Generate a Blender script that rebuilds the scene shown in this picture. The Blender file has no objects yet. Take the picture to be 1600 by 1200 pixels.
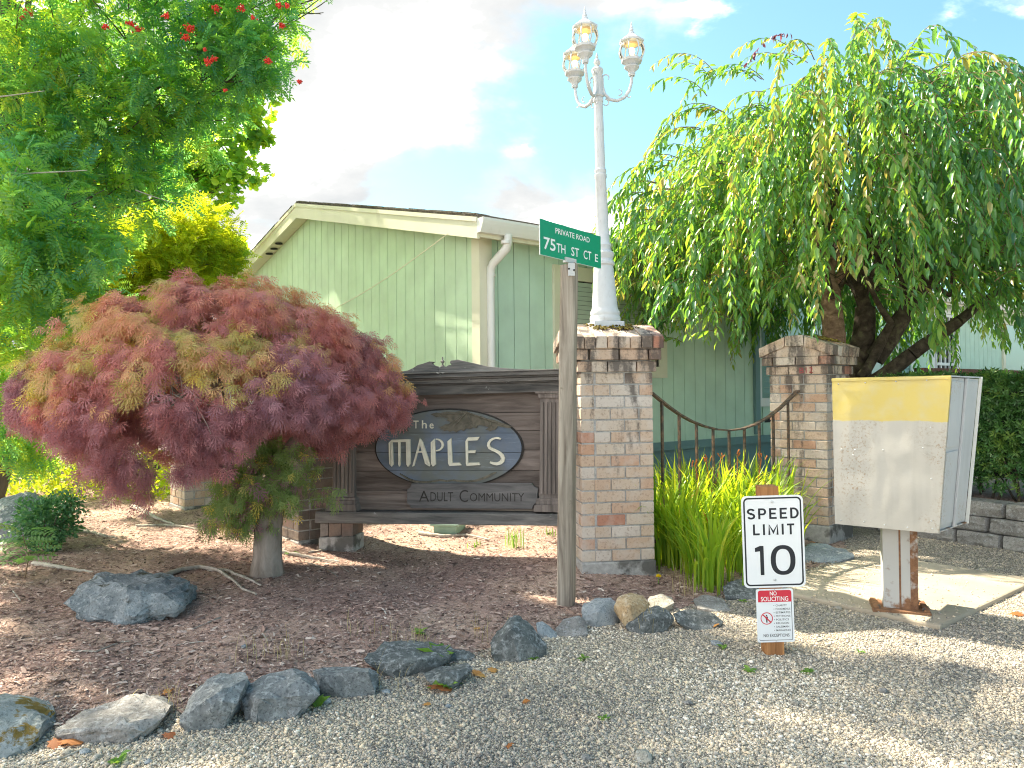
import bpy, bmesh, math, random
import numpy as np
from mathutils import Vector, Matrix, noise
random.seed(11)
rng = np.random.default_rng(11)
PI = math.pi
R_ = math.radians
sc = bpy.context.scene
col = sc.collection

# ------------------------------------------------------------------ camera
F = 1200.0                       # focal length in photo pixels (1600 x 1200)
CAM = Vector((0, 0, 1.29))
PITCH = math.atan(15 / F)
ROLL = 0.010
RM = Matrix.Rotation(PI / 2 + PITCH, 3, 'X') @ Matrix.Rotation(-ROLL, 3, 'Z')
cd = bpy.data.cameras.new('camera')
cam = bpy.data.objects.new('camera', cd)
col.objects.link(cam)
cam.matrix_world = Matrix.Translation(CAM) @ RM.to_4x4()
cd.sensor_width = 36
cd.lens = 36 * F / 1600
cd.clip_start = 0.05
cd.clip_end = 2000
sc.camera = cam

# ------------------------------------------------------------------ light
SUN_DIR = Vector((-0.76, 0.65, 1.09)).normalized()     # towards the sun
SUN_EL = math.asin(SUN_DIR.z)
sd = bpy.data.lights.new('sun', 'SUN')
sd.energy = 2.1
sd.angle = R_(0.9)
sd.color = (1.0, 0.88, 0.68)
sun = bpy.data.objects.new('sun', sd)
col.objects.link(sun)
sun.rotation_euler = SUN_DIR.to_track_quat('Z', 'Y').to_euler()

world = bpy.data.worlds.new('World')
sc.world = world
world.use_nodes = True
wt = world.node_tree
wt.nodes.clear()


class NT:
    """small wrapper for building node trees"""
    def __init__(self, tree):
        self.t = tree

    def n(self, typ, ins=None, **props):
        nd = self.t.nodes.new(typ)
        for k, v in props.items():
            setattr(nd, k, v)
        for k, v in (ins or {}).items():
            s = nd.inputs[k]
            if isinstance(v, bpy.types.NodeSocket):
                self.t.links.new(v, s)
            else:
                if isinstance(v, tuple) and len(v) == 3 and s.type == 'RGBA':
                    v = (*v, 1)
                s.default_value = v
        return nd

    def math(self, op, a, b=0.0, c=None, clamp=False):
        ins = {0: a, 1: b}
        if c is not None:
            ins[2] = c
        nd = self.n('ShaderNodeMath', ins, operation=op)
        nd.use_clamp = clamp
        return nd.outputs[0]

    def ramp(self, fac, stops, interp='LINEAR'):
        nd = self.n('ShaderNodeValToRGB', {0: fac})
        cr = nd.color_ramp
        cr.interpolation = interp
        while len(cr.elements) < len(stops):
            cr.elements.new(0.5)
        for e, (p, c) in zip(cr.elements, stops):
            e.position = p
            if not isinstance(c, tuple):
                c = (c, c, c)
            e.color = (*c, 1) if len(c) == 3 else c
        return nd.outputs[0]

    def mix(self, fac, a, b, blend='MIX'):
        nd = self.n('ShaderNodeMix', data_type='RGBA', blend_type=blend)
        for i, v in ((0, fac), (6, a), (7, b)):
            s = nd.inputs[i]
            if isinstance(v, bpy.types.NodeSocket):
                self.t.links.new(v, s)
            else:
                if isinstance(v, tuple) and len(v) == 3:
                    v = (*v, 1)
                s.default_value = v
        return nd.outputs[2]

    def noise(self, vec, scale, detail=4.0, rough=0.55, dist=0.0):
        ins = {'Scale': scale, 'Detail': detail, 'Roughness': rough, 'Distortion': dist}
        if vec is not None:
            ins['Vector'] = vec
        return self.n('ShaderNodeTexNoise', ins).outputs[0]

    def obj(self, scale=(1, 1, 1), rot=(0, 0, 0)):
        tc = self.n('ShaderNodeTexCoord')
        return self.n('ShaderNodeMapping', {'Vector': tc.outputs['Object'], 'Scale': scale, 'Rotation': rot}).outputs[0]


w = NT(wt)
sky = w.n('ShaderNodeTexSky', sky_type='NISHITA', sun_disc=False)
sky.sun_elevation = SUN_EL
sky.sun_rotation = math.atan2(SUN_DIR.x, SUN_DIR.y)
sky.air_density = 1.0
sky.dust_density = 1.0
sky.ozone_density = 2.5
tc = w.n('ShaderNodeTexCoord')
sep = w.n('ShaderNodeSeparateXYZ', {0: tc.outputs['Generated']})
zz = w.math('ADD', w.math('MAXIMUM', sep.outputs[2], 0.0), 0.22)
cx = w.math('DIVIDE', sep.outputs[0], zz)
cy = w.math('DIVIDE', sep.outputs[1], zz)
cv = w.n('ShaderNodeCombineXYZ', {0: cx, 1: cy, 2: 3.7}).outputs[0]
n1 = w.noise(cv, 1.25, 9.0, 0.55, 0.25)
n2 = w.noise(cv, 0.6, 3.0, 0.5)
# more cloud low and to the left of the view, clearer sky high on the right
bias = w.math('MULTIPLY_ADD', sep.outputs[0], -0.36, 0.12)
bias2 = w.math('MULTIPLY', sep.outputs[2], -0.50)
cover = w.math('ADD', w.math('ADD', n1, w.math('MULTIPLY', n2, 0.35)), w.math('ADD', bias, bias2))
mask = w.ramp(cover, [(0.50, 0.0), (0.62, 1.0)], 'EASE')
ccol = w.ramp(w.noise(cv, 2.1, 7.0, 0.6), [(0.34, (0.056, 0.058, 0.060)), (0.46, (0.066, 0.067, 0.068)), (0.54, (0.11, 0.11, 0.11)), (0.64, (1.0, 1.0, 1.0))])
skyc = w.mix(1.0, sky.outputs[0], (0.22, 0.275, 0.225), 'MULTIPLY')
cloud = w.mix(1.0, ccol, (12.5, 12.4, 12.1), 'MULTIPLY')
final = w.mix(mask, skyc, cloud)
bg = w.n('ShaderNodeBackground', {'Color': final, 'Strength': 0.15})
wo = w.n('ShaderNodeOutputWorld', {0: bg.outputs[0]})
world.cycles.sampling_method = 'MANUAL'
world.cycles.sample_map_resolution = 1024

sc.view_settings.view_transform = 'Standard'
sc.view_settings.look = 'None'
sc.view_settings.gamma = 1
sc.view_settings.exposure = 2.97
sc.cycles.use_denoising = True
sc.cycles.denoising_prefilter = 'NONE'
sc.cycles.filter_width = 1.1
sc.cycles.max_bounces = 7
sc.cycles.diffuse_bounces = 3
sc.cycles.glossy_bounces = 2
sc.cycles.transmission_bounces = 3
sc.cycles.transparent_max_bounces = 12
sc.cycles.sample_clamp_indirect = 6
sc.cycles.use_light_tree = True


# ------------------------------------------------------------------ pixel helpers
def ray(px, py):
    return RM @ Vector(((px - 800) / F, (600 - py) / F, -1))


def P(px, py, Y):
    """world point seen at photo pixel (px,py) at depth Y"""
    d = ray(px, py)
    return CAM + d * (Y / d.y)


def smooth(t):
    t = np.clip(t, 0, 1)
    return t * t * (3 - 2 * t)


def gz(px, py, z=0.0):
    d = ray(px, py)
    return CAM + d * ((z - CAM.z) / d.z)


# outline of the mulch bed (front edge traced along the row of rocks)
_front = [(-420, 1150), (-60, 1140), (60, 1140), (140, 1130), (260, 1112), (330, 1105), (450, 1085), (560, 1068),
          (650, 1042), (720, 1032), (770, 1018), (860, 990), (930, 962), (1000, 952), (1060, 950), (1110, 938), (1180, 915), (1250, 892), (1320, 872)]
BED = [(gz(*p).x, gz(*p).y) for p in _front] + [(2.75, 6.4), (3.0, 7.4), (6.0, 9.5), (9, 15), (-30, 40), (-30, 8), (-6, 2.6)]
BEDN = np.array(BED)


def bed_sd(x, y):
    """signed distance to the bed outline (positive inside)"""
    x = np.asarray(x, float); y = np.asarray(y, float)
    d = np.full(x.shape, 1e9)
    inside = np.zeros(x.shape, bool)
    n = len(BEDN)
    for i in range(n):
        ax, ay = BEDN[i]; bx, by = BEDN[(i + 1) % n]
        ex, ey = bx - ax, by - ay
        t = np.clip(((x - ax) * ex + (y - ay) * ey) / (ex * ex + ey * ey + 1e-12), 0, 1)
        d = np.minimum(d, np.hypot(x - ax - t * ex, y - ay - t * ey))
        c = ((ay > y) != (by > y)) & (x < (bx - ax) * (y - ay) / (by - ay + 1e-15) + ax)
        inside ^= c
    return np.where(inside, d, -d)


def wob(x, y):
    return 0.012 * np.sin(3.1 * x + 1.3 * y) + 0.010 * np.sin(-2.2 * x + 4.7 * y + 1) + 0.006 * np.sin(9 * x + 2 * y) + 0.005 * np.sin(3 * x - 11 * y)


def bed_h(x, y):
    s = bed_sd(x, y) + 0.05 * np.sin(7 * np.asarray(x) + 3 * np.asarray(y)) * 0.6
    h = 0.085 * smooth(s / 0.9) + 0.03 * smooth((s - 0.8) / 2.0)
    return np.where(s > 0, h + wob(x, y) * smooth(s / 0.4) + 0.006, -0.03 + np.clip(s, -0.1, 0) * 0.4)


def ground_h(x, y):
    return max(0.0, float(bed_h(np.array([x]), np.array([y]))[0]))


def G(px, py, lift=0.0):
    z = 0.0
    for _ in range(6):
        p = gz(px, py, z + lift)
        z = ground_h(p.x, p.y)
    return p


# ------------------------------------------------------------------ mesh helpers
class MB:
    def __init__(self):
        self.v = []; self.f = []; self.r = []; self.m = []
        self.cur = 0; self.rnd = 0.5

    def add(self, verts, faces, rnd=None):
        o = len(self.v)
        self.v.extend(tuple(p) for p in verts)
        for f in faces:
            self.f.append(tuple(i + o for i in f)); self.m.append(self.cur)
        self.r.extend([self.rnd if rnd is None else rnd] * len(verts))

    def box(self, c, size, ax=None, rnd=None):
        """box centre c, full size; ax = 3 axis vectors"""
        c = Vector(c)
        ax = ax or (Vector((1, 0, 0)), Vector((0, 1, 0)), Vector((0, 0, 1)))
        h = [a * (s / 2) for a, s in zip(ax, size)]
        vs = [c + h[0] * i + h[1] * j + h[2] * k for k in (-1, 1) for j in (-1, 1) for i in (-1, 1)]
        self.add(vs, [(0, 2, 3, 1), (4, 5, 7, 6), (0, 1, 5, 4), (2, 6, 7, 3), (0, 4, 6, 2), (1, 3, 7, 5)], rnd)

    def prism(self, pts, off, rnd=None):
        """polygon of 3-D points extruded by vector off"""
        off = Vector(off); n = len(pts)
        a = [Vector(p) for p in pts]
        vs = a + [p + off for p in a]
        nrm = sum(((a[i] - a[0]).cross(a[i + 1] - a[0]) for i in range(1, n - 1)), Vector())
        idx = list(range(n))
        if nrm.dot(off) > 0:
            idx.reverse()
        fs = [tuple(idx), tuple(i + n for i in reversed(idx))]
        for k in range(n):
            i, j = idx[k], idx[(k + 1) % n]
            fs.append((j, i, i + n, j + n))
        self.add(vs, fs, rnd)

    def tube(self, pts, rad, sides=8, caps=True, rnd=None, squash=1.0):
        pts = [Vector(p) for p in pts]
        if not hasattr(rad, '__len__'):
            rad = [rad] * len(pts)
        vs = []; fs = []
        up = None
        for i, p in enumerate(pts):
            t = (pts[min(i + 1, len(pts) - 1)] - pts[max(i - 1, 0)]).normalized()
            if up is None:
                up = t.orthogonal().normalized()
            else:
                up = (up - t * up.dot(t))
                up = up.normalized() if up.length > 1e-6 else t.orthogonal().normalized()
            b = t.cross(up)
            for k in range(sides):
                a = 2 * PI * k / sides
                vs.append(p + (up * math.cos(a) + b * math.sin(a) * squash) * rad[i])
        for i in range(len(pts) - 1):
            for k in range(sides):
                k2 = (k + 1) % sides
                fs.append((i * sides + k, i * sides + k2, (i + 1) * sides + k2, (i + 1) * sides + k))
        if caps:
            fs.append(tuple(range(sides - 1, -1, -1)))
            fs.append(tuple((len(pts) - 1) * sides + k for k in range(sides)))
        self.add(vs, fs, rnd)

    def lathe(self, prof, origin, seg=16, rnd=None, ax=Vector((0, 0, 1)), phase=0.0, poly=False):
        """prof: (r, z) list"""
        o = Vector(origin); ax = Vector(ax).normalized()
        u = Vector((1, 0, 0)) if abs(ax.z) > 0.9 else ax.orthogonal().normalized()
        v = ax.cross(u)
        vs = []; fs = []
        for r, z in prof:
            for k in range(seg):
                a = 2 * PI * k / seg + phase
                vs.append(o + ax * z + (u * math.cos(a) + v * math.sin(a)) * r)
        for i in range(len(prof) - 1):
            for k in range(seg):
                k2 = (k + 1) % seg
                fs.append((i * seg + k, i * seg + k2, (i + 1) * seg + k2, (i + 1) * seg + k))
        fs.append(tuple(range(seg - 1, -1, -1)))
        fs.append(tuple((len(prof) - 1) * seg + k for k in range(seg)))
        self.add(vs, fs, rnd)

    def build(self, name, mat, parent=None, smooth_deg=None, bevel=None):
        me = bpy.data.meshes.new(name)
        o0 = parent_loc(parent)
        vs = [(p[0] - o0[0], p[1] - o0[1], p[2] - o0[2]) for p in self.v]
        me.from_pydata(vs, [], self.f)
        for m in (mat if isinstance(mat, (list, tuple)) else [mat]):
            me.materials.append(m)
        if any(self.m):
            me.polygons.foreach_set('material_index', self.m)
        at = me.attributes.new('rnd', 'FLOAT', 'POINT')
        at.data.foreach_set('value', self.r)
        if smooth_deg is not None:
            me.polygons.foreach_set('use_smooth', [True] * len(me.polygons))
            me.set_sharp_from_angle(angle=R_(smooth_deg))
        ob = bpy.data.objects.new(name, me)
        col.objects.link(ob)
        if parent:
            ob.parent = parent
        if bevel:
            md = ob.modifiers.new('bevel', 'BEVEL'); md.width = bevel; md.segments = 2; md.limit_method = 'ANGLE'; md.angle_limit = R_(35)
        return ob


def parent_loc(p):
    l = Vector((0, 0, 0))
    while p is not None:
        l += p.location
        p = p.parent
    return l


def npmesh(name, V, Fc, mat, parent=None, rnd=None, smooth_all=False, loc=None):
    """fast mesh from numpy arrays; Fc is (m,k)"""
    me = bpy.data.meshes.new(name)
    o0 = np.array(parent_loc(parent))
    V = np.asarray(V, np.float32) - o0.astype(np.float32)
    Fc = np.asarray(Fc, np.int32)
    m, k = Fc.shape
    me.vertices.add(len(V)); me.vertices.foreach_set('co', V.ravel())
    me.loops.add(m * k); me.loops.foreach_set('vertex_index', Fc.ravel())
    me.polygons.add(m)
    me.polygons.foreach_set('loop_start', np.arange(0, m * k, k, dtype=np.int32))
    me.polygons.foreach_set('loop_total', np.full(m, k, dtype=np.int32))
    if smooth_all:
        me.polygons.foreach_set('use_smooth', np.ones(m, bool))
    if rnd is not None:
        at = me.attributes.new('rnd', 'FLOAT', 'POINT')
        at.data.foreach_set('value', np.asarray(rnd, np.float32))
    me.update(calc_edges=True)
    me.materials.append(mat)
    ob = bpy.data.objects.new(name, me)
    col.objects.link(ob)
    if parent:
        ob.parent = parent
    return ob


def frames(d, n):
    """rotation matrices with columns x=d, z~n"""
    d = d / (np.linalg.norm(d, axis=1, keepdims=True) + 1e-9)
    n = n - d * np.sum(n * d, axis=1, keepdims=True)
    n = n / (np.linalg.norm(n, axis=1, keepdims=True) + 1e-9)
    y = np.cross(n, d)
    return np.stack([d, y, n], axis=2)


def scatter(tv, tf, pos, rot, scale):
    """instance template (k,3) -> arrays"""
    tv = np.asarray(tv, float); tf = np.asarray(tf, int)
    scale = np.asarray(scale, float)
    if scale.ndim == 1:
        scale = scale[:, None]
    sv = tv[None] * scale[:, None, :]                       # (N,k,3)
    V = np.einsum('nij,nkj->nki', rot, sv) + pos[:, None, :]
    N, k, _ = V.shape
    Fc = tf[None] + (np.arange(N) * k)[:, None, None]
    return V.reshape(-1, 3), Fc.reshape(-1, tf.shape[1])


def runit(n):
    v = rng.normal(size=(n, 3))
    return v / np.linalg.norm(v, axis=1, keepdims=True)


def tag(o, label=None, cat=None, group=None, kind=None):
    if label: o['label'] = label
    if cat: o['category'] = cat
    if group: o['group'] = group
    if kind: o['kind'] = kind
    return o


def thing(name, loc, label, cat, group=None):
    o = bpy.data.objects.new(name, None)
    o.empty_display_size = 0.1
    col.objects.link(o)
    o.location = loc
    return tag(o, label, cat, group)


class Plane:
    """plane in the scene that photo outlines are laid on; n points to the viewer's side"""
    def __init__(self, o, n):
        self.o = Vector(o); self.n = Vector(n).normalized()

    def pt(self, px, py, off=0.0):
        d = ray(px, py)
        o = self.o
        t = (o - CAM).dot(self.n) / d.dot(self.n)
        return CAM + d * t + self.n * off


def text_mesh(s, bold=0.0, spacing=1.0):
    cu = bpy.data.curves.new('t', 'FONT')
    cu.body = s
    cu.size = 1.0
    cu.offset = bold
    cu.space_character = spacing
    cu.resolution_u = 3
    ob = bpy.data.objects.new('t', cu)
    col.objects.link(ob)
    dg = bpy.context.evaluated_depsgraph_get()
    me = bpy.data.meshes.new_from_object(ob.evaluated_get(dg))
    V = [v.co.copy() for v in me.vertices]
    Fs = [tuple(p.vertices) for p in me.polygons]
    bpy.data.objects.remove(ob); bpy.data.curves.remove(cu); bpy.data.meshes.remove(me)
    return V, Fs


def add_text(mb, s, quad, lift, bold=0.0, spacing=1.0):
    """fit text to the quad (bl, br, tr, tl world points); lift = offset vector"""
    V, Fs = text_mesh(s, bold, spacing)
    x0 = min(v.x for v in V); x1 = max(v.x for v in V); y0 = min(v.y for v in V); y1 = max(v.y for v in V)
    bl, br, tr, tl = [Vector(q) for q in quad]
    out = []
    for v in V:
        a = (v.x - x0) / (x1 - x0); b = (v.y - y0) / (y1 - y0)
        out.append(bl * (1 - a) * (1 - b) + br * a * (1 - b) + tr * a * b + tl * (1 - a) * b + Vector(lift))
    mb.add(out, Fs)


# ------------------------------------------------------------------ materials
def mat(name):
    m = bpy.data.materials.new(name)
    m.use_nodes = True
    m.node_tree.nodes.clear()
    return m, NT(m.node_tree)


def finish(m, t, colr, rough=0.7, bump=None, bstr=0.3, bdist=0.01, metal=0.0, spec=0.4, extra=None):
    p = t.n('ShaderNodeBsdfPrincipled', {'Base Color': colr, 'Roughness': rough, 'Metallic': metal, 'Specular IOR Level': spec})
    if bump is not None:
        b = t.n('ShaderNodeBump', {'Height': bump, 'Strength': bstr, 'Distance': bdist})
        t.t.links.new(b.outputs[0], p.inputs['Normal'])
    out = t.n('ShaderNodeOutputMaterial', {0: p.outputs[0]})
    return m


def attr(t):
    return t.n('ShaderNodeAttribute', attribute_name='rnd').outputs['Fac']


def m_leaf(name, stops, tstops=None, trans=0.5, rough=0.45, spec=0.35):
    m, t = mat(name)
    a = attr(t)
    c = t.ramp(a, stops)
    tcx = t.ramp(a, tstops or [(p, tuple(min(1, x * k) for x, k in zip(cc, (2.6, 2.4, 1.2)))) for p, cc in stops])
    p = t.n('ShaderNodeBsdfPrincipled', {'Base Color': c, 'Roughness': rough, 'Specular IOR Level': spec})
    tr = t.n('ShaderNodeBsdfTranslucent', {'Color': tcx})
    mx = t.n('ShaderNodeMixShader', {0: trans, 1: p.outputs[0], 2: tr.outputs[0]})
    t.n('ShaderNodeOutputMaterial', {0: mx.outputs[0]})
    return m


def m_paint(name, c, var=0.10, rough=0.55, dirt=None, scale=4.0, dirtamt=(0.58, 0.72), grain=None, bstr=0.15):
    m, t = mat(name)
    v = t.obj()
    n = t.noise(v, scale, 5)
    lo = tuple(x * (1 - var) for x in c); hi = tuple(min(1, x * (1 + var)) for x in c)
    cc = t.ramp(n, [(0.3, lo), (0.7, hi)])
    if dirt:
        n2 = t.noise(t.obj(scale=(1, 1, 0.35)), scale * 2.2, 8, 0.65)
        cc = t.mix(t.ramp(n2, [(dirtamt[0], 0.0), (dirtamt[1], 0.85)]), cc, dirt)
    gv = t.obj(scale=grain) if grain else v
    bmp = t.noise(gv, scale * 12, 4)
    return finish(m, t, cc, rough, bmp, bstr, 0.004)


def m_wood(name, dark, light, grain=(1, 1, 1), scale=8.0, rough=0.8, moss=None, mossamt=(0.6, 0.7), bstr=0.5, tint=True):
    m, t = mat(name)
    gv = t.obj(scale=grain)
    n = t.noise(gv, scale, 7, 0.65, 0.6)
    n2 = t.noise(t.obj(), 3.0, 4)
    cc = t.ramp(n, [(0.32, dark), (0.68, light)])
    cc = t.mix(t.ramp(n2, [(0.35, 0.0), (0.75, 0.45)]), cc, tuple(x * 0.55 for x in light))
    if tint:
        a = attr(t)
        cc = t.mix(1.0, cc, t.ramp(a, [(0, 0.7), (1, 1.25)]), 'MULTIPLY')
    if moss:
        n3 = t.noise(t.obj(), 14.0, 7, 0.7)
        cc = t.mix(t.ramp(n3, [(mossamt[0], 0.0), (mossamt[1], 1.0)]), cc, moss)
    return finish(m, t, cc, rough, n, bstr, 0.006, spec=0.25)


M = {}


def make_materials():
    # gravel
    m, t = mat('gravel'); v = t.obj()
    vor = t.n('ShaderNodeTexVoronoi', {'Vector': v, 'Scale': 105.0, 'Randomness': 1.0})
    vor2 = t.n('ShaderNodeTexVoronoi', {'Vector': v, 'Scale': 105.0, 'Randomness': 1.0}, feature='DISTANCE_TO_EDGE')
    s = t.n('ShaderNodeSeparateColor', {0: vor.outputs['Color']})
    cc = t.ramp(s.outputs[0], [(0.0, (0.178, 0.156, 0.137)), (0.25, (0.369, 0.332, 0.287)), (0.5, (0.492, 0.442, 0.374)), (0.75, (0.641, 0.560, 0.435)), (1.0, (0.846, 0.755, 0.647))])
    big = t.noise(v, 0.9, 5)
    cc = t.mix(t.ramp(big, [(0.4, 0.0), (0.7, 0.35)]), cc, (0.492, 0.404, 0.287))
    edge = t.ramp(vor2.outputs[0], [(0.0, 0.0), (0.28, 1.0)])
    cc = t.mix(1.0, cc, t.ramp(vor2.outputs[0], [(0.0, 0.35), (0.10, 1.0)]), 'MULTIPLY')
    M['gravel'] = finish(m, t, cc, 0.85, edge, 0.9, 0.008, spec=0.2)

    m, t = mat('pebble'); a = attr(t)
    cc = t.ramp(a, [(0.0, (0.156, 0.149, 0.141)), (0.2, (0.312, 0.291, 0.260)), (0.45, (0.468, 0.420, 0.360)), (0.7, (0.596, 0.519, 0.401)), (0.85, (0.712, 0.580, 0.413)), (1.0, (0.882, 0.804, 0.698))])
    M['pebble'] = finish(m, t, cc, 0.8, spec=0.25)

    # mulch soil sheet + chips
    m, t = mat('mulch_soil'); v = t.obj()
    n = t.noise(v, 45, 8, 0.7); n2 = t.noise(v, 1.6, 5); n3 = t.noise(v, 130, 4, 0.7)
    cc = t.ramp(n, [(0.30, (0.120, 0.081, 0.070)), (0.55, (0.446, 0.299, 0.255)), (0.72, (0.858, 0.638, 0.551))])
    cc = t.mix(t.ramp(n2, [(0.45, 0.0), (0.7, 0.5)]), cc, (0.826, 0.620, 0.471))
    cc = t.mix(t.ramp(n3, [(0.62, 0.0), (0.72, 0.8)]), cc, (0.900, 0.900, 0.868))
    M['soil'] = finish(m, t, cc, 0.95, n, 0.9, 0.02, spec=0.1)
    m, t = mat('mulch_chip'); a = attr(t)
    cc = t.ramp(a, [(0.0, (0.051, 0.034, 0.029)), (0.25, (0.175, 0.115, 0.099)), (0.5, (0.362, 0.260, 0.220)), (0.75, (0.542, 0.412, 0.356)), (0.92, (0.689, 0.565, 0.486)), (1.0, (0.791, 0.701, 0.621))])
    M['chip'] = finish(m, t, cc, 0.9, spec=0.15)

    # brick
    def brick(name, grime):
        m, t = mat(name); a = attr(t)
        cc = t.ramp(a, [(0.0, (0.22, 0.11, 0.085)), (0.2, (0.42, 0.20, 0.14)), (0.36, (0.50, 0.31, 0.215)), (0.6, (0.52, 0.385, 0.29)), (0.85, (0.54, 0.45, 0.365)), (1.0, (0.57, 0.51, 0.46))])
        v = t.obj()
        n = t.noise(v, 55, 6, 0.7); n2 = t.noise(v, 6, 5)
        cc = t.mix(t.ramp(n, [(0.52, 0.0), (0.72, 0.75)]), cc, (0.20, 0.12, 0.09))
        cc = t.mix(t.ramp(n2, [(0.48, 0.0), (0.70, 0.65)]), cc, (0.58, 0.54, 0.50))
        # weather stains that run down from the cap
        sz = t.n('ShaderNodeSeparateXYZ', {0: t.n('ShaderNodeTexCoord').outputs['Object']}).outputs[2]
        st = t.noise(t.obj(scale=(1, 1, 0.22)), 9, 6, 0.6)
        fine = t.noise(v, 60, 5, 0.7)
        stain = t.math('ADD', t.math('ADD', st, t.math('MULTIPLY', fine, 0.25)), t.ramp(t.math('DIVIDE', sz, 1.8), [(0.10, 0.0), (0.60, 0.05), (0.80, 0.19), (0.96, 0.13)]))
        cc = t.mix(t.ramp(stain, [(0.74, 0.0), (0.86, 0.82)]), cc, (0.07, 0.062, 0.06))
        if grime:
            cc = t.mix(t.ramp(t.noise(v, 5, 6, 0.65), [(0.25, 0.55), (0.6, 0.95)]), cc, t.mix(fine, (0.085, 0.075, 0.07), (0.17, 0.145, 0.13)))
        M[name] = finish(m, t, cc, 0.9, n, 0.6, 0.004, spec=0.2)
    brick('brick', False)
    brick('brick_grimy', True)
    m, t = mat('mortar'); v = t.obj()
    n = t.noise(v, 40, 6, 0.7)
    cc = t.ramp(n, [(0.3, (0.26, 0.26, 0.26)), (0.7, (0.50, 0.50, 0.49))])
    M['mortar'] = finish(m, t, cc, 0.95, n, 0.5, 0.004, spec=0.15)
    m, t = mat('footing'); v = t.obj()
    n = t.noise(v, 30, 7, 0.7); n2 = t.noise(v, 5, 5)
    cc = t.ramp(n, [(0.3, (0.28, 0.28, 0.27)), (0.7, (0.48, 0.47, 0.46))])
    cc = t.mix(t.ramp(n2, [(0.52, 0.0), (0.6, 0.85)]), cc, (0.09, 0.088, 0.08))
    M['footing'] = finish(m, t, cc, 0.95, n, 0.5, 0.006, spec=0.15)
    # concrete pad
    m, t = mat('concrete_pad'); v = t.obj()
    n = t.noise(v, 26, 7, 0.7); n2 = t.noise(v, 2.2, 5); n3 = t.noise(v, 70, 3, 0.6)
    cc = t.ramp(n2, [(0.3, (0.324, 0.282, 0.222)), (0.7, (0.480, 0.420, 0.330))])
    cc = t.mix(t.ramp(n, [(0.5, 0.0), (0.75, 0.6)]), cc, (0.360, 0.312, 0.252))
    cc = t.mix(t.ramp(n3, [(0.66, 0.0), (0.74, 0.8)]), cc, (0.168, 0.132, 0.102))
    M['pad'] = finish(m, t, cc, 0.9, n, 0.5, 0.004, spec=0.2)

    # weathered wood family
    M['grey_post'] = m_wood('grey_post', (0.12, 0.09, 0.068), (0.52, 0.46, 0.385), (1, 1, 0.06), 26, moss=(0.17, 0.15, 0.11), mossamt=(0.62, 0.74))
    M['sign_dark'] = m_wood('sign_dark', (0.061, 0.063, 0.065), (0.274, 0.265, 0.253), (0.10, 0.10, 1), 30, moss=(0.466, 0.491, 0.476), mossamt=(0.63, 0.72))
    M['plank'] = m_wood('plank', (0.086, 0.068, 0.060), (0.263, 0.222, 0.202), (0.08, 0.08, 1), 28, tint=True)
    M['column'] = m_wood('column', (0.121, 0.106, 0.098), (0.329, 0.286, 0.265), (1, 1, 0.05), 30, moss=(0.329, 0.336, 0.311), mossamt=(0.66, 0.76))
    M['plaque'] = m_wood('plaque', (0.093, 0.093, 0.096), (0.220, 0.213, 0.213), (0.12, 0.12, 1), 26)
    M['carve_dark'] = m_wood('carve_dark', (0.027, 0.025, 0.025), (0.066, 0.062, 0.058), (1, 1, 1), 20)
    M['relief'] = m_wood('relief', (0.075, 0.075, 0.06), (0.21, 0.19, 0.15), (1, 1, 1), 22)
    M['cedar'] = m_wood('cedar', (0.20, 0.085, 0.035), (0.55, 0.27, 0.11), (1, 1, 0.05), 30)
    M['deck'] = m_wood('deck', (0.05, 0.022, 0.016), (0.15, 0.065, 0.045), (1, 1, 0.1), 20)
    # blue oval with worn grey-green wash
    m, t = mat('oval_blue'); v = t.obj()
    n = t.noise(t.obj(scale=(0.35, 0.35, 1)), 6, 6, 0.6); n2 = t.noise(t.obj(scale=(0.12, 0.12, 1)), 40, 6, 0.7); n3 = t.noise(v, 2.6, 4)
    cc = t.ramp(n, [(0.3, (0.105, 0.14, 0.195)), (0.7, (0.20, 0.24, 0.31))])
    cc = t.mix(t.ramp(n3, [(0.40, 0.0), (0.54, 0.9)]), cc, (0.165, 0.18, 0.165))
    cc = t.mix(t.ramp(n2, [(0.58, 0.0), (0.75, 0.5)]), cc, (0.36, 0.42, 0.50))
    M['oval'] = finish(m, t, cc, 0.75, n2, 0.4, 0.004, spec=0.25)
    M['cream_letter'] = m_paint('cream_letter', (0.72, 0.70, 0.58), 0.1, 0.7, (0.45, 0.42, 0.33), 14)

    # house
    M['sage_gable'] = m_paint('sage_gable', (0.50, 0.67, 0.48), 0.09, 0.6, None, 3, grain=(1, 1, 0.07))
    M['sage_side'] = m_paint('sage_side', (0.48, 0.66, 0.54), 0.09, 0.6, None, 3, grain=(1, 1, 0.07))
    M['trim'] = m_paint('trim', (0.66, 0.66, 0.52), 0.05, 0.55, (0.42, 0.40, 0.30), 2.5, (0.60, 0.8))
    M['trim_white'] = m_paint('trim_white', (0.72, 0.74, 0.72), 0.04, 0.5, (0.48, 0.48, 0.44), 3, (0.62, 0.8))
    M['skirt'] = m_paint('skirt', (0.14, 0.25, 0.26), 0.08, 0.6, None, 3)
    M['shutter'] = m_paint('shutter', (0.20, 0.33, 0.29), 0.05, 0.5, None, 3)
    m, t = mat('shingle'); v = t.obj()
    n = t.noise(v, 30, 6, 0.7)
    M['shingle'] = finish(m, t, t.ramp(n, [(0.3, (0.06, 0.055, 0.05)), (0.7, (0.17, 0.15, 0.13))]), 0.95, n, 0.7, 0.01, spec=0.15)
    M['dark'] = m_paint('dark', (0.02, 0.022, 0.022), 0.1, 0.7)
    M['blind'] = m_paint('blind', (0.40, 0.50, 0.42), 0.04, 0.5)
    m, t = mat('window_glass')
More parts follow.
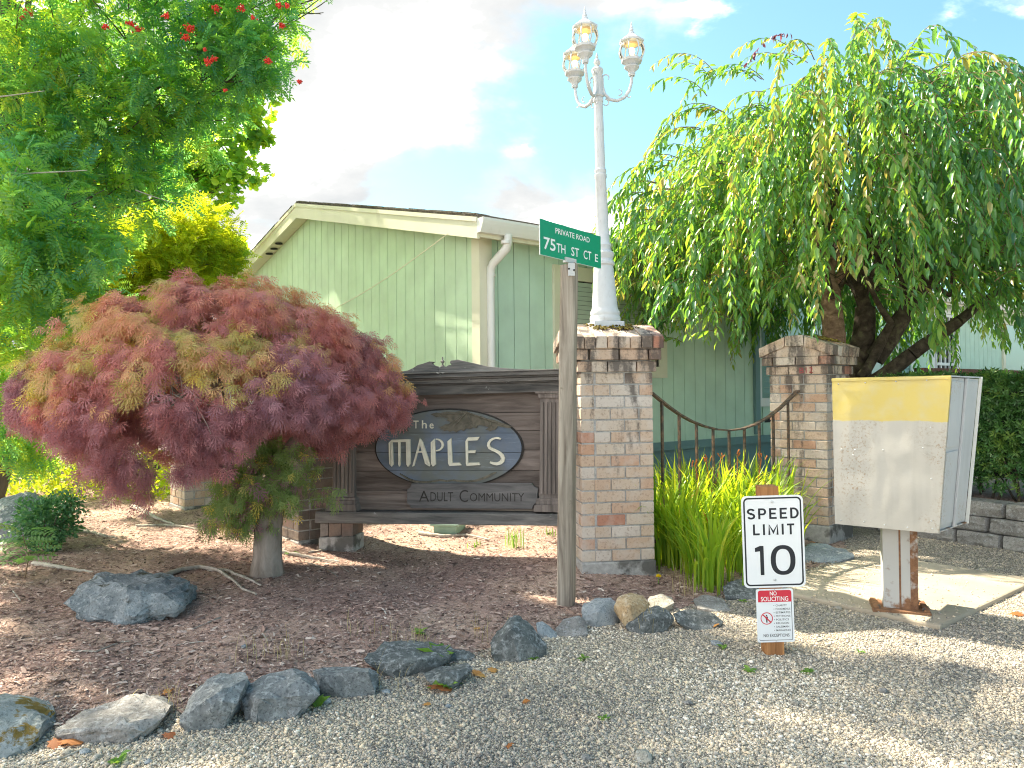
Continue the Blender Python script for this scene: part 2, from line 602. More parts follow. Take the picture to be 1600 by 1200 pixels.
    p = t.n('ShaderNodeBsdfPrincipled', {'Base Color': (0.30, 0.42, 0.44), 'Roughness': 0.06, 'Specular IOR Level': 0.8})
    t.n('ShaderNodeOutputMaterial', {0: p.outputs[0]}); M['glass'] = m
    m, t = mat('lantern_glass')
    g = t.n('ShaderNodeBsdfGlossy', {'Color': (1, 1, 1), 'Roughness': 0.03})
    tr = t.n('ShaderNodeBsdfTransparent', {'Color': (0.97, 0.97, 0.95)})
    fr = t.n('ShaderNodeFresnel', {'IOR': 1.2})
    mx = t.n('ShaderNodeMixShader', {0: fr.outputs[0], 1: tr.outputs[0], 2: g.outputs[0]})
    t.n('ShaderNodeOutputMaterial', {0: mx.outputs[0]}); M['lantern_glass'] = m
    m, t = mat('bulb')
    e = t.n('ShaderNodeEmission', {'Color': (1.0, 0.72, 0.30), 'Strength': 1.1})
    t.n('ShaderNodeOutputMaterial', {0: e.outputs[0]}); M['bulb'] = m
    m.cycles.emission_sampling = 'NONE'
    M['amber_lamplight'] = m_paint('amber_lamplight', (0.72, 0.52, 0.28), 0.2, 0.4)
    # painted metal
    M['lamp_white'] = m_paint('lamp_white', (0.55, 0.58, 0.61), 0.06, 0.4, (0.30, 0.29, 0.27), 18, (0.60, 0.76), bstr=0.3)
    M['galv'] = m_paint('galv', (0.55, 0.57, 0.58), 0.1, 0.35)
    m, t = mat('wrought_iron'); v = t.obj()
    n = t.noise(v, 30, 5, 0.65)
    M['iron'] = finish(m, t, t.ramp(n, [(0.42, (0.05, 0.045, 0.04)), (0.66, (0.20, 0.12, 0.075))]), 0.55, n, 0.3, 0.002, spec=0.5)
    M['green_sign'] = m_paint('green_sign', (0.0, 0.30, 0.16), 0.04, 0.35, bstr=0.02)
    M['white_sign'] = m_paint('white_sign', (0.80, 0.83, 0.86), 0.02, 0.35, bstr=0.02)
    M['white_letter'] = m_paint('white_letter', (0.86, 0.88, 0.88), 0.02, 0.4, bstr=0.02)
    M['black_letter'] = m_paint('black_letter', (0.012, 0.018, 0.028), 0.05, 0.4, bstr=0.02)
    M['red_paint'] = m_paint('red_paint', (0.62, 0.03, 0.06), 0.05, 0.4, bstr=0.02)
    M['maroon'] = m_paint('maroon', (0.32, 0.05, 0.06), 0.1, 0.7)
    # cabinet: off-white enamel with rust speckle and a yellow painted band
    def cabinet(name, base, yellow):
        m, t = mat(name); v = t.obj()
        n = t.noise(v, 3, 5); sp = t.noise(v, 75, 3, 0.7); ar = t.noise(t.obj(scale=(1, 1, 0.5)), 3.2, 5)
        streak = t.noise(t.obj(scale=(1, 1, 0.08)), 14, 5, 0.6)
        cc = t.ramp(n, [(0.3, tuple(x * 0.90 for x in base)), (0.7, base)])
        cc = t.mix(t.ramp(streak, [(0.50, 0.0), (0.72, 0.40)]), cc, tuple(x * 0.70 for x in base))
        rust = t.math('MULTIPLY', t.ramp(sp, [(0.52, 0.0), (0.66, 1.0)]), t.ramp(ar, [(0.48, 0.0), (0.62, 0.75)]))
        cc = t.mix(rust, cc, (0.30, 0.20, 0.11))
        if yellow is not None:
            tcn = t.n('ShaderNodeTexCoord')
            sz = t.n('ShaderNodeSeparateXYZ', {0: tcn.outputs['Object']}).outputs[2]
            edge = t.math('ADD', sz, t.math('MULTIPLY', t.noise(v, 9, 4), 0.035))
            yc = t.mix(t.ramp(t.noise(v, 11, 6, 0.6), [(0.45, 0.0), (0.72, 0.6)]), (0.60, 0.49, 0.15), (0.55, 0.50, 0.30))
            cc = t.mix(t.ramp(t.math('ADD', t.math('SUBTRACT', edge, yellow), 0.5), [(0.499, 0.0), (0.503, 1.0)]), cc, yc)
        return finish(m, t, cc, 0.55, t.noise(v, 8, 4), 0.25, 0.01, spec=0.35)
    M['cabinet_maker'] = cabinet
    m, t = mat('rusty_paint'); v = t.obj()
    sz = t.n('ShaderNodeSeparateXYZ', {0: t.n('ShaderNodeTexCoord').outputs['Object']}).outputs[2]
    n = t.noise(v, 12, 7, 0.65); a = attr(t)
    low = t.ramp(sz, [(0.0, 0.30), (0.14, 0.05), (0.4, 0.0)])
    k = t.math('ADD', t.math('ADD', n, low), t.math('MULTIPLY', a, 0.42))
    cc = t.mix(t.ramp(k, [(0.66, 0.0), (0.80, 1.0)]), (0.47, 0.48, 0.47), t.ramp(t.noise(v, 40, 5, 0.7), [(0.3, (0.12, 0.06, 0.035)), (0.7, (0.31, 0.16, 0.08))]))
    M['rusty'] = finish(m, t, cc, 0.75, n, 0.4, 0.004)

    # rocks
    def rock(name, lo, hi, moss=None, mossamt=(0.58, 0.66), fleck=(0.45, 0.47, 0.48)):
        m, t = mat(name); v = t.obj()
        n = t.noise(v, 5, 8, 0.6); n2 = t.noise(v, 38, 6, 0.7); n3 = t.noise(v, 90, 4, 0.7)
        cc = t.ramp(n, [(0.32, lo), (0.68, hi)])
        cc = t.mix(t.ramp(n2, [(0.50, 0.0), (0.66, 0.75)]), cc, fleck)
        cc = t.mix(t.ramp(n3, [(0.52, 0.0), (0.64, 0.7)]), cc, tuple(x * 0.5 for x in lo))
        if moss:
            ge = t.n('ShaderNodeNewGeometry')
            up = t.n('ShaderNodeSeparateXYZ', {0: ge.outputs['Normal']}).outputs[2]
            k = t.math('ADD', t.noise(v, 7, 6, 0.65), t.math('MULTIPLY', up, 0.10))
            cc = t.mix(t.ramp(k, [(mossamt[0], 0.0), (mossamt[1], 1.0)]), cc, moss)
        M[name] = finish(m, t, cc, 0.9, t.math('ADD', n2, t.math('MULTIPLY', n, 0.8)), 0.8, 0.012, spec=0.25)
    rock('rock_blue', (0.114, 0.126, 0.138), (0.280, 0.296, 0.299))
    rock('rock_dark', (0.067, 0.078, 0.082), (0.194, 0.208, 0.203))
    rock('rock_grey', (0.167, 0.162, 0.158), (0.344, 0.329, 0.313))
    rock('rock_slate', (0.200, 0.227, 0.251), (0.401, 0.441, 0.467))
    rock('rock_tan', (0.36, 0.24, 0.12), (0.60, 0.47, 0.31), fleck=(0.66, 0.58, 0.46))
    rock('rock_pale', (0.28, 0.26, 0.22), (0.46, 0.43, 0.37))
    rock('rock_mossy', (0.15, 0.18, 0.19), (0.33, 0.37, 0.38), (0.17, 0.12, 0.03), (0.63, 0.67))
    rock('rock_boulder', (0.11, 0.135, 0.15), (0.29, 0.33, 0.35), (0.05, 0.05, 0.035), (0.66, 0.73))
    rock('block', (0.19, 0.185, 0.18), (0.37, 0.36, 0.34))
    M['moss'] = m_leaf('moss', [(0.0, (0.10, 0.075, 0.02)), (0.5, (0.19, 0.15, 0.03)), (1.0, (0.28, 0.24, 0.05))], trans=0.2, rough=0.9)
    # bark
    def bark(name, lo, hi, grain=(1, 1, 0.3), sc_=14, moss=None):
        m, t = mat(name)
        n = t.noise(t.obj(scale=grain), sc_, 7, 0.65, 0.4)
        cc = t.ramp(n, [(0.32, lo), (0.68, hi)])
        if moss:
            cc = t.mix(t.ramp(t.noise(t.obj(), 12, 6, 0.7), [(0.55, 0.0), (0.65, 0.8)]), cc, moss)
        M[name] = finish(m, t, cc, 0.9, n, 0.8, 0.015, spec=0.2)
    bark('maple_bark', (0.17, 0.14, 0.115), (0.36, 0.31, 0.275))
    bark('cherry_bark', (0.105, 0.068, 0.048), (0.405, 0.277, 0.195), (1, 1, 1.6), 9)
    bark('cherry_dark', (0.033, 0.027, 0.022), (0.128, 0.102, 0.078), (1, 1, 1), 12, (0.150, 0.150, 0.083))
    bark('rowan_bark', (0.06, 0.055, 0.045), (0.17, 0.155, 0.13))
    bark('twig', (0.12, 0.08, 0.05), (0.26, 0.18, 0.12))
    bark('dead_twig', (0.28, 0.26, 0.22), (0.46, 0.43, 0.38))
    bark('root', (0.30, 0.27, 0.23), (0.60, 0.56, 0.50), (1, 1, 1), 16)
    # foliage
    M['cherry'] = m_leaf('cherry_leaf', [(0.0, (0.048, 0.141, 0.095)), (0.5, (0.091, 0.237, 0.095)), (0.85, (0.170, 0.347, 0.079)), (0.97, (0.243, 0.372, 0.079)), (1.0, (0.340, 0.219, 0.127))],
                          [(0.0, (0.158, 0.436, 0.063)), (0.5, (0.340, 0.668, 0.047)), (0.9, (0.583, 0.821, 0.047)), (1.0, (0.729, 0.539, 0.095))], 0.42, 0.33, 0.55)
    M['purple'] = m_leaf('purple_leaf', [(0.0, (0.10, 0.03, 0.06)), (1.0, (0.20, 0.06, 0.11))], None, 0.3)
    M['rowan'] = m_leaf('rowan_leaf', [(0.0, (0.061, 0.214, 0.198)), (0.5, (0.111, 0.301, 0.164)), (0.85, (0.197, 0.374, 0.117)), (1.0, (0.345, 0.388, 0.094))],
                         [(0.0, (0.271, 0.696, 0.187)), (0.5, (0.518, 0.873, 0.070)), (1.0, (0.765, 0.873, 0.047))], 0.62, 0.5, 0.3)
    M['sunny'] = m_leaf('sunny_leaf', [(0.0, (0.117, 0.247, 0.046)), (0.5, (0.221, 0.351, 0.039)), (1.0, (0.390, 0.429, 0.039))],
                         [(0.0, (0.494, 0.754, 0.026)), (0.5, (0.806, 0.900, 0.026)), (1.0, (0.900, 0.900, 0.026))], 0.55, 0.5, 0.25)
    M['broad'] = m_leaf('broad_leaf', [(0.0, (0.072, 0.215, 0.072)), (0.6, (0.162, 0.359, 0.080)), (1.0, (0.305, 0.449, 0.054))],
                         [(0.0, (0.287, 0.682, 0.054)), (0.6, (0.646, 0.900, 0.036)), (1.0, (0.900, 0.900, 0.036))], 0.58)
    M['lace'] = m_leaf('lace_leaf', [(0.0, (0.239, 0.125, 0.165)), (0.22, (0.379, 0.190, 0.220)), (0.45, (0.548, 0.237, 0.220)), (0.62, (0.661, 0.323, 0.208)), (0.74, (0.605, 0.407, 0.196)), (0.86, (0.492, 0.447, 0.171)), (0.95, (0.787, 0.565, 0.122)), (1.0, (0.183, 0.263, 0.086))],
                        [(0.0, (0.394, 0.170, 0.246)), (0.22, (0.591, 0.250, 0.294)), (0.45, (0.843, 0.315, 0.270)), (0.62, (0.900, 0.433, 0.220)), (0.74, (0.900, 0.578, 0.196)), (0.86, (0.759, 0.683, 0.184)), (0.95, (0.900, 0.842, 0.122)), (1.0, (0.337, 0.499, 0.098))], 0.38, 0.45, 0.35)
    M['hedge'] = m_leaf('hedge_leaf', [(0.0, (0.025, 0.085, 0.025)), (0.6, (0.065, 0.165, 0.04)), (1.0, (0.15, 0.25, 0.05))], None, 0.2, 0.4, 0.4)
    M['box'] = m_leaf('shrub_leaf', [(0.0, (0.045, 0.15, 0.08)), (0.6, (0.09, 0.23, 0.11)), (1.0, (0.16, 0.30, 0.13))], None, 0.25, 0.4, 0.4)
    M['lily'] = m_leaf('lily_leaf', [(0.0, (0.081, 0.203, 0.027)), (0.5, (0.203, 0.365, 0.041)), (0.85, (0.405, 0.486, 0.054)), (0.95, (0.675, 0.540, 0.095)), (1.0, (0.567, 0.270, 0.095))],
                        [(0.0, (0.378, 0.675, 0.027)), (0.5, (0.743, 0.900, 0.027)), (0.85, (0.900, 0.900, 0.041)), (0.95, (0.900, 0.702, 0.108)), (1.0, (0.675, 0.270, 0.068))], 0.45, 0.4, 0.4)
    M['weed'] = m_leaf('weed_leaf', [(0.0, (0.09, 0.21, 0.04)), (1.0, (0.20, 0.34, 0.07))], None, 0.4)
    M['fern'] = m_leaf('fern_leaf', [(0.0, (0.10, 0.24, 0.10)), (1.0, (0.20, 0.34, 0.14))], None, 0.4)
    M['dry_grass'] = m_leaf('dry_grass', [(0.0, (0.30, 0.24, 0.14)), (1.0, (0.48, 0.40, 0.26))], None, 0.3)
    M['dead_leaf'] = m_leaf('dead_leaf', [(0.0, (0.26, 0.09, 0.04)), (0.5, (0.42, 0.17, 0.05)), (1.0, (0.55, 0.30, 0.10))], None, 0.25, 0.7)
    M['berry'] = m_paint('berry', (0.62, 0.035, 0.02), 0.2, 0.35)
    M['dandelion'] = m_paint('dandelion', (0.85, 0.62, 0.01), 0.1, 0.7)
    M['lid'] = m_paint('lid', (0.36, 0.56, 0.46), 0.08, 0.6, (0.25, 0.33, 0.28), 12)


make_materials()
# ================================================================== SETTING: ground
def build_ground():
    mb = MB()
    mb.add([(-400, -60, 0), (400, -60, 0), (400, 700, 0), (-400, 700, 0)], [(0, 1, 2, 3)])
    tag(mb.build('ground', M['gravel']), kind='structure')
    # mulch bed sheet
    xs = np.arange(-9, 6.4, 0.045); ys = np.arange(2.3, 13.5, 0.045)
    X, Y = np.meshgrid(xs, ys)
    Z = bed_h(X, Y)
    ny, nx = X.shape
    V = np.stack([X, Y, Z], -1).reshape(-1, 3)
    i = np.arange(nx * ny).reshape(ny, nx)
    Fc = np.stack([i[:-1, :-1], i[:-1, 1:], i[1:, 1:], i[1:, :-1]], -1).reshape(-1, 4)
    keep = (V[Fc][:, :, 2].max(1) > -0.029)
    o = npmesh('mulch_bed', V, Fc[keep], M['soil'], smooth_all=True)
    tag(o, kind='structure')
    # concrete pad under the cabinet
    mb = MB()
    o0 = Vector((2.28, 4.13, 0)); a = Vector((0.77, 0.63, 0)).normalized(); b = Vector((-0.63, 0.77, 0)).normalized()
    pts = [o0, o0 + a * 1.55, o0 + a * 1.55 + b * 1.08, o0 + a * 0.9 + b * 1.12, o0 + a * 0.25 + b * 1.05, o0 + b * 0.92 + a * 0.02]
    mb.prism([p + Vector((0, 0, -0.08)) for p in pts], (0, 0, 0.105))
    tag(mb.build('concrete_pad', M['pad'], bevel=0.012), kind='structure')
    return o0, a, b


PAD_O, PAD_A, PAD_B = build_ground()


def in_pad(x, y, m=0.0):
    dx = x - PAD_O.x; dy = y - PAD_O.y
    a = dx * PAD_A.x + dy * PAD_A.y; b = dx * PAD_B.x + dy * PAD_B.y
    return (a > -m) & (a < 1.55 + m) & (b > -m) & (b < 1.05 + m)


ICO = None


def ico():
    t = (1 + 5 ** 0.5) / 2
    v = np.array([(-1, t, 0), (1, t, 0), (-1, -t, 0), (1, -t, 0), (0, -1, t), (0, 1, t), (0, -1, -t), (0, 1, -t), (t, 0, -1), (t, 0, 1), (-t, 0, -1), (-t, 0, 1)], float)
    v /= np.linalg.norm(v[0])
    f = [(0, 11, 5), (0, 5, 1), (0, 1, 7), (0, 7, 10), (0, 10, 11), (1, 5, 9), (5, 11, 4), (11, 10, 2), (10, 7, 6), (7, 1, 8), (3, 9, 4), (3, 4, 2), (3, 2, 6), (3, 6, 8), (3, 8, 9), (4, 9, 5), (2, 4, 11), (6, 2, 10), (8, 6, 7), (9, 8, 1)]
    return v, np.array(f)


def yaw_rot(n, tilt=0.4):
    up = np.tile([0, 0, 1.0], (n, 1)) + rng.normal(size=(n, 3)) * tilt
    a = rng.uniform(0, 2 * PI, n)
    d = np.stack([np.cos(a), np.sin(a), rng.normal(size=n) * tilt * 0.5], 1)
    return frames(d, up)


def build_gravel():
    N = 290000
    # denser towards the viewer, thinning with distance
    y = 2.25 + (rng.random(N) ** 1.7) * 4.6
    x = rng.uniform(-1, 1, N) * (y * 0.72 + 0.3)
    s = bed_sd(x, y)
    keep = (s < 0.05 + 0.06 * rng.random(N)) & ~in_pad(x, y, 0.0)
    x, y = x[keep], y[keep]
    # a few spill over the pad and the bed edge
    M_ = 2600
    pa = rng.uniform(0, 1.55, M_); pb = rng.uniform(0, 1.05, M_) ** 1.0
    kk = rng.random(M_) < np.exp(-3.5 * np.minimum(pa, 1.05 - pb)) * 0.9 + 0.06
    px = PAD_O.x + PAD_A.x * pa + PAD_B.x * pb; py = PAD_O.y + PAD_A.y * pa + PAD_B.y * pb
    px, py = px[kk], py[kk]
    zz = np.concatenate([np.zeros(len(x)), np.full(len(px), 0.026)])
    x = np.concatenate([x, px]); y = np.concatenate([y, py])
    n = len(x)
    sz = rng.lognormal(math.log(0.0035), 0.38, n).clip(0.0022, 0.013)
    tv, tf = ico()
    parts_v = []; parts_f = []; rr = []
    off = 0
    for k in range(4):
        sel = np.arange(n) % 4 == k
        v = tv * (1 + rng.normal(size=(12, 1)) * 0.16)
        pos = np.stack([x[sel], y[sel], zz[sel] + sz[sel] * rng.uniform(-0.1, 0.5, sel.sum())], 1)
        sc3 = np.stack([sz[sel] * rng.uniform(0.9, 1.5, sel.sum()), sz[sel], sz[sel] * rng.uniform(0.55, 0.9, sel.sum())], 1)
        V, Fc = scatter(v, tf, pos, yaw_rot(sel.sum(), 0.35), sc3)
        parts_v.append(V); parts_f.append(Fc + off); off += len(V)
        pt = 0.17 * np.sin(2.1 * x[sel] + 1.7 * y[sel]) + 0.10 * np.sin(4.3 * x[sel] - 3.1 * y[sel] + 1) + 0.06 * np.sin(9 * y[sel] + 2 * x[sel])
        rr.append(np.repeat(np.clip(rng.beta(1.6, 1.5, sel.sum()) + pt, 0, 1), 12))
    o = npmesh('gravel', np.concatenate(parts_v), np.concatenate(parts_f), M['pebble'], rnd=np.concatenate(rr))
    tag(o, kind='stuff')


def build_mulch():
    N = 220000
    y = 2.4 + rng.random(N) ** 1.3 * 7.5
    x = rng.uniform(-0.80, 0.45, N) * y
    s = bed_sd(x, y)
    keep = (s > -0.05) & ((s > 0.05) | (rng.random(N) < 0.5))
    x, y = x[keep], y[keep]
    n = len(x)
    h = np.maximum(bed_h(x, y), 0.0)
    L = rng.lognormal(math.log(0.0066), 0.52, n).clip(0.0028, 0.031)
    wd = L * rng.uniform(0.10, 0.42, n)
    tv = np.array([(-1, -1, 0), (-1, 1, 0), (0, 1.0, 0.12), (0, -1.0, 0.12), (1, 0.7, 0), (1, -0.7, 0)], float)
    tf = np.array([(0, 3, 2, 1), (3, 5, 4, 2)])
    pos = np.stack([x, y, h + rng.uniform(0.001, 0.012, n)], 1)
    V, Fc = scatter(tv, tf, pos, yaw_rot(n, 0.33), np.stack([L, wd, L], 1))
    o = npmesh('mulch', V, Fc, M['chip'], rnd=np.repeat(rng.beta(1.5, 1.7, n), 6))
    tag(o, kind='stuff')


build_gravel()
build_mulch()

# ================================================================== HOUSE
C0 = Vector((-0.304, 7.6, 0))
E1 = Vector((math.cos(R_(38)), math.sin(R_(38)), 0))
E2 = Vector((-E1.y, E1.x, 0))
UP = Vector((0, 0, 1))
RIDGE_G, RIDGE_Z, SLOPE = 4.10, 4.01, 0.232


def hp(s, g, z):
    return C0 + E1 * s + E2 * g + UP * z


def zr(g):
    return RIDGE_Z - SLOPE * abs(g - RIDGE_G)


def hbox(mb, s0, s1, g0, g1, z0, z1, rnd=None):
    mb.box(hp((s0 + s1) / 2, (g0 + g1) / 2, (z0 + z1) / 2), (abs(s1 - s0), abs(g1 - g0), abs(z1 - z0)), (E1, E2, UP), rnd)


def build_house():
    root = thing('house', hp(0, 0, 0), 'single storey sage green house with grooved siding and low gable roof behind the pillars', 'house')
    LEN = 18.0; ZB = 0.69; ZT = 2.86
    # side wall
    mb = MB()
    hbox(mb, 0.10, LEN, 0.0, 0.12, ZB, ZT, 0.2)
    s = 0.0
    bw = 0.205
    while s < LEN:
        if not (4.50 < s < 4.56):
            hbox(mb, s + 0.005, s + bw - 0.004, -0.016, -0.0005, ZB, ZT - 0.01, rng.random())
        s += bw
    mb.build('side_wall', M['sage_side'], root)
    # gable wall with boards cut along the rake
    mb = MB()
    ww = 2 * RIDGE_G
    pts = [hp(0.12, 0.0, ZB), hp(0.12, ww, ZB), hp(0.12, ww, zr(ww) - 0.2), hp(0.12, RIDGE_G, zr(RIDGE_G) - 0.2), hp(0.12, 0.0, zr(0) - 0.2)]
    mb.prism(pts, E1 * -0.12, 0.2)
    g = 0.0
    while g < ww - 0.01:
        a, b = g + 0.005, min(g + bw, ww) - 0.004
        top = [hp(-0.002, b, zr(b) - 0.21), hp(-0.002, a, zr(a) - 0.21)]
        if a < RIDGE_G < b:
            top.insert(1, hp(-0.002, RIDGE_G, zr(RIDGE_G) - 0.21))
        mb.prism([hp(-0.002, a, ZB), hp(-0.002, b, ZB)] + top, E1 * -0.015, rng.random())
        g += bw
    mb.build('gable_wall', M['sage_gable'], root)
    # skirting
    mb = MB()
    hbox(mb, 0.03, LEN, 0.03, 0.10, -0.1, ZB - 0.10)
    hbox(mb, 0.03, 0.10, 0.10, ww, -0.1, ZB - 0.10)
    hbox(mb, -0.01, LEN, -0.03, 0.06, ZB - 0.10, ZB - 0.001)
    hbox(mb, -0.03, 0.06, 0.06, ww, ZB - 0.10, ZB - 0.001)
    mb.build('skirting', M['skirt'], root)
    # roof
    so, go = -0.20, -0.25
    mb = MB()
    for sgn in (0, 1):
        gE = go if sgn == 0 else ww - go
        pts = [hp(so, gE, zr(gE)), hp(so, RIDGE_G, RIDGE_Z), hp(so, RIDGE_G, RIDGE_Z - 0.035), hp(so, gE, zr(gE) - 0.035)]
        mb.prism(pts, E1 * (LEN + 0.4))
    # loose shingle edge and debris along the rake
    for k in range(150):
        g = rng.uniform(go, ww)
        g2 = min(g + rng.uniform(0.05, 0.25), ww)
        if (g - RIDGE_G) * (g2 - RIDGE_G) < 0: continue
        e = rng.uniform(0.002, 0.011); q = so - rng.uniform(0.0, 0.014)
        mb.prism([hp(q, g, zr(g) - 0.008), hp(q, g2, zr(g2) - 0.008), hp(q, g2, zr(g2) + e), hp(q, g, zr(g) + e)], E1 * 0.15)
    roof = mb.build('roof', M['shingle'], root)
    # rake fascia boards + soffit
    mb = MB()
    for sgn in (0, 1):
        gE = go if sgn == 0 else ww - go
        mb.prism([hp(so - 0.012, gE, zr(gE) - 0.036), hp(so - 0.012, RIDGE_G, RIDGE_Z - 0.036), hp(so - 0.012, RIDGE_G, RIDGE_Z - 0.235), hp(so - 0.012, gE, zr(gE) - 0.235)], E1 * 0.03)
        mb.prism([hp(so - 0.024, gE, zr(gE) - 0.030), hp(so - 0.024, RIDGE_G, RIDGE_Z - 0.030), hp(so - 0.024, RIDGE_G, RIDGE_Z - 0.075), hp(so - 0.024, gE, zr(gE) - 0.075)], E1 * 0.0115)
    mb.build('rake_fascia', M['trim'], root)
    mb = MB()
    for sgn in (0, 1):
        gE = go + 0.04 if sgn == 0 else ww - go - 0.04
        mb.prism([hp(so + 0.019, gE, zr(gE) - 0.19), hp(so + 0.019, RIDGE_G, RIDGE_Z - 0.19), hp(so + 0.019, RIDGE_G, RIDGE_Z - 0.205), hp(so + 0.019, gE, zr(gE) - 0.205)], E1 * 0.20)
    hbox(mb, 0.0, LEN, go + 0.03, 0.0, ZT - 0.03, ZT - 0.012)
    mb.build('soffit', M['trim'], root)
    for k in range(3):
        mb = MB()
        g = 5.05 + k * 0.20
        n = Vector((0, 0, -1))
        mb.lathe([(0.055, 0), (0.055, 0.012)], hp(-0.09, g, zr(g) - 0.219), 14)
        mb.build('soffit_vent', M['dark'], root)
    # eave fascia and gutter
    mb = MB()
    hbox(mb, so + 0.02, LEN, go, go + 0.028, ZT - 0.075, zr(go) - 0.04)
    mb.build('eave_fascia', M['trim'], root)
    mb = MB()
    zg = zr(go) - 0.05
    prof = [(0.0, -0.13), (-0.055, -0.13), (-0.075, -0.095), (-0.095, -0.05), (-0.105, -0.02), (-0.105, 0.005), (-0.092, 0.005), (-0.085, -0.045), (-0.05, -0.115), (0.0, -0.115)]
    pts = [hp(so - 0.01, go + a - 0.001, zg + b) for a, b in prof]
    mb.prism(pts, E1 * (LEN + 0.3))
    mb.prism([hp(so - 0.014, go - 0.001, zg - 0.13), hp(so - 0.014, go - 0.056, zg - 0.13), hp(so - 0.014, go - 0.096, zg - 0.05), hp(so - 0.014, go - 0.106, zg + 0.006), hp(so - 0.014, go - 0.001, zg + 0.006)], E1 * 0.003)
    mb.build('gutter', M['trim_white'], root)
    mb = MB()
    q = 0.036
    for k in range(9):
        s = 0.02 + k * 0.0
    mb.tube([hp(0.12, go - 0.05, zg - 0.12), hp(0.12, go - 0.05, zg - 0.20), hp(0.115, go - 0.03, zg - 0.25), hp(0.09, -0.10, zg - 0.37), hp(0.085, -0.065, zg - 0.42), hp(0.085, -0.06, zg - 0.50), hp(0.085, -0.06, 0.35), hp(0.085, -0.14, 0.24)],
            [0.042, 0.042, 0.043, 0.043, 0.043, 0.040, 0.040, 0.040], 8)
    for z in (zg - 0.50, zg - 0.21):
        mb.tube([hp(0.09, -0.06 if z < zg - 0.4 else go - 0.05, z), hp(0.09, -0.06 if z < zg - 0.4 else go - 0.05, z + 0.03)], 0.047, 8)
    mb.build('downspout', M['trim_white'], root, smooth_deg=50)
    # corner boards
    mb = MB()
    hbox(mb, -0.035, 0.0, -0.035, 0.10, ZB, ZT - 0.02)
    hbox(mb, 0.0005, 0.12, -0.035, -0.0165, ZB, ZT - 0.03)
    mb.build('corner_trim', M['trim'], root)

    def window(s0, s1, z0, z1, tw, pane_mat, mull=(), name='window', sill=True, header=0.0):
        mb = MB()
        g1, g0 = -0.0165, -0.052
        hbox(mb, s0, s0 + tw, g0, g1, z0, z1); hbox(mb, s1 - tw, s1, g0, g1, z0, z1)
        hbox(mb, s0 + tw + 0.0005, s1 - tw - 0.0005, g0, g1, z1 - tw - header, z1); hbox(mb, s0 + tw + 0.0005, s1 - tw - 0.0005, g0, g1, z0, z0 + tw)
        for ms in mull:
            hbox(mb, ms - 0.03, ms + 0.03, g0 + 0.012, g1, z0 + tw + 0.0005, z1 - tw - header - 0.0005)
        f = mb.build(name, M['trim'], root)
        mb = MB()
        hbox(mb, s0 + tw + 0.002, s1 - tw - 0.002, -0.030, -0.017, z0 + tw + 0.002, z1 - tw - header - 0.002)
        mb.build('pane', pane_mat, f)
        return f
    f = window(0.93, 2.72, 1.46, 2.66, 0.13, M['dark'], header=0.02)
    mb = MB()
    z = 1.60
    while z < 2.46:
        hbox(mb, 1.10, 2.52, -0.036, -0.032, z, z + 0.046)
        z += 0.05
    mb.build('blinds', M['blind'], f)
    window(5.02, 8.55, 1.15, 2.78, 0.11, M['glass'], (6.15, 7.35))
    window(13.0, 15.6, 1.25, 2.72, 0.12, M['glass'], (14.3,))
    for (a, b) in ((4.66, 4.99), (8.59, 9.0)):
        mb = MB()
        for (x0, x1, y0, y1) in ((a, a + 0.05, 1.20, 2.74), (b - 0.05, b, 1.20, 2.74)):
            hbox(mb, x0, x1, -0.045, -0.0165, y0, y1)
        hbox(mb, a + 0.0505, b - 0.0505, -0.045, -0.0165, 2.68, 2.74); hbox(mb, a + 0.0505, b - 0.0505, -0.045, -0.0165, 1.20, 1.26)
        z = 1.262
        while z < 2.62:
            mb.prism([hp(a + 0.052, -0.0165, z), hp(a + 0.052, -0.042, z), hp(a + 0.052, -0.024, z + 0.075)], E1 * (b - a - 0.104))
            z += 0.078
        mb.build('shutter', M['shutter'], root)
    # trim boards beside the shutter and dark strip painted for the shadowed wall step
    mb = MB()
    hbox(mb, 4.50, 4.60, -0.060, -0.0005, ZB + 0.02, ZT - 0.03)
    mb.build('wall_step_shadow', M['skirt'], root)
    mb = MB()
    hbox(mb, 4.605, 4.655, -0.05, -0.0165, 1.08, 2.80)
    mb.build('window_trim', M['trim_white'], root); mb = MB()
    hbox(mb, 4.6555, 5.0, -0.05, -0.0165, 1.08, 1.195)
    mb.build('window_trim', M['trim_white'], root); mb = MB()
    hbox(mb, 9.002, 9.12, -0.05, -0.0165, 1.10, 2.78)
    mb.build('window_trim', M['trim_white'], root)
    # door with white security bars
    mb = MB()
    hbox(mb, 9.80, 9.92, -0.05, -0.0165, 0.75, 2.76); hbox(mb, 10.82, 10.94, -0.05, -0.0165, 0.75, 2.76); hbox(mb, 9.9205, 10.8195, -0.05, -0.0165, 2.66, 2.76)
    d = mb.build('door', M['trim_white'], root)
    mb = MB()
    hbox(mb, 9.922, 10.818, -0.026, -0.017, 0.75, 2.655)
    mb.build('door_leaf', M['dark'], d)
    mb = MB()
    for s in (9.93, 10.11, 10.29, 10.47, 10.65, 10.77):
        hbox(mb, s, s + 0.035, -0.062, -0.034, 0.76, 2.64)
    for z in (0.76, 1.35, 1.72, 2.60):
        hbox(mb, 9.925, 10.815, -0.066, -0.033, z, z + 0.05)
    mb.build('security_grille', M['trim_white'], d)
    mb = MB(); mb.box(hp(10.0, -0.085, 1.55), (0.10, 0.03, 0.12), (E1, E2, UP)); mb.build('handle', M['galv'], d)
    # vent slot low on the wall
    mb = MB(); hbox(mb, 4.75, 5.5, -0.024, -0.0165, 0.86, 0.93); mb.build('wall_vent', M['dark'], root)
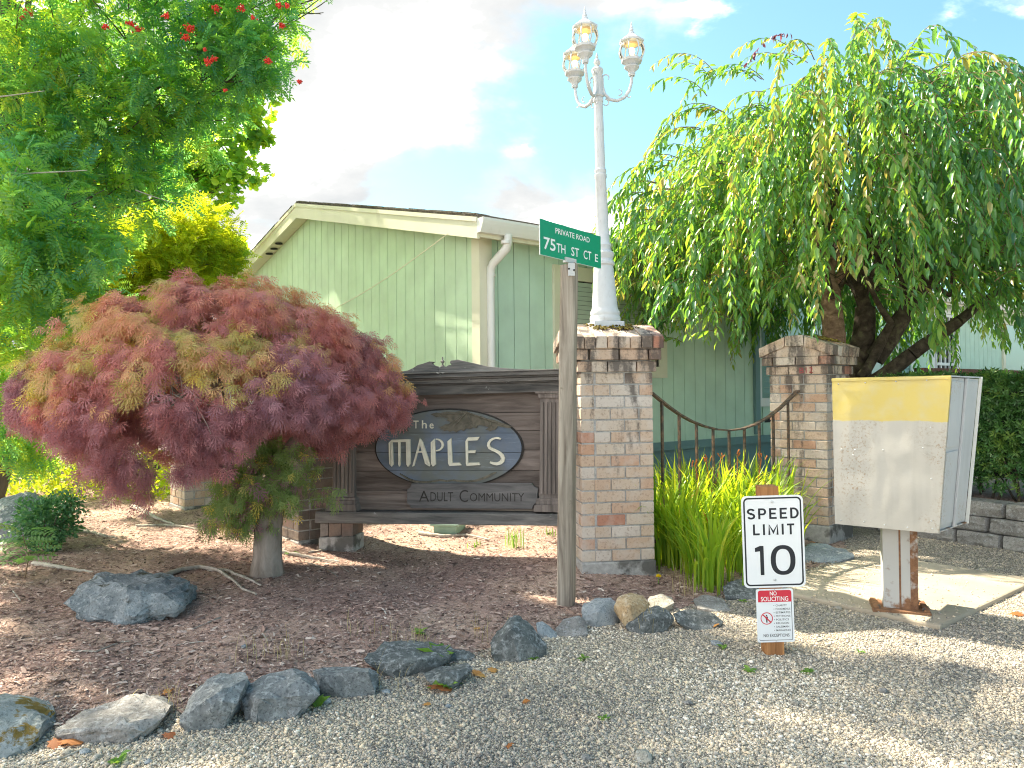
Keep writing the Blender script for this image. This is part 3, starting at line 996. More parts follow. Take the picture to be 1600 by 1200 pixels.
    # thin cable sagging across the gable
    a = hp(-0.02, 3.45, 2.42); b = hp(-0.21, 0.25, 2.90)
    pts = [a.lerp(b, k / 12) + Vector((0, 0, -0.05 * math.sin(PI * k / 12))) for k in range(13)]
    mb = MB(); mb.tube(pts, 0.006, 6); mb.build('cable', M['trim'], root)


build_house()

# brown deck rail beside the house
def build_deck():
    root = thing('deck_railing', hp(5.8, -1.6, 0), 'dark brown wooden deck railing above the hedge in front of the house', 'railing')
    mb = MB(); hbox(mb, 5.8, 17, -1.66, -1.54, 1.52, 1.57, 0.6); mb.build('handrail', M['deck'], root)
    mb = MB()
    s = 5.85
    while s < 16.9:
        hbox(mb, s, s + 0.10, -1.62, -1.58, 0.3, 1.518, rng.random()); s += 0.19
    mb.build('balusters', M['deck'], root)
    mb = MB(); hbox(mb, 5.8, 17, -1.57, -0.10, 0.30, 0.42, 0.4); mb.build('deck_floor', M['deck'], root)


build_deck()


# ================================================================== BRICK PILLARS
COURSE = 0.0794


def pillar(center, yaw, base_z, zc0, ridge_along, label, seed, text=False, bm_='brick'):
    """square brick pier; yaw = rotation; ridge_along 'x' or 'y' (local)"""
    r = np.random.default_rng(seed)
    c = Vector((center[0], center[1], 0))
    ax = Vector((math.cos(yaw), math.sin(yaw), 0)); ay = Vector((-math.sin(yaw), math.cos(yaw), 0))
    A = (ax, ay, UP)
    root = thing('brick_pillar', (c.x, c.y, base_z), label, 'brick pillar', 'weathered brick pillars of the entrance')

    def lp(x, y, z):
        return c + ax * x + ay * y + UP * z
    HW = 0.254
    mb = MB()
    q = HW + 0.006
    pts = [lp(-q, -q, base_z - 0.15), lp(q, -q, base_z - 0.15), lp(q, q, base_z - 0.15), lp(-q, q, base_z - 0.15)]
    mb.prism(pts, UP * (zc0 - base_z + 0.15 - 0.001))
    mb.build('concrete_footing', M['footing'], root, bevel=0.01)
    zt = zc0 + COURSE * 16
    mb = MB()
    mb.box(lp(0, 0, (zc0 + zt + 0.17) / 2), (2 * HW - 0.016, 2 * HW - 0.016, zt - zc0 + 0.17), A)
    mb.build('mortar_core', M['mortar'], root)
    bricks = MB()

    def course(z, hw, shift, h=COURSE, lay=0.2032):
        # four sides, bricks wrap round the corners
        dep = 0.09
        for side in range(4):
            u = [ax, ay, -ax, -ay][side]; n = [-ay, ax, ay, -ax][side]
            edges = [-hw]
            p = -hw + (lay / 2 if (shift + side) % 2 else lay)
            while p < hw - 0.02:
                edges.append(p); p += lay
            edges.append(hw)
            lo = edges[0]
            for i in range(len(edges) - 1):
                a, b = edges[i], edges[i + 1]
                if i == 0: a += dep + 0.0006            # corner owned by the neighbour side
                if b - a < 0.015: continue
                j = r.normal(0, 0.0012)
                g = 0.0105
                cc = c + u * ((a + b) / 2) + n * (hw - dep / 2 + j) + UP * (z + h / 2)
                bricks.box(cc, (b - a - (g if i else g / 2), dep, h - g), (u, -n, UP), float(r.beta(3.2, 1.25)))
    for k in range(16):
        course(zc0 + k * COURSE, HW, k)
    course(zt, HW + 0.022, 0)
    course(zt + COURSE, HW + 0.048, 1)
    bricks.build('brick_shaft', M[bm_], root, bevel=0.003)
    # gabled cap laid of bricks on edge, ridge along the chosen axis
    cap = MB()
    rx, ry = (ax, ay) if ridge_along == 'x' else (ay, -ax)
    hw = HW + 0.062; z0 = zt + 2 * COURSE
    th = 0.085
    mb = MB()
    # infill wedge below the cap bricks
    i = hw - 0.018
    mb.prism([c + rx * -i + ry * y + UP * z for y, z in ((-i, z0 - 0.002), (i, z0 - 0.002), (i, z0 + 0.02), (0.05, z0 + 0.105), (-0.05, z0 + 0.105), (-i, z0 + 0.02))], rx * (2 * i))
    mb.rnd = 0.7
    mb.r = [0.7] * len(mb.r)
    mb.build('cap_infill', M['brick'], root)
    n = 8
    for k in range(n):
        a = -hw + 2 * hw * k / n; b = a + 2 * hw / n - 0.006
        for sgn in (-1, 1):
            y0, y1 = (hw, 0.082)
            j = r.normal(0, 0.003)
            prof = [(y0 - 0.002, z0 + j), (y0 + 0.004, z0 + th + j - 0.005), (y1 + 0.006, z0 + 0.170 + j), (y1 + 0.006, z0 + 0.085 + j)]
            cap.prism([c + rx * a + ry * (y * sgn) + UP * z for y, z in prof], rx * (b - a), float(r.beta(3, 1.2)))
        cap.prism([c + rx * a + ry * y + UP * (z + r.normal(0, 0.001)) for y, z in ((-0.083, z0 + 0.088), (0.083, z0 + 0.088), (0.076, z0 + 0.178), (-0.076, z0 + 0.178))], rx * (b - a), float(r.beta(3, 1.2)))
    cap.build('brick_cap', M[bm_], root, bevel=0.004)
    # moss cushions on the cap
    V = []
    n = 260
    a = rng.normal(0, 0.35, n) * hw; b = r.normal(-0.35, 0.35, n) * hw
    a = r.choice([-0.1, 0.05, 0.12], n) + r.normal(0, 0.03, n)
    b = r.choice([-0.16, -0.08, 0.1], n) + r.normal(0, 0.025, n)
    zz = z0 + 0.182 - np.maximum(np.abs(b) - 0.08, 0) * 0.36
    pos = np.stack([c.x + rx.x * a + ry.x * b, c.y + rx.y * a + ry.y * b, zz], 1)
    tv, tf = ico()
    V, Fc = scatter(tv, tf, pos, yaw_rot(n, 0.5), r.uniform(0.006, 0.013, n)[:, None] * np.array([1, 1, 0.5]))
    npmesh('moss', V, Fc, M['moss'], root, rnd=np.repeat(r.random(n), 12))
    if text:
        mb = MB()
        y = -(HW + 0.022) - 0.0025
        zz0 = zt + 0.014; zz1 = zt + 0.062
        add_text(mb, 'B12', [lp(0.03, y, zz0), lp(0.145, y, zz0), lp(0.145, y, zz1), lp(0.03, y, zz1)], -ay * 0.0015)
        mb.build('lettering', M['maroon'], root)
    return root


def pillar_at(px, py_unused, Y, yaw, side):
    """centre of a pillar whose front-face corner (right +1 / left -1) stands at pixel column px, depth Y"""
    p = P(px, 700, Y)
    ax = Vector((math.cos(yaw), math.sin(yaw), 0)); ay = Vector((-math.sin(yaw), math.cos(yaw), 0))
    return (Vector((p.x, p.y, 0)) - ax * (0.254 * side) + ay * 0.254)


ZC = 0.155
YA = R_(9); CA = pillar_at(1022, 0, 5.22, YA, 1)
YB = R_(-44); CB = pillar_at(1294, 0, 6.42, YB, 1)
YC = R_(40); CC = pillar_at(466, 0, 5.98, YC, -1)
YD = R_(40); CD = pillar_at(288, 0, 7.9, YD, -1)
pillar(CA, YA, 0.06, ZC, 'x', 'stained brick pillar carrying the white lamp post, nearest the wooden street sign', 1)
pillar(CB, YB, 0.05, ZC, 'y', 'warm lit brick pillar behind the yellow and white cabinet with a low gabled brick cap', 2, True)
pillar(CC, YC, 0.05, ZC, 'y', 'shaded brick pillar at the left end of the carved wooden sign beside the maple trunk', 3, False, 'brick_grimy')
pillar(CD, YD, 0.05, ZC, 'y', 'far brick pillar mostly hidden by the red maple crown', 4)


# curved wrought iron railing between two pillars
def build_rail():
    a = P(1021, 618, 5.46); b = CB + Vector((-math.sin(-YB), -math.cos(YB), 0)) * 0.254
    b = Vector((b.x, b.y, 0)); a = Vector((a.x, a.y, 0))
    d = (b - a).normalized(); n = Vector((d.y, -d.x, 0))
    pl = Plane(a, n)
    root = thing('iron_railing', (a.x, a.y, 0), 'rusty black iron railing with a sagging top bar between two brick pillars', 'railing', 'iron railings of the entrance')
    tp = [(1018, 614), (1030, 624), (1045, 636), (1062, 648), (1080, 658), (1100, 666), (1120, 671), (1140, 672.5), (1160, 670), (1180, 663), (1200, 652), (1218, 638), (1235, 622), (1253, 604)]
    pts = [pl.pt(*p) for p in tp]
    mb = MB()
    for i in range(len(pts) - 1):
        t = (pts[i + 1] - pts[i]).normalized()
        up = n.cross(t).normalized()
        if up.z < 0: up = -up
        mb.box((pts[i] + pts[i + 1]) / 2, ((pts[i + 1] - pts[i]).length + 0.004, 0.038, 0.012), (t, n, up))
    mb.build('top_bar', M['iron'], root)
    for px in (1034, 1061, 1088, 1114, 1139, 1163, 1186, 1208, 1231):
        i = max(k for k in range(len(tp)) if tp[k][0] <= px)
        f = (px - tp[i][0]) / (tp[i + 1][0] - tp[i][0])
        t = pts[i].lerp(pts[i + 1], f)
        mb = MB()
        q = Vector((t.x, t.y, 0.22))
        mb.box((t + q) / 2 - UP * 0.006, (0.017, 0.017, t.z - 0.22), (d, n, UP))
        mb.build('baluster', M['iron'], root)
    mb = MB()
    e = pts[-1]
    mb.box((Vector((a.x, a.y, 0.235)) + Vector((e.x, e.y, 0.235))) / 2, ((e - a).length - 0.3, 0.02, 0.025), (d, n, UP))
    mb.build('bottom_bar', M['iron'], root)
    mb = MB(); mb.box(e + UP * -0.055 - n * 0.0, (0.035, 0.012, 0.11), (Vector((math.cos(YB), math.sin(YB), 0)), Vector((-math.sin(YB), math.cos(YB), 0)), UP)); mb.build('bracket', M['iron'], root)


build_rail()


# second railing on the far side, mirrored, mostly behind the maple
def build_rail_far():
    fa = Vector((math.cos(YC), math.sin(YC), 0)); 
    ay = Vector((-math.sin(YC), math.cos(YC), 0))
    a = CC + ay * 0.256; b = CD - ay * 0.256
    d = (b - a).normalized(); n = Vector((-d.y, d.x, 0))
    root = thing('iron_railing', (a.x, a.y, 0), 'iron railing half hidden behind the red maple crown', 'railing', 'iron railings of the entrance')
    L = (b - a).length
    pts = [a + d * (L * k / 12) + UP * (1.28 - 0.38 * math.sin(PI * k / 12)) for k in range(13)]
    mb = MB(); mb.tube(pts, 0.014, 6); mb.build('top_bar', M['iron'], root)
    for k in range(1, 10):
        t = k / 10
        q = a + d * (L * t)
        zt = 1.28 - 0.38 * math.sin(PI * t)
        mb = MB(); mb.box(q + UP * ((zt + 0.22) / 2 - 0.012), (0.016, 0.016, zt - 0.22), (d, n, UP)); mb.build('baluster', M['iron'], root)


build_rail_far()


# block retaining wall on the right
WO = Vector((3.18, 7.25, 0)); WD = Vector((0.56, -0.83, 0)).normalized(); WN = Vector((-WD.y, WD.x, 0)) * -1
if WN.y > 0: WN = -WN


def build_wall():
    root = thing('retaining_wall', WO, 'low retaining wall of rough grey concrete blocks under the clipped hedge', 'retaining wall')
    mb = MB()
    r = np.random.default_rng(8)
    bw, bh, bd = 0.36, 0.125, 0.24
    for row in range(3):
        s = -0.1 - (0.18 if row % 2 else 0)
        while s < 5.2:
            w_ = bw * r.uniform(0.9, 1.1)
            c = WO + WD * (s + w_ / 2) - WN * (bd / 2 + 0.02 * row) + UP * (bh * row + bh / 2 - 0.01)
            bm = bmesh.new()
            bmesh.ops.create_cube(bm, size=1)
            bmesh.ops.subdivide_edges(bm, edges=list(bm.edges), cuts=6, use_grid_fill=True)
            ph = r.uniform(0, 100, 3)
            out = []
            for i, v in enumerate(bm.verts):
                v.index = i
                o_ = v.co.copy(); q = v.co.copy()
                for ax_ in range(3):
                    q[ax_] *= 1 - 0.07 * (abs(o_[(ax_ + 1) % 3]) * 2) ** 6
                nn = noise.fractal(Vector((o_.x * 5 + ph[0], o_.y * 5, o_.z * 3 + ph[1])), 1.0, 2.0, 4)
                p = c + WD * (q.x * (w_ - 0.012)) - WN * (q.y * bd) + UP * (q.z * (bh - 0.007))
                front = max(0.0, -q.y * 2)
                out.append(p + WN * (nn * 0.022 * front) + UP * (nn * 0.004))
            fl = [tuple(v.index for v in f.verts) for f in bm.faces]
            bm.free()
            mb.add(out, fl, float(r.random()))
            s += w_
    mb.build('block_courses', M['block'], root, smooth_deg=40)
    # fill of soil behind the blocks
    mb = MB()
    mb.prism([WO + WD * -0.2 - WN * 0.20 + UP * -0.1, WO + WD * 5.2 - WN * 0.20 + UP * -0.1, WO + WD * 5.2 - WN * 3.0 + UP * -0.1, WO + WD * -0.2 - WN * 3.0 + UP * -0.1], UP * 0.44)
    tag(mb.build('soil_bank', M['soil']), kind='structure')


build_wall()
# ================================================================== CARVED WOODEN SIGN
def c4(x, y): return (500 + x / 3.636, 540 + y / 3.636)
def c6(x, y): return (590 + x / 6.4, 630 + y / 6.4)


def build_sign():
    d = Vector((0.974, -0.225, 0)).normalized()
    n = Vector((-0.225, -0.974, 0)).normalized()
    o = Vector((0.41, 5.50, 0))
    pl = Plane(o, n)
    root = thing('entrance_sign', (o.x - 0.9, o.y + 0.2, 0.35), 'weathered carved wooden sign reading The Maples Adult Community with a blue oval', 'sign')

    def pr(mb, pts, f0, f1, rnd=None):
        """outline in photo pixels -> prism standing f0..f1 in front of the panel plane"""
        mb.prism([pl.pt(x, y, f0) for x, y in pts], n * (f1 - f0), rnd)

    # planks of the panel
    L = [(285, 297), (390, 378), (497, 481), (605, 592), (713, 708), (822, 822), (932, 940)]
    mb = MB()
    for i in range(6):
        (l0, r0), (l1, r1) = L[i], L[i + 1]
        l0 += 1.2; r0 += 1.2; l1 -= 1.2; r1 -= 1.2
        # line through x=200 and x=1270 (crop units)
        if i == 0: l0, r0 = 270, 250
        pr(mb, [c4(190, l0), c4(1290, r0), c4(1290, r1), c4(190, l1)], -0.035, 0.0, rng.random())
    mb.build('plank_panel', M['plank'], root, bevel=0.002)
    mb = MB()
    pr(mb, [c4(185, 262), c4(1295, 240), c4(1295, 938), c4(185, 930)], -0.055, -0.036)
    mb.build('backing', M['carve_dark'], root)
    # dark water stain board low on the left
    # columns
    for (x0, x1, tag_) in ((85, 207, 0), (1252, 1375, 1)):
        mb = MB()
        yt, yb = (300, 858) if tag_ == 0 else (297, 862)
        w_ = x1 - x0
        pr(mb, [c4(x0 + 6, yt), c4(x1 - 6, yt), c4(x1, yb), c4(x0, yb)], -0.02, 0.045, 0.4)
        for k in range(5):
            a = x0 + w_ * (0.06 + 0.185 * k); b = a + w_ * 0.12
            pr(mb, [c4(a + 3, yt + 22), c4(b + 2, yt + 22), c4(b, yb - 24), c4(a, yb - 24)], 0.0455, 0.056, rng.random())
        pr(mb, [c4(x0 - 12, yb), c4(x1 + 10, yb), c4(x1 + 14, yb + 14), c4(x0 - 14, yb + 14)], -0.02, 0.062, 0.5)
        pr(mb, [c4(x0 - 14, yb + 14.5), c4(x1 + 14, yb + 14.5), c4(x1 + 16, yb + 34), c4(x0 - 16, yb + 34)], -0.02, 0.072, 0.35)
        pr(mb, [c4(x0 - 22, yb + 34.5), c4(x1 + 20, yb + 34.5), c4(x1 + 26, yb + 76), c4(x0 - 26, yb + 72)], -0.02, 0.088, 0.3)
        pr(mb, [c4(x0 - 6, yt - 24), c4(x1 + 8, yt - 26), c4(x1 + 4, yt - 0.5), c4(x0 - 2, yt - 0.5)], -0.02, 0.062, 0.5)
        pr(mb, [c4(x0 - 22, yt - 36), c4(x1 + 22, yt - 40), c4(x1 + 18, yt - 26.5), c4(x0 - 16, yt - 24.5)], -0.02, 0.076, 0.4)
        mb.build('column', M['column'], root, bevel=0.002)
    # lower beam
    mb = MB()
    pr(mb, [c4(10, 931), c4(1460, 948), c4(1460, 1012), c4(5, 996)], -0.06, 0.105)
    mb.build('lower_beam', M['sign_dark'], root, bevel=0.006)

    # cornice layers: lines slope gently up to the right
    def yl(y540, x):
        return y540 - (x - 540) * 0.0285
    mb = MB()
    xl, xr = 120, 1440
    for (ya, yb, f) in ((230, 284, 0.075), (222, 229.5, 0.090), (200, 221.5, 0.11), (190, 199.5, 0.13), (168, 189.5, 0.155), (160, 167.5, 0.165)):
        pr(mb, [c4(xl, yl(ya, xl)), c4(xr, yl(ya, xr)), c4(xr, yl(yb, xr)), c4(xl, yl(yb, xl))], -0.05, f, rng.random())
    mb.build('cornice', M['sign_dark'], root, bevel=0.003)
    # broken pediment and its small finial
    mb = MB()
    pr(mb, [c4(380, 163), c4(470, 150), c4(520, 142), c4(550, 128), (c4(575, 112)), c4(605, 104), c4(640, 92), c4(662, 94), c4(652, 104), c4(664, 114), c4(676, 118), c4(690, 121), c4(690, 155), c4(540, 159.5)], 0.03, 0.075, 0.6)
    pr(mb, [c4(691, 121), c4(735, 121), c4(750, 112), c4(764, 112), c4(754, 99), c4(760, 87), c4(800, 82), c4(840, 92), c4(900, 105), c4(960, 119), c4(1040, 128), c4(1120, 134), c4(1230, 137), c4(1230, 139.5), c4(691, 154.5)], 0.03, 0.075, 0.8)
    ped = mb.build('pediment', M['sign_dark'], root, bevel=0.003)
    mb = MB()
    p = pl.pt(*c4(709, 121), 0.052)
    k = 5.65 / 1200 / 3.636
    mb.lathe([(12 * k, 0), (12 * k, 6 * k), (5 * k, 9 * k), (5 * k, 20 * k), (9 * k, 24 * k), (12 * k, 30 * k), (6 * k, 36 * k), (3 * k, 42 * k), (5 * k, 48 * k), (1.5 * k, 56 * k)], p, 10)
    mb.build('finial', M['sign_dark'], ped, smooth_deg=50)
    # oval
    cx, cy, rx, ry = 737, 583, 422, 226
    mb = MB()
    pr(mb, [c4(cx + rx * math.cos(a), cy + ry * math.sin(a)) for a in np.linspace(0, 2 * PI, 72, endpoint=False)], 0.0008, 0.014)
    mb.build('oval_rim', M['carve_dark'], root)
    mb = MB()
    ys = [-1.0, -0.40, 0.105, 0.565, 1.0]
    for i in range(4):
        a0, a1 = ys[i] + (0.006 if i else 0), ys[i + 1] - (0.006 if i < 3 else 0)
        pts = []
        for t in np.linspace(a0, a1, 22):
            pts.append((cx + 0.975 * rx * math.sqrt(max(0, 1 - t * t)), cy + 0.965 * ry * t))
        for t in np.linspace(a1, a0, 22):
            pts.append((cx - 0.975 * rx * math.sqrt(max(0, 1 - t * t)), cy + 0.965 * ry * t))
        if i == 0: pts = pts[1:]
        pr(mb, [c4(*q) for q in pts], 0.010, 0.024, rng.random())
    mb.build('blue_oval', M['oval'], root)
    # maple leaf reliefs and ribbon
    mb = MB()
    main = [(540, 108), (600, 92), (640, 98), (700, 82), (780, 86), (850, 74), (905, 80), (950, 100), (1000, 118), (1060, 132), (1100, 150), (1180, 168), (1250, 192), (1300, 212), (1350, 232), (1330, 246), (1260, 238), (1215, 226), (1190, 262), (1160, 268), (1130, 280), (1115, 266), (1088, 264), (1120, 238), (1080, 226), (1040, 216), (1012, 222), (1000, 246), (960, 240), (940, 256), (900, 250), (872, 276), (840, 262), (800, 290), (768, 272), (735, 284), (712, 266), (676, 278), (668, 258), (640, 262), (648, 246), (620, 236), (664, 228), (690, 208), (730, 204), (742, 186), (700, 170), (716, 152), (680, 140), (630, 132), (600, 140), (575, 124)]
    pr(mb, [c6(*q) for q in main], 0.024, 0.033, 0.5)
    for a, b, r in (((900, 90), (760, 255), 9), ((900, 100), (690, 238), 7), ((900, 110), (960, 225), 7), ((905, 90), (1330, 238), 9), ((905, 95), (620, 112), 7), ((1130, 165), (1160, 260), 6)):
        A = pl.pt(*c6(*a), 0.033); B = pl.pt(*c6(*b), 0.033)
        mb.tube([A, A.lerp(B, 0.5) + n * 0.004, B], [r * 0.0007, r * 0.0006, 0.001], 6, rnd=0.9)
    left = [(212, 172), (250, 150), (268, 162), (300, 152), (330, 182), (318, 200), (336, 226), (312, 250), (322, 280), (290, 276), (262, 292), (252, 268), (228, 262), (240, 238), (205, 226), (226, 200)]
    pr(mb, [c6(*q) for q in left], 0.024, 0.032, 0.4)
    tl = [(300, 112), (380, 96), (350, 130), (290, 142), (240, 150), (262, 128)]
    pr(mb, [c6(*q) for q in tl], 0.024, 0.031, 0.4)
    mb.build('leaf_relief', M['relief'], root, bevel=0.0015)
    mb = MB()
    rib = [(238, 702), (280, 728), (330, 758), (385, 778), (450, 785), (520, 784), (580, 774), (640, 764), (705, 774), (770, 766), (840, 774), (920, 777), (1000, 768), (1060, 750), (1110, 728), (1150, 706), (1195, 688)]
    hw = [5, 9, 11, 11, 10, 9, 9, 9, 8, 9, 9, 10, 11, 13, 14, 13, 6]
    for i in range(len(rib) - 1):
        (x0, y0), (x1, y1) = rib[i], rib[i + 1]
        pr(mb, [c6(x0, y0 - hw[i]), c6(x1, y1 - hw[i + 1]), c6(x1, y1 + hw[i + 1]), c6(x0, y0 + hw[i])], 0.0243 + (i % 2) * 0.0006, 0.034 + (i % 2) * 0.0006, 0.7)
    mb.build('ribbon_relief', M['relief'], root)

    # carved cream letters
    mb = MB()
    def poly(pts, f=0.040): pr(mb, [c6(*q) for q in pts], 0.0242, f)
    poly([(130, 392), (160, 362), (342, 358), (326, 384), (166, 388)], 0.0395)
    poly([(130, 393), (147, 389), (150, 622), (135, 600)], 0.041)
    poly([(150, 390), (166, 389), (177, 608), (156, 632)], 0.040)
    poly([(224, 387), (246, 387), (246, 612), (234, 630), (226, 606)], 0.041)
    poly([(302, 385), (326, 385), (342, 359), (348, 598), (322, 634), (306, 606)], 0.041)
    poly([(440, 346), (452, 372), (383, 622), (364, 629)], 0.0395)
    poly([(440, 345), (466, 382), (546, 610), (534, 628), (492, 600), (436, 392)], 0.041)
    poly([(404, 476), (467, 474), (472, 490), (402, 492)], 0.0385)
    poly([(549, 388), (588, 350), (598, 608), (570, 630), (551, 600)], 0.041)
    ar = []
    for a in np.linspace(-PI / 2, PI / 2, 14): ar.append((600 + 77 * math.cos(a), 414 + 64 * math.sin(a)))
    for a in np.linspace(PI / 2, -PI / 2, 14): ar.append((598 + 57 * math.cos(a), 414 + 51 * math.sin(a)))
    poly(ar, 0.0395)
    poly([(715, 378), (752, 345), (764, 592), (736, 622), (721, 600)], 0.041)
    poly([(737, 622), (764, 592), (836, 590), (852, 616)], 0.0395)
    poly([(893, 378), (916, 366), (920, 590), (905, 621), (898, 596)], 0.041)
    poly([(893, 376), (916, 340), (1033, 334), (1012, 368), (918, 372)], 0.0395)
    poly([(916, 470), (996, 467), (990, 493), (916, 496)], 0.0395)
    poly([(905, 622), (921, 591), (1026, 589), (1043, 613)], 0.0395)
    S = [(1243, 356, 6), (1225, 347, 10), (1195, 345, 9), (1165, 353, 10), (1140, 370, 12), (1124, 395, 13), (1121, 420, 14), (1132, 442, 14), (1158, 458, 13), (1192, 472, 13), (1226, 490, 15), (1254, 515, 18), (1266, 545, 20), (1260, 572, 20), (1238, 592, 18), (1205, 602, 15), (1170, 598, 12), (1137, 586, 9)]
    for i in range(len(S) - 1):
        (x0, y0, h0), (x1, y1, h1) = S[i], S[i + 1]
        def nrm(j):
            a = S[max(j - 1, 0)]; b = S[min(j + 1, len(S) - 1)]
            dx, dy = b[0] - a[0], b[1] - a[1]; l = math.hypot(dx, dy)
            return -dy / l, dx / l
        na, nb = nrm(i), nrm(i + 1)
        poly([(x0 + na[0] * h0, y0 + na[1] * h0), (x1 + nb[0] * h1, y1 + nb[1] * h1), (x1 - nb[0] * h1, y1 - nb[1] * h1), (x0 - na[0] * h0, y0 - na[1] * h0)], 0.040)
    for ch, (a, b, c_, e) in {'T': (370, 424, 172, 250), 'h': (456, 506, 170, 250), 'e': (532, 574, 200, 252)}.items():
        add_text(mb, ch, [pl.pt(*c6(a, e)), pl.pt(*c6(b, e)), pl.pt(*c6(b, c_)), pl.pt(*c6(a, c_))], n * 0.030, bold=0.012)
    mb.build('lettering', M['cream_letter'], root)
    # plaque
    mb = MB()
    pr(mb, [c4(532, 780), c4(1212, 777), c4(1218, 792), c4(1230, 802), c4(1245, 806), c4(1240, 888), c4(1226, 896), c4(1218, 906), c4(1214, 922), c4(528, 918), c4(520, 900), c4(504, 890), c4(508, 812), c4(524, 802)], 0.025, 0.048, 0.6)
    mb.build('plaque', M['plaque'], root, bevel=0.003)
    mb = MB()
    for s, (a, b, t0, b0) in (('A', (575, 632, 820, 881)), ('DULT', (640, 768, 828, 880)), ('C', (803, 852, 815, 884)), ('OMMUNITY', (862, 1168, 833, 880))):
        add_text(mb, s, [pl.pt(*c4(a, b0)), pl.pt(*c4(b, b0 - (0 if a < 800 else 0))), pl.pt(*c4(b, t0)), pl.pt(*c4(a, t0))], n * 0.0492, bold=-0.004)
    mb.build('plaque_lettering', M['carve_dark'], root)
    # brick ledge that carries the left end of the beam
    lr = thing('brick_ledge', pl.pt(530, 850, 0.0), 'short brick and concrete ledge under the left end of the wooden sign', 'ledge')
    mb = MB()
    for i, x0 in enumerate((30, 78, 150)):
        x1 = (74, 146, 214)[i]
        pr(mb, [c4(x0, 1000), c4(x1, 1000), c4(x1, 1068), c4(x0, 1076)], -0.10, 0.085, rng.random())
    mb.build('bricks', M['brick_grimy'], lr, bevel=0.003)
    mb = MB()
    pr(mb, [c4(22, 1078), c4(218, 1070), c4(218, 1180), c4(22, 1180)], -0.11, 0.092)
    mb.build('concrete_base', M['footing'], lr, bevel=0.01)


build_sign()


# ================================================================== STREET NAME SIGN ON WOODEN POST
def build_street_sign():
    base = G(886, 948)
    root = thing('street_sign', base, 'green street name blade reading 75th St Ct E on a tall weathered square wooden post', 'street sign')
    Y0 = base.y
    bl = P(869, 955, Y0); br = P(893.5, 955, Y0); tr = P(897.5, 411, Y0 - 0.005); tl = P(874.5, 413, Y0 - 0.005)
    mb = MB()
    dep = Vector((0.30, 0.95, 0)).normalized() * 0.098
    # post built as rings with slight wobble so that the edges are worn
    rings = 26
    vs = []; fs = []
    for k in range(rings + 1):
        t = k / rings
        a = bl.lerp(tl, t); b = br.lerp(tr, t)
        if k == rings:
            a = a + UP * -0.004; b = b + UP * 0.006
        e = 0.010
        u = (b - a).normalized(); dn = dep.normalized()
        loop = [a + u * e, b - u * e, b + dn * e, b + dep - dn * e, b + dep - u * e, a + dep + u * e, a + dep - dn * e, a + dn * e]
        for q in loop:
            w_ = noise.noise_vector(Vector((q.x * 9, q.y * 9, q.z * 2.5))) * 0.0045
            vs.append(q + Vector((w_.x, w_.y, 0)) + (UP * (noise.noise(q * 40) * 0.012) if k == rings else Vector()))
    for k in range(rings):
        for i in range(8):
            j = (i + 1) % 8
            fs.append((k * 8 + i, k * 8 + j, (k + 1) * 8 + j, (k + 1) * 8 + i))
    fs.append(tuple(rings * 8 + i for i in range(8))); fs.append(tuple(range(7, -1, -1)))
    mb.add(vs, fs, 0.6)
    mb.build('wooden_post', M['grey_post'], root, smooth_deg=40)
    # blade
    TL = P(843, 341, 4.37); TR = P(938.5, 369.5, 4.90)
    u = Vector((TR.x - TL.x, TR.y - TL.y, 0)); Lh = u.length; u.normalize()
    n = Vector((u.y, -u.x, 0)); H = 0.206
    o = Vector((TL.x, TL.y, TL.z - H))
    sag = Vector((0, 0, (TR.z - TL.z) / Lh))

    def q(a, b, f=0.0):
        return o + u * (a * Lh) + sag * (a * Lh) + UP * (b * H) + n * f
    mb = MB(); mb.prism([q(0, 0), q(1, 0), q(1, 1), q(0, 1)], n * -0.003)
    mb.build('sign_blade', M['green_sign'], root)
    mb = MB(); mb.prism([q(-0.002, -0.008, 0.0004), q(0.004, -0.008, 0.0004), q(0.004, 1.008, 0.0004), q(-0.002, 1.008, 0.0004)], n * -0.0038)
    mb.prism([q(0.0045, -0.008, 0.0004), q(1.0, -0.008, 0.0004), q(1.0, 0.0, 0.0004), q(0.0045, 0.0, 0.0004)], n * -0.0038)
    mb.build('blade_edge', M['white_letter'], root)
    mb = MB()
    lines = [('PRIVATE ROAD', .235, .80, .70, .865), ('75', .055, .235, .175, .52), ('TH', .25, .39, .175, .435), ('ST', .485, .615, .175, .44), ('CT', .69, .825, .175, .44), ('E', .89, .945, .175, .41)]
    for s, a, b, c_, e in lines:
        add_text(mb, s, [q(a, c_), q(b, c_), q(b, e), q(a, e)], n * 0.0012, bold=0.018 if s == '75' else 0.012)
    mb.build('lettering', M['white_letter'], root)
    # bracket
    mb = MB()
    m0 = tr.lerp(tl, 0.4)
    w0 = q(0.46, 0.0)
    mb.box(w0 + UP * 0.003 + n * -0.0, (0.11, 0.024, 0.03), (u, n, UP))
    pr_ = P(899, 425, Y0 - 0.02)
    mb.box(P(893, 421, Y0 - 0.012), (0.040, 0.006, 0.075), (Vector((1, 0.1, 0)).normalized(), Vector((-0.1, 1, 0)).normalized(), UP))
    mb.build('bracket', M['galv'], root)
    for (x, y) in ((889, 420), (897, 422)):
        mb = MB(); p = P(x, y, Y0 - 0.016); mb.lathe([(0.006, 0), (0.006, 0.004), (0.003, 0.006)], p, 8, ax=Vector((0, -1, 0))); mb.build('bolt', M['dark'], root)


build_street_sign()


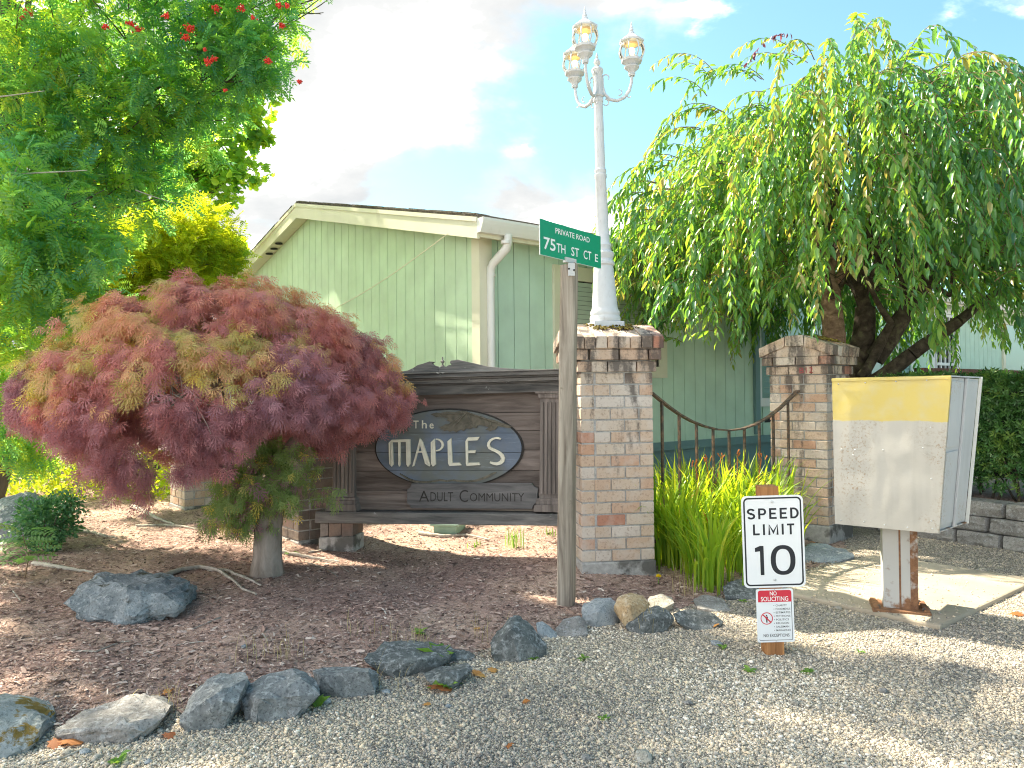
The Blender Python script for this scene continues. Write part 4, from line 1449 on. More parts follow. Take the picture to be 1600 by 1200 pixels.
# ================================================================== LAMP POST
def build_lamp():
    cc = CA + Vector((math.cos(YA), math.sin(YA), 0)) * -0.02
    base_z = ZC + COURSE * 18 + 0.172
    b0 = Vector((P(946, 512, CA.y).x, CA.y, base_z))
    root = thing('lamp_post', b0, 'white cast lamp post with three lit lanterns standing on the brick pillar', 'lamp post')
    tilt = Vector((-0.020, 0.0, 1)).normalized()
    s = CA.y / 1200.0          # metres per photo pixel at the lamp

    def prof(lst):             # (half width px, height px above y=512)
        return [(r * s, z * s) for r, z in lst]
    mb = MB()
    mb.lathe([(a * 1.25, z) for a, z in prof([(27, -3), (27, 7)])], b0, 4, ax=tilt, phase=PI / 4 + YA)
    mb.build('base_plate', M['lamp_white'], root, bevel=0.004)
    mb = MB()
    mb.lathe(prof([(23, 7.2), (24, 10), (24, 14), (22.5, 17), (23, 20), (23, 23), (21, 26), (20, 30), (17, 70), (15.5, 92), (15, 95), (17.5, 97), (17.5, 101), (15.5, 103), (14.5, 106), (17, 112), (17.5, 115), (15.5, 117), (12.5, 119), (12, 124), (13.5, 127), (12.5, 130), (11, 133), (10.5, 150), (8.3, 232), (9.5, 234), (9.5, 239), (8.2, 240), (9.3, 243), (9.3, 246), (7.8, 248), (7.0, 352), (8.0, 353), (8.3, 358), (7.0, 360)]), b0, 24, ax=tilt)
    mb.build('pole', M['lamp_white'], root, smooth_deg=35)
    mb = MB()
    mb.lathe(prof([(7, 360.2), (9.5, 362), (9.5, 366), (7.5, 369), (7.8, 396), (9.2, 400), (9.4, 404), (7, 407), (2.5, 408), (2.5, 410), (4.8, 413), (5.2, 416), (3.6, 420), (1.6, 422), (2.2, 424), (1.6, 427), (0.5, 431)]), b0, 18, ax=tilt)
    mb.build('finial_hub', M['lamp_white'], root, smooth_deg=35)

    def at(hpx):
        return b0 + tilt * (hpx * s)
    for az, dxh in ((0.0, 0), (244, 0), (126, 0)):
        a = R_(az)
        rad = Vector((math.cos(a), math.sin(a), 0))
        RL = 0.245
        # scrolled arm
        pts = []
        ctrl = [(0.03, 392), (0.030, 378), (0.045, 366), (0.085, 357), (0.135, 355), (0.185, 360), (0.222, 370), (0.240, 383), (RL, 396)]
        mb = MB()
        mb.tube([at(h) + rad * r for r, h in ctrl], [0.013, 0.013, 0.013, 0.012, 0.012, 0.012, 0.011, 0.010, 0.010], 8)

        def curl(c, r0, a0, a1, th=0.006):
            q = []
            for k in range(10):
                t = k / 9
                an = R_(a0 + (a1 - a0) * t); rr = r0 * (1 - 0.45 * t)
                q.append(at(c[1]) + rad * (c[0] + math.cos(an) * rr) + UP * (math.sin(an) * rr))
            mb.tube(q, [th * (1 - 0.5 * k / 9) for k in range(10)], 6)
        lift_ = 0
        curl((0.062, 391), 0.030, 180, -40)
        curl((0.050, 352), 0.028, 90, -150)
        curl((0.150, 369), 0.026, -100, 110, 0.005)
        curl((0.225, 363), 0.018, 190, 330, 0.004)
        arm = mb.build('arm', M['lamp_white'], root, smooth_deg=60)
        lb = at(396) + rad * RL
        z = lambda h: h * s * 0.82
        mb = MB()
        # cup, open gallery, rim
        mb.lathe([(4.5 * s, z(-3)), (5.5 * s, z(0)), (5 * s, z(3)), (6.5 * s, z(7)), (12 * s, z(13)), (12.5 * s, z(15)), (8 * s, z(16)), (9 * s, z(18)), (16.5 * s, z(24)), (17 * s, z(28)), (15.5 * s, z(29.5)), (3.0 * s, z(30))], lb, 8, phase=PI / 8)
        body = mb.build('lantern', M['lamp_white'], arm, smooth_deg=30)
        # curved ribs
        mb = MB()
        ribp = [(15.2, 29.5), (18.9, 36), (20.3, 44), (19.2, 53), (15.8, 60)]
        for k in range(8):
            t = PI / 8 + 2 * PI * k / 8
            dr = Vector((math.cos(t), math.sin(t), 0))
            mb.tube([lb + dr * (r * s) + UP * z(h) for r, h in ribp], 1.05 * s, 5)
        mb.build('ribs', M['lamp_white'], body, smooth_deg=60)
        mb = MB()
        mb.lathe([(14.6 * s, z(30.2)), (18.5 * s, z(36)), (19.9 * s, z(44)), (18.8 * s, z(53)), (15.4 * s, z(59.5))], lb, 24)
        g = mb.build('glass', M['lantern_glass'], body, smooth_deg=60)
        # remove end caps so that the glass is an open shell
        bm = bmesh.new(); bm.from_mesh(g.data)
        big = [f for f in bm.faces if len(f.verts) > 4]
        bmesh.ops.delete(bm, geom=big, context='FACES')
        bm.to_mesh(g.data); bm.free()
        mb = MB()
        mb.lathe([(13.0 * s, z(59.0)), (15.0 * s, z(59.8)), (19.5 * s, z(60.5)), (20.0 * s, z(64)), (18 * s, z(65)), (15 * s, z(68)), (9 * s, z(74)), (7 * s, z(76)), (5.2 * s, z(77)), (4.5 * s, z(81)), (2.6 * s, z(83)), (3.4 * s, z(86)), (2.0 * s, z(89)), (2.4 * s, z(91)), (1.2 * s, z(94)), (1.5 * s, z(96)), (0.4 * s, z(102))], lb, 8, phase=PI / 8)
        mb.build('lantern_roof', M['lamp_white'], body, smooth_deg=25)
        mb = MB(); mb.lathe([(9.5 * s, z(56.5)), (12 * s, z(58.9))], lb, 16); mb.build('lamplit_ring', M['amber_lamplight'], body)  # added ring, amber paint stands for lamplight inside the lantern roof
        mb = MB()
        mb.lathe([(2.6 * s, z(30.1)), (2.6 * s, z(38))], lb, 10); mb.build('bulb_holder', M['trim'], body)
        mb = MB()
        mb.lathe([(2.4 * s, z(38.05)), (4.2 * s, z(41)), (5.2 * s, z(45)), (4.6 * s, z(49)), (2.6 * s, z(51.5)), (0.6 * s, z(52.3))], lb, 12); mb.build('bulb', M['bulb'], body, smooth_deg=60)


build_lamp()


# ================================================================== SPEED LIMIT SIGN
def rrect(x0, x1, y0, y1, r, seg=6):
    pts = []
    for cx, cy, a0 in ((x1 - r, y1 - r, 0), (x0 + r, y1 - r, 90), (x0 + r, y0 + r, 180), (x1 - r, y0 + r, 270)):
        for k in range(seg + 1):
            a = R_(a0 + 90 * k / seg)
            pts.append((cx + r * math.cos(a), cy + r * math.sin(a)))
    return pts


def arcpts(cx, cy, rx, ry, a0, a1, n=12):
    return [(cx + rx * math.cos(R_(a0 + (a1 - a0) * k / n)), cy + ry * math.sin(R_(a0 + (a1 - a0) * k / n))) for k in range(n + 1)]


def stroke(pts, w):
    """ribbon of half width w round a polyline (mitred)"""
    L_, R2 = [], []
    for i in range(len(pts)):
        a = pts[max(i - 1, 0)]; b = pts[i]; c = pts[min(i + 1, len(pts) - 1)]
        def un(p, q):
            dx, dy = q[0] - p[0], q[1] - p[1]; l = math.hypot(dx, dy) or 1
            return dx / l, dy / l
        d0 = un(a, b) if i else un(b, c); d1 = un(b, c) if i < len(pts) - 1 else d0
        n0 = (-d0[1], d0[0]); n1 = (-d1[1], d1[0])
        mx, my = n0[0] + n1[0], n0[1] + n1[1]; l2 = (mx * mx + my * my) or 1
        k = min(2.0 / l2, 2.2) * w
        L_.append((b[0] + mx * k, b[1] + my * k)); R2.append((b[0] - mx * k, b[1] - my * k))
    return [[L_[i], L_[i + 1], R2[i + 1], R2[i]] for i in range(len(pts) - 1)]


# highway style capitals; unit height 1, stroke half width .085, list of polylines and glyph width
HW_ = 0.085
GLYPH = {
    'S': (0.66, [arcpts(.33, .72, .245, .195, 20, 270, 14) + arcpts(.33, .285, .245, .20, 90, -160, 14)]),
    'P': (0.64, [[(.085, 0), (.085, .915), (.36, .915)] + arcpts(.36, .68, .20, .235, 90, -90, 10)[1:] + [(.085, .445)]]),
    'E': (0.60, [[(.58, .915), (.085, .915), (.085, .085), (.59, .085)], [(.085, .50), (.52, .50)]]),
    'D': (0.68, [[(.085, .085), (.085, .915), (.28, .915)] + arcpts(.28, .5, .315, .415, 90, -90, 14)[1:] + [(.0, .085)]]),
    'L': (0.56, [[(.085, 1), (.085, .085), (.56, .085)]]),
    'I': (0.17, [[(.085, 0), (.085, 1)]]),
    'M': (0.86, [[(.085, 0), (.085, .92), (.43, .22), (.775, .92), (.775, 0)]]),
    'T': (0.62, [[(0, .915), (.62, .915)], [(.31, .87), (.31, 0)]]),
}


def hw_word(word, gap=0.2):
    quads = []; x = 0
    for ch in word:
        w_, lines = GLYPH[ch]
        for pl_ in lines:
            for q in stroke(pl_, HW_):
                quads.append([(px + x, py) for px, py in q])
        x += w_ + gap
    return quads, x - gap


def build_speed_sign():
    base = G(1208, 1024)
    Y0 = base.y
    root = thing('speed_limit_sign', base, 'white Speed Limit 10 sign above a small No Soliciting sign on an orange post', 'road sign')
    lean = Vector((-0.022, 0.0, 1)).normalized()
    u = Vector((1, -0.02, 0)).normalized(); u = (u - lean * u.dot(lean)).normalized()
    n = u.cross(lean).normalized()
    if n.y > 0: n = -n
    top = P(1202, 760, Y0)
    Hh = (top.z - base.z)
    mb = MB()
    pw = 0.089
    bx = Vector((P(1213, 1020, Y0).x, Y0 + 0.045, -0.1))
    k = (Hh + 0.1)
    mb.box(bx + lean * (k / 2), (pw, pw, k), (u, n, lean), 0.5)
    mb.build('wooden_post', M['cedar'], root, bevel=0.004)
    o = bx + n * (pw / 2 + 0.0006)

    def zpx(y): return CAM.z + (P(1210, y, Y0).z - CAM.z)
    # large panel
    m = 3.77 / 1200
    def face(cpx, y_top, y_bot, wpx):
        ct = P(cpx, (y_top + y_bot) / 2, Y0 - 0.004)
        W_ = wpx * Y0 / 1200; H_ = (y_bot - y_top) * Y0 / 1200
        c = Vector((ct.x, o.y - 0.001 + (n.y * 0), ct.z))
        return lambda a, b, f=0.0: c + u * ((a - 0.5) * W_) + lean * ((b - 0.5) * H_) + n * f, W_, H_
    q, W_, H_ = face(1208.5, 774.5, 917.5, 95.5)
    asp = H_ / W_
    mb = MB(); mb.prism([q(x, y / asp) for x, y in rrect(0, 1, 0, asp, 0.085)], n * 0.003)
    mb.build('speed_panel', M['white_sign'], root)
    mb = MB()
    A = rrect(0.03, 0.97, 0.03, asp - 0.03, 0.075); B = rrect(0.055, 0.945, 0.055, asp - 0.055, 0.055)
    N_ = len(A)
    for i in range(N_):
        j = (i + 1) % N_
        mb.add([q(A[i][0], A[i][1] / asp, 0.0036), q(A[j][0], A[j][1] / asp, 0.0036), q(B[j][0], B[j][1] / asp, 0.0036), q(B[i][0], B[i][1] / asp, 0.0036)], [(0, 1, 2, 3)])
    for s, a, b, t0, b0 in (('SPEED', .085, .925, .137, .255), ('LIMIT', .175, .845, .31, .428)):
        quads, tot = hw_word(s, .24 if s == 'SPEED' else .28)
        for qd in quads:
            mb.add([q(a + (b - a) * x / tot, 1 - b0 + (b0 - t0) * y, 0.0037) for x, y in qd], [(0, 1, 2, 3)])
    t0, b0 = .545, .862
    yy = lambda y: 1 - b0 + (b0 - t0) * y
    for poly in ([(.335, 0), (.335, 1), (.275, 1), (.275, 0)], [(.275, 1), (.195, .93), (.195, .80), (.275, .82)]):
        mb.add([q(x, yy(y), 0.0037) for x, y in poly], [(0, 1, 2, 3)])
    N0 = 40
    for k in range(N0):
        t1, t2 = 2 * PI * k / N0, 2 * PI * (k + 1) / N0
        mb.add([q(.645 + rx * math.copysign(abs(math.cos(t)) ** .85, math.cos(t)), yy(.5 + ry * math.copysign(abs(math.sin(t)) ** .85, math.sin(t))), 0.0037) for rx, ry, t in ((.20, .51, t1), (.20, .51, t2), (.118, .38, t2), (.118, .38, t1))], [(0, 1, 2, 3)])
    mb.build('black_lettering', M['black_letter'], root)
    for b in (0.93, 0.085):
        mb = MB(); mb.lathe([(0.007, 0), (0.007, 0.003), (0.004, 0.005)], q(0.5, b, 0.0031), 10, ax=n); mb.build('bolt', M['galv'], root)
    # small panel
    q, W_, H_ = face(1211.5, 920.5, 1003, 57.5)
    asp = H_ / W_
    mb = MB(); mb.prism([q(x, y / asp) for x, y in rrect(0, 1, 0, asp, 0.05)], n * 0.003)
    mb.build('soliciting_panel', M['white_sign'], root)
    mb = MB()
    mb.add([q(x, y, 0.0034) for x, y in ((0.05, 0.755), (0.95, 0.755), (0.95, 0.94), (0.93, 0.965), (0.90, 0.975), (0.10, 0.975), (0.07, 0.965), (0.05, 0.94))], [tuple(range(8))])
    ring = []
    ca, cb, ra = 0.265, 0.45, 0.165
    for k in range(28):
        t0, t1 = 2 * PI * k / 28, 2 * PI * (k + 1) / 28
        mb.add([q(ca + ra * r * math.cos(t), cb + ra * r * math.sin(t) / asp, 0.0042) for r, t in ((1, t0), (1, t1), (0.87, t1), (0.87, t0))], [(0, 1, 2, 3)])
    dx = ra * 0.68
    mb.add([q(ca + x, cb + y / asp, 0.0044) for x, y in ((-dx - 0.012, dx - 0.012), (-dx + 0.012, dx + 0.012), (dx + 0.012, -dx + 0.012), (dx - 0.012, -dx - 0.012))], [(0, 1, 2, 3)])
    # tie of the pictogram
    mb.add([q(ca + x, cb + y / asp, 0.0041) for x, y in ((-0.012, 0.045), (0.012, 0.045), (0.008, -0.02), (-0.008, -0.02))], [(0, 1, 2, 3)])
    mb.build('red_print', M['red_paint'], root)
    mb = MB()
    A = rrect(0.05, 0.95, 0.05, asp - 0.05, 0.03, 3); B = rrect(0.063, 0.937, 0.063, asp - 0.063, 0.02, 3)
    N_ = len(A)
    for i in range(N_):
        j = (i + 1) % N_
        if A[i][1] / asp > 0.76: continue
        mb.add([q(A[i][0], A[i][1] / asp, 0.0032), q(A[j][0], min(A[j][1] / asp, .755), 0.0032), q(B[j][0], min(B[j][1] / asp, .755), 0.0032), q(B[i][0], B[i][1] / asp, 0.0032)], [(0, 1, 2, 3)])
    for k, s in enumerate(('CHARITY', 'FOOD/MENUS', 'ESTIMATES', 'PETITIONS', 'POLITICS', 'RELIGION', 'SALESMAN', 'MAGAZINES')):
        t0 = 0.293 + k * 0.0665; w_ = 0.043 * len(s)
        add_text(mb, s, [q(.515, 1 - t0 - .036), q(min(.515 + w_, .905), 1 - t0 - .036), q(min(.515 + w_, .905), 1 - t0), q(.515, 1 - t0)], n * 0.0036, bold=0.004)
        mb.add([q(.468 + x, 1 - t0 - 0.018 + y, 0.0036) for x, y in ((-.009, -.006), (.009, -.006), (.009, .006), (-.009, .006))], [(0, 1, 2, 3)])
    add_text(mb, 'NO EXCEPTIONS', [q(.165, .10), q(.86, .10), q(.86, .158), q(.165, .158)], n * 0.0036, bold=0.006)
    # little figure in the circle
    for pts in ([(-0.03, 0.05), (0.03, 0.05), (0.032, -0.02), (0.018, -0.02), (0.016, -0.11), (0.002, -0.11), (-0.002, -0.11), (-0.016, -0.11), (-0.018, -0.02), (-0.032, -0.02)],
                [(0.018 * math.cos(t), 0.078 + 0.018 * math.sin(t)) for t in np.linspace(0, 2 * PI, 10, endpoint=False)]):
        mb.add([q(ca + x, cb + y / asp, 0.0038) for x, y in pts], [tuple(range(len(pts)))])
    mb.build('fine_print', M['black_letter'], root)
    mb = MB()
    add_text(mb, 'NO', [q(.37, .878), q(.555, .878), q(.555, .955), q(.37, .955)], n * 0.0040, bold=0.010)
    add_text(mb, 'SOLICITING', [q(.125, .772), q(.86, .772), q(.86, .858), q(.125, .858)], n * 0.0040, bold=0.010)
    mb.build('white_lettering', M['white_letter'], root)
    for b in (0.985, 0.03):
        mb = MB(); mb.lathe([(0.004, 0), (0.004, 0.002)], q(0.5, b, 0.0031), 8, ax=n); mb.build('bolt', M['galv'], root)


build_speed_sign()


# ================================================================== YELLOW AND WHITE CABINET
def build_cabinet():
    base = G(1405, 952)
    base = gz(1405, 950, 0.025)
    th = R_(43)
    fr = Vector((math.cos(th), -math.sin(th), 0)); dp = Vector((math.sin(th), math.cos(th), 0)); n = -dp
    root = thing('metal_cabinet', base, 'white metal cabinet with a yellow painted band on a rusty square steel post', 'cabinet')
    D = 0.50
    fo = Vector((base.x, base.y, 0)) - dp * (D / 2)
    pf = Plane(fo, n); pb = Plane(fo + dp * D, n)
    TL = pf.pt(1300, 591); TR = pf.pt(1486, 586.5); BR = pf.pt(1467, 834); BL = pf.pt(1304.5, 818.5)
    TR2 = pb.pt(1533, 585); BR2 = pb.pt(1511, 818)
    TR2.z = TR.z - 0.004; 
    TL2 = TL + dp * D; BL2 = BL + dp * D; BL2.z = BR2.z
    yz = pf.pt(1385, 653).z - base.z
    M['cabinet_front'] = M['cabinet_maker']('cabinet_front', (0.50, 0.49, 0.445), yz)
    M['cabinet_side'] = M['cabinet_maker']('cabinet_side', (0.50, 0.53, 0.56), None)  # enamel tinted bluish, the shade of this side put into its colour
    mb = MB()
    e = 0.012
    def inset(p, q, t): return p + (q - p).normalized() * t
    B = [inset(BL, BR, e) + dp * e, inset(BR, BL, e) + dp * e, inset(BR2, BL2, e), inset(BL2, BR2, e)]
    T = [inset(TL, TR, e) + dp * e, inset(TR, TL, e) + dp * e, inset(TR2, TL2, e), inset(TL2, TR2, e)]
    T = [p - UP * 0.012 for p in T]; B = [p + UP * 0.012 for p in B]
    mb.add(B + T, [(3, 2, 1, 0), (4, 5, 6, 7), (0, 1, 5, 4), (1, 2, 6, 5), (2, 3, 7, 6), (3, 0, 4, 7)])
    # pressed side panels and seams
    def sp(a, b, f=0.0):    # point on the right side: a along depth, b up
        lo = BR.lerp(BR2, a); hi = TR.lerp(TR2, a)
        return lo.lerp(hi, b) + fr * (f - 0.008)
    mb.prism([sp(.08, .05), sp(.47, .045), sp(.47, .52), sp(.08, .51)], fr * 0.004)
    mb.prism([sp(.08, .54), sp(.47, .55), sp(.47, .965), sp(.08, .965)], fr * 0.004)
    mb.prism([sp(.60, .03), sp(.93, .03), sp(.93, .97), sp(.60, .97)], fr * 0.004)
    mb.prism([sp(.50, .01), sp(.575, .01), sp(.575, .985), sp(.50, .985)], fr * 0.014)
    mb.build('side_body', M['cabinet_side'], root, bevel=0.002)
    # slightly buckled front sheet
    nx, ny = 28, 28
    vs = []; fs = []
    for j in range(ny + 1):
        for i in range(nx + 1):
            a, b = i / nx, j / ny
            p = BL.lerp(BR, a).lerp(TL.lerp(TR, a), b)
            edge = min(a, 1 - a, b, 1 - b)
            p = p + n * (0.006 * noise.noise(Vector((a * 3, b * 2.5, 3))) * min(1, edge * 6) + 0.004 * noise.noise(Vector((a * 9, b * 7, 1))) * min(1, edge * 6))
            vs.append(p)
    for j in range(ny):
        for i in range(nx):
            k = j * (nx + 1) + i
            fs.append((k, k + 1, k + nx + 2, k + nx + 1))
    mb = MB(); mb.add(vs, fs)
    # folded edges
    for a, b in ((BL, BR), (BR, TR), (TR, TL), (TL, BL)):
        mb.prism([a, b, b + dp * 0.018, a + dp * 0.018], (TL + BR) * 0.5 * 0 + (((BL + BR + TR + TL) / 4) - (a + b) / 2).normalized() * 0.003)
    mb.build('front_sheet', M['cabinet_front'], root, smooth_deg=40)
    # top rim folded over and back flange
    mb = MB()
    a, b = TL.lerp(BL, 0.004), TR.lerp(BR, 0.004)
    mb.prism([a + n * 0.004, b + n * 0.004, b + n * 0.004 - UP * 0.016, a + n * 0.004 - UP * 0.016], n * 0.004)
    top = mb.build('top_rim', M['cabinet_front'], root, bevel=0.001)
    mb = MB()
    mb.add([TL + dp * .002, TR + dp * .002, TR2, TL2, TL + dp * .002 - UP * .008, TR + dp * .002 - UP * .008, TR2 - UP * .008, TL2 - UP * .008], [(0, 1, 2, 3), (7, 6, 5, 4), (0, 4, 5, 1), (1, 5, 6, 2), (2, 6, 7, 3), (3, 7, 4, 0)])
    mb.build('top_sheet', M['cabinet_side'], root)
    mb = MB()
    mb.prism([TR2 + fr * 0.006, TR2 + fr * 0.006 - fr * 0.016, BR2 - fr * 0.010, BR2 + fr * 0.006], dp * 0.012)
    mb.build('rear_flange', M['trim_white'], root)
    mb = MB()
    mb.prism([BL + dp * .02 + UP * .010, BR + dp * .02 + UP * .010, BR2 + UP * 0.010, BL2 + UP * 0.010], -UP * 0.006)
    mb.build('bottom_sheet', M['rusty'], root)
    # rivets
    for (x, y) in ((1315, 702), (1333, 711), (1336, 703), (1380, 703), (1455, 748), (1454, 668), (1314, 813), (1350, 815), (1382, 820), (1418, 824), (1455, 814), (1457, 826), (1442, 700), (1310, 600), (1352, 598), (1400, 596), (1448, 594), (1478, 592)):
        mb = MB(); mb.lathe([(0.004, -0.004), (0.004, 0.004), (0.002, 0.006)], pf.pt(x, y), 8, ax=n); mb.build('rivet', M['galv'], root)
    # paint scuffs
    mb = MB()
    for (x0, y0, x1, y1) in ((1444, 693, 1459, 695), (1446, 706, 1460, 711), (1442, 708, 1452, 713)):
        mb.prism([pf.pt(x0, y0, 0.004), pf.pt(x1, y1, 0.004), pf.pt(x1, y1 + 2, 0.004), pf.pt(x0, y0 + 2.2, 0.004)], n * 0.0015)
    mb.build('paint_scuffs', M['cabinet_front'], root)
    # post: two welded channel faces and a rusty flank
    mb = MB()
    cx = Vector((base.x, base.y, 0.02))
    zt = min(BL.z, BR.z, BR2.z) + 0.03
    hh = zt - 0.02
    a1 = Vector((0.94, -0.34, 0)).normalized(); a2 = Vector((0.34, 0.94, 0)).normalized()
    mb.box(cx - a1 * 0.045 + UP * hh / 2, (0.086, 0.12, hh), (a1, a2, UP), 0.0)
    mb.box(cx + a1 * 0.045 + UP * hh / 2, (0.088, 0.118, hh), (a1, a2, UP), 0.12)
    mb.box(cx + a1 * 0.0915 + UP * hh / 2, (0.004, 0.112, hh - 0.004), (a1, a2, UP), 0.75)
    mb.box(cx + a1 * 0.072 + UP * hh / 2 - a2 * 0.0600, (0.038, 0.004, hh - 0.006), (a1, a2, UP), 0.62)
    mb.box(cx + UP * hh / 2 - a2 * 0.060, (0.010, 0.004, hh - 0.002), (a1, a2, UP), 1.0)
    mb.build('steel_post', M['rusty'], root, bevel=0.003)
    mb = MB()
    mb.box(cx + UP * 0.010, (0.30, 0.24, 0.016), (a1, a2, UP), 0.9)
    mb.box(cx + UP * 0.022 + a1 * 0.13, (0.03, 0.22, 0.018), (a1, a2, UP), 0.3)
    mb.box(cx + UP * 0.022 - a1 * 0.13, (0.03, 0.20, 0.018), (a1, a2, UP), 0.4)
    pl_ = mb.build('base_plate', M['rusty'], root, bevel=0.003)
    for sx, sy in ((-1, -1), (1, -1), (1, 1)):
        mb = MB(); mb.lathe([(0.010, 0), (0.010, 0.012), (0.006, 0.02)], cx + a1 * (0.115 * sx) + a2 * (0.085 * sy) + UP * 0.018, 6); mb.build('bolt', M['iron'], pl_)


build_cabinet()


# ================================================================== ROCKS
def hull_rock(name, label, base_px, pts, matname, seed, cat='rock', group='rocks edging the mulch bed', amp=0.010, lift=0.0, cuts=4, moss=None):
    b = G(*base_px)
    Zb = b.y
    bm = bmesh.new()
    world_pts = []
    for (x, y, d) in pts:
        world_pts.append(P(x, y, Zb + d) + UP * lift)
    # buried underside
    lo = min(p.z for p in world_pts)
    cen = sum(world_pts, Vector()) / len(world_pts)
    ext = []
    for p in world_pts:
        if p.z < lo + 0.35 * (max(q.z for q in world_pts) - lo) + 0.01:
            ext.append(Vector((p.x, p.y, p.z - (0.05 if lift == 0 else 0.01))) + (cen - p) * 0.10)
    # give it a back side of real thickness
    hx = max(p.x for p in world_pts) - min(p.x for p in world_pts)
    hz = max(p.z for p in world_pts) - lo
    for p in world_pts:
        if p.z > lo + 0.4 * hz:
            ext.append(Vector((cen.x + (p.x - cen.x) * 0.8, p.y + min(0.25, 0.30 * hx + 0.02), lo + (p.z - lo) * 0.45 - 0.02)))
    for p in world_pts + ext:
        bm.verts.new(p)
    r = bmesh.ops.convex_hull(bm, input=list(bm.verts))
    junk = [g for g in r['geom_interior'] if isinstance(g, bmesh.types.BMVert)]
    junk += [v for v in bm.verts if not v.link_faces]
    bmesh.ops.delete(bm, geom=list(set(junk)), context='VERTS')
    bmesh.ops.subdivide_edges(bm, edges=list(bm.edges), cuts=cuts, use_grid_fill=True)
    bmesh.ops.triangulate(bm, faces=list(bm.faces))
    for _ in range(1):
        bmesh.ops.smooth_vert(bm, verts=list(bm.verts), factor=0.16, use_axis_x=True, use_axis_y=True, use_axis_z=True)
    bm.normal_update()
    off = Vector((seed * 3.7, seed * 1.9, seed * 0.7))
    for v in bm.verts:
        k = noise.fractal(v.co * 9 + off, 0.7, 2.1, 6)
        c = noise.cell(v.co * 16 + off) - 0.5
        v.co += v.normal * ((amp * 1.25 * k + amp * 0.55 * c) if amp < 0.016 else (amp * 1.1 * k - amp * 0.8 * max(0.0, noise.noise(v.co * 22 + off))))
    me = bpy.data.meshes.new(name)
    origin = Vector((cen.x, cen.y, lo))
    for v in bm.verts: v.co -= origin
    bmesh.ops.recalc_face_normals(bm, faces=list(bm.faces))
    bm.to_mesh(me); bm.free()
    me.materials.append(M[matname])
    me.polygons.foreach_set('use_smooth', [True] * len(me.polygons)); me.set_sharp_from_angle(angle=R_(28))
    o = bpy.data.objects.new(name, me); col.objects.link(o); o.location = origin
    tag(o, label, cat, group)
    return o


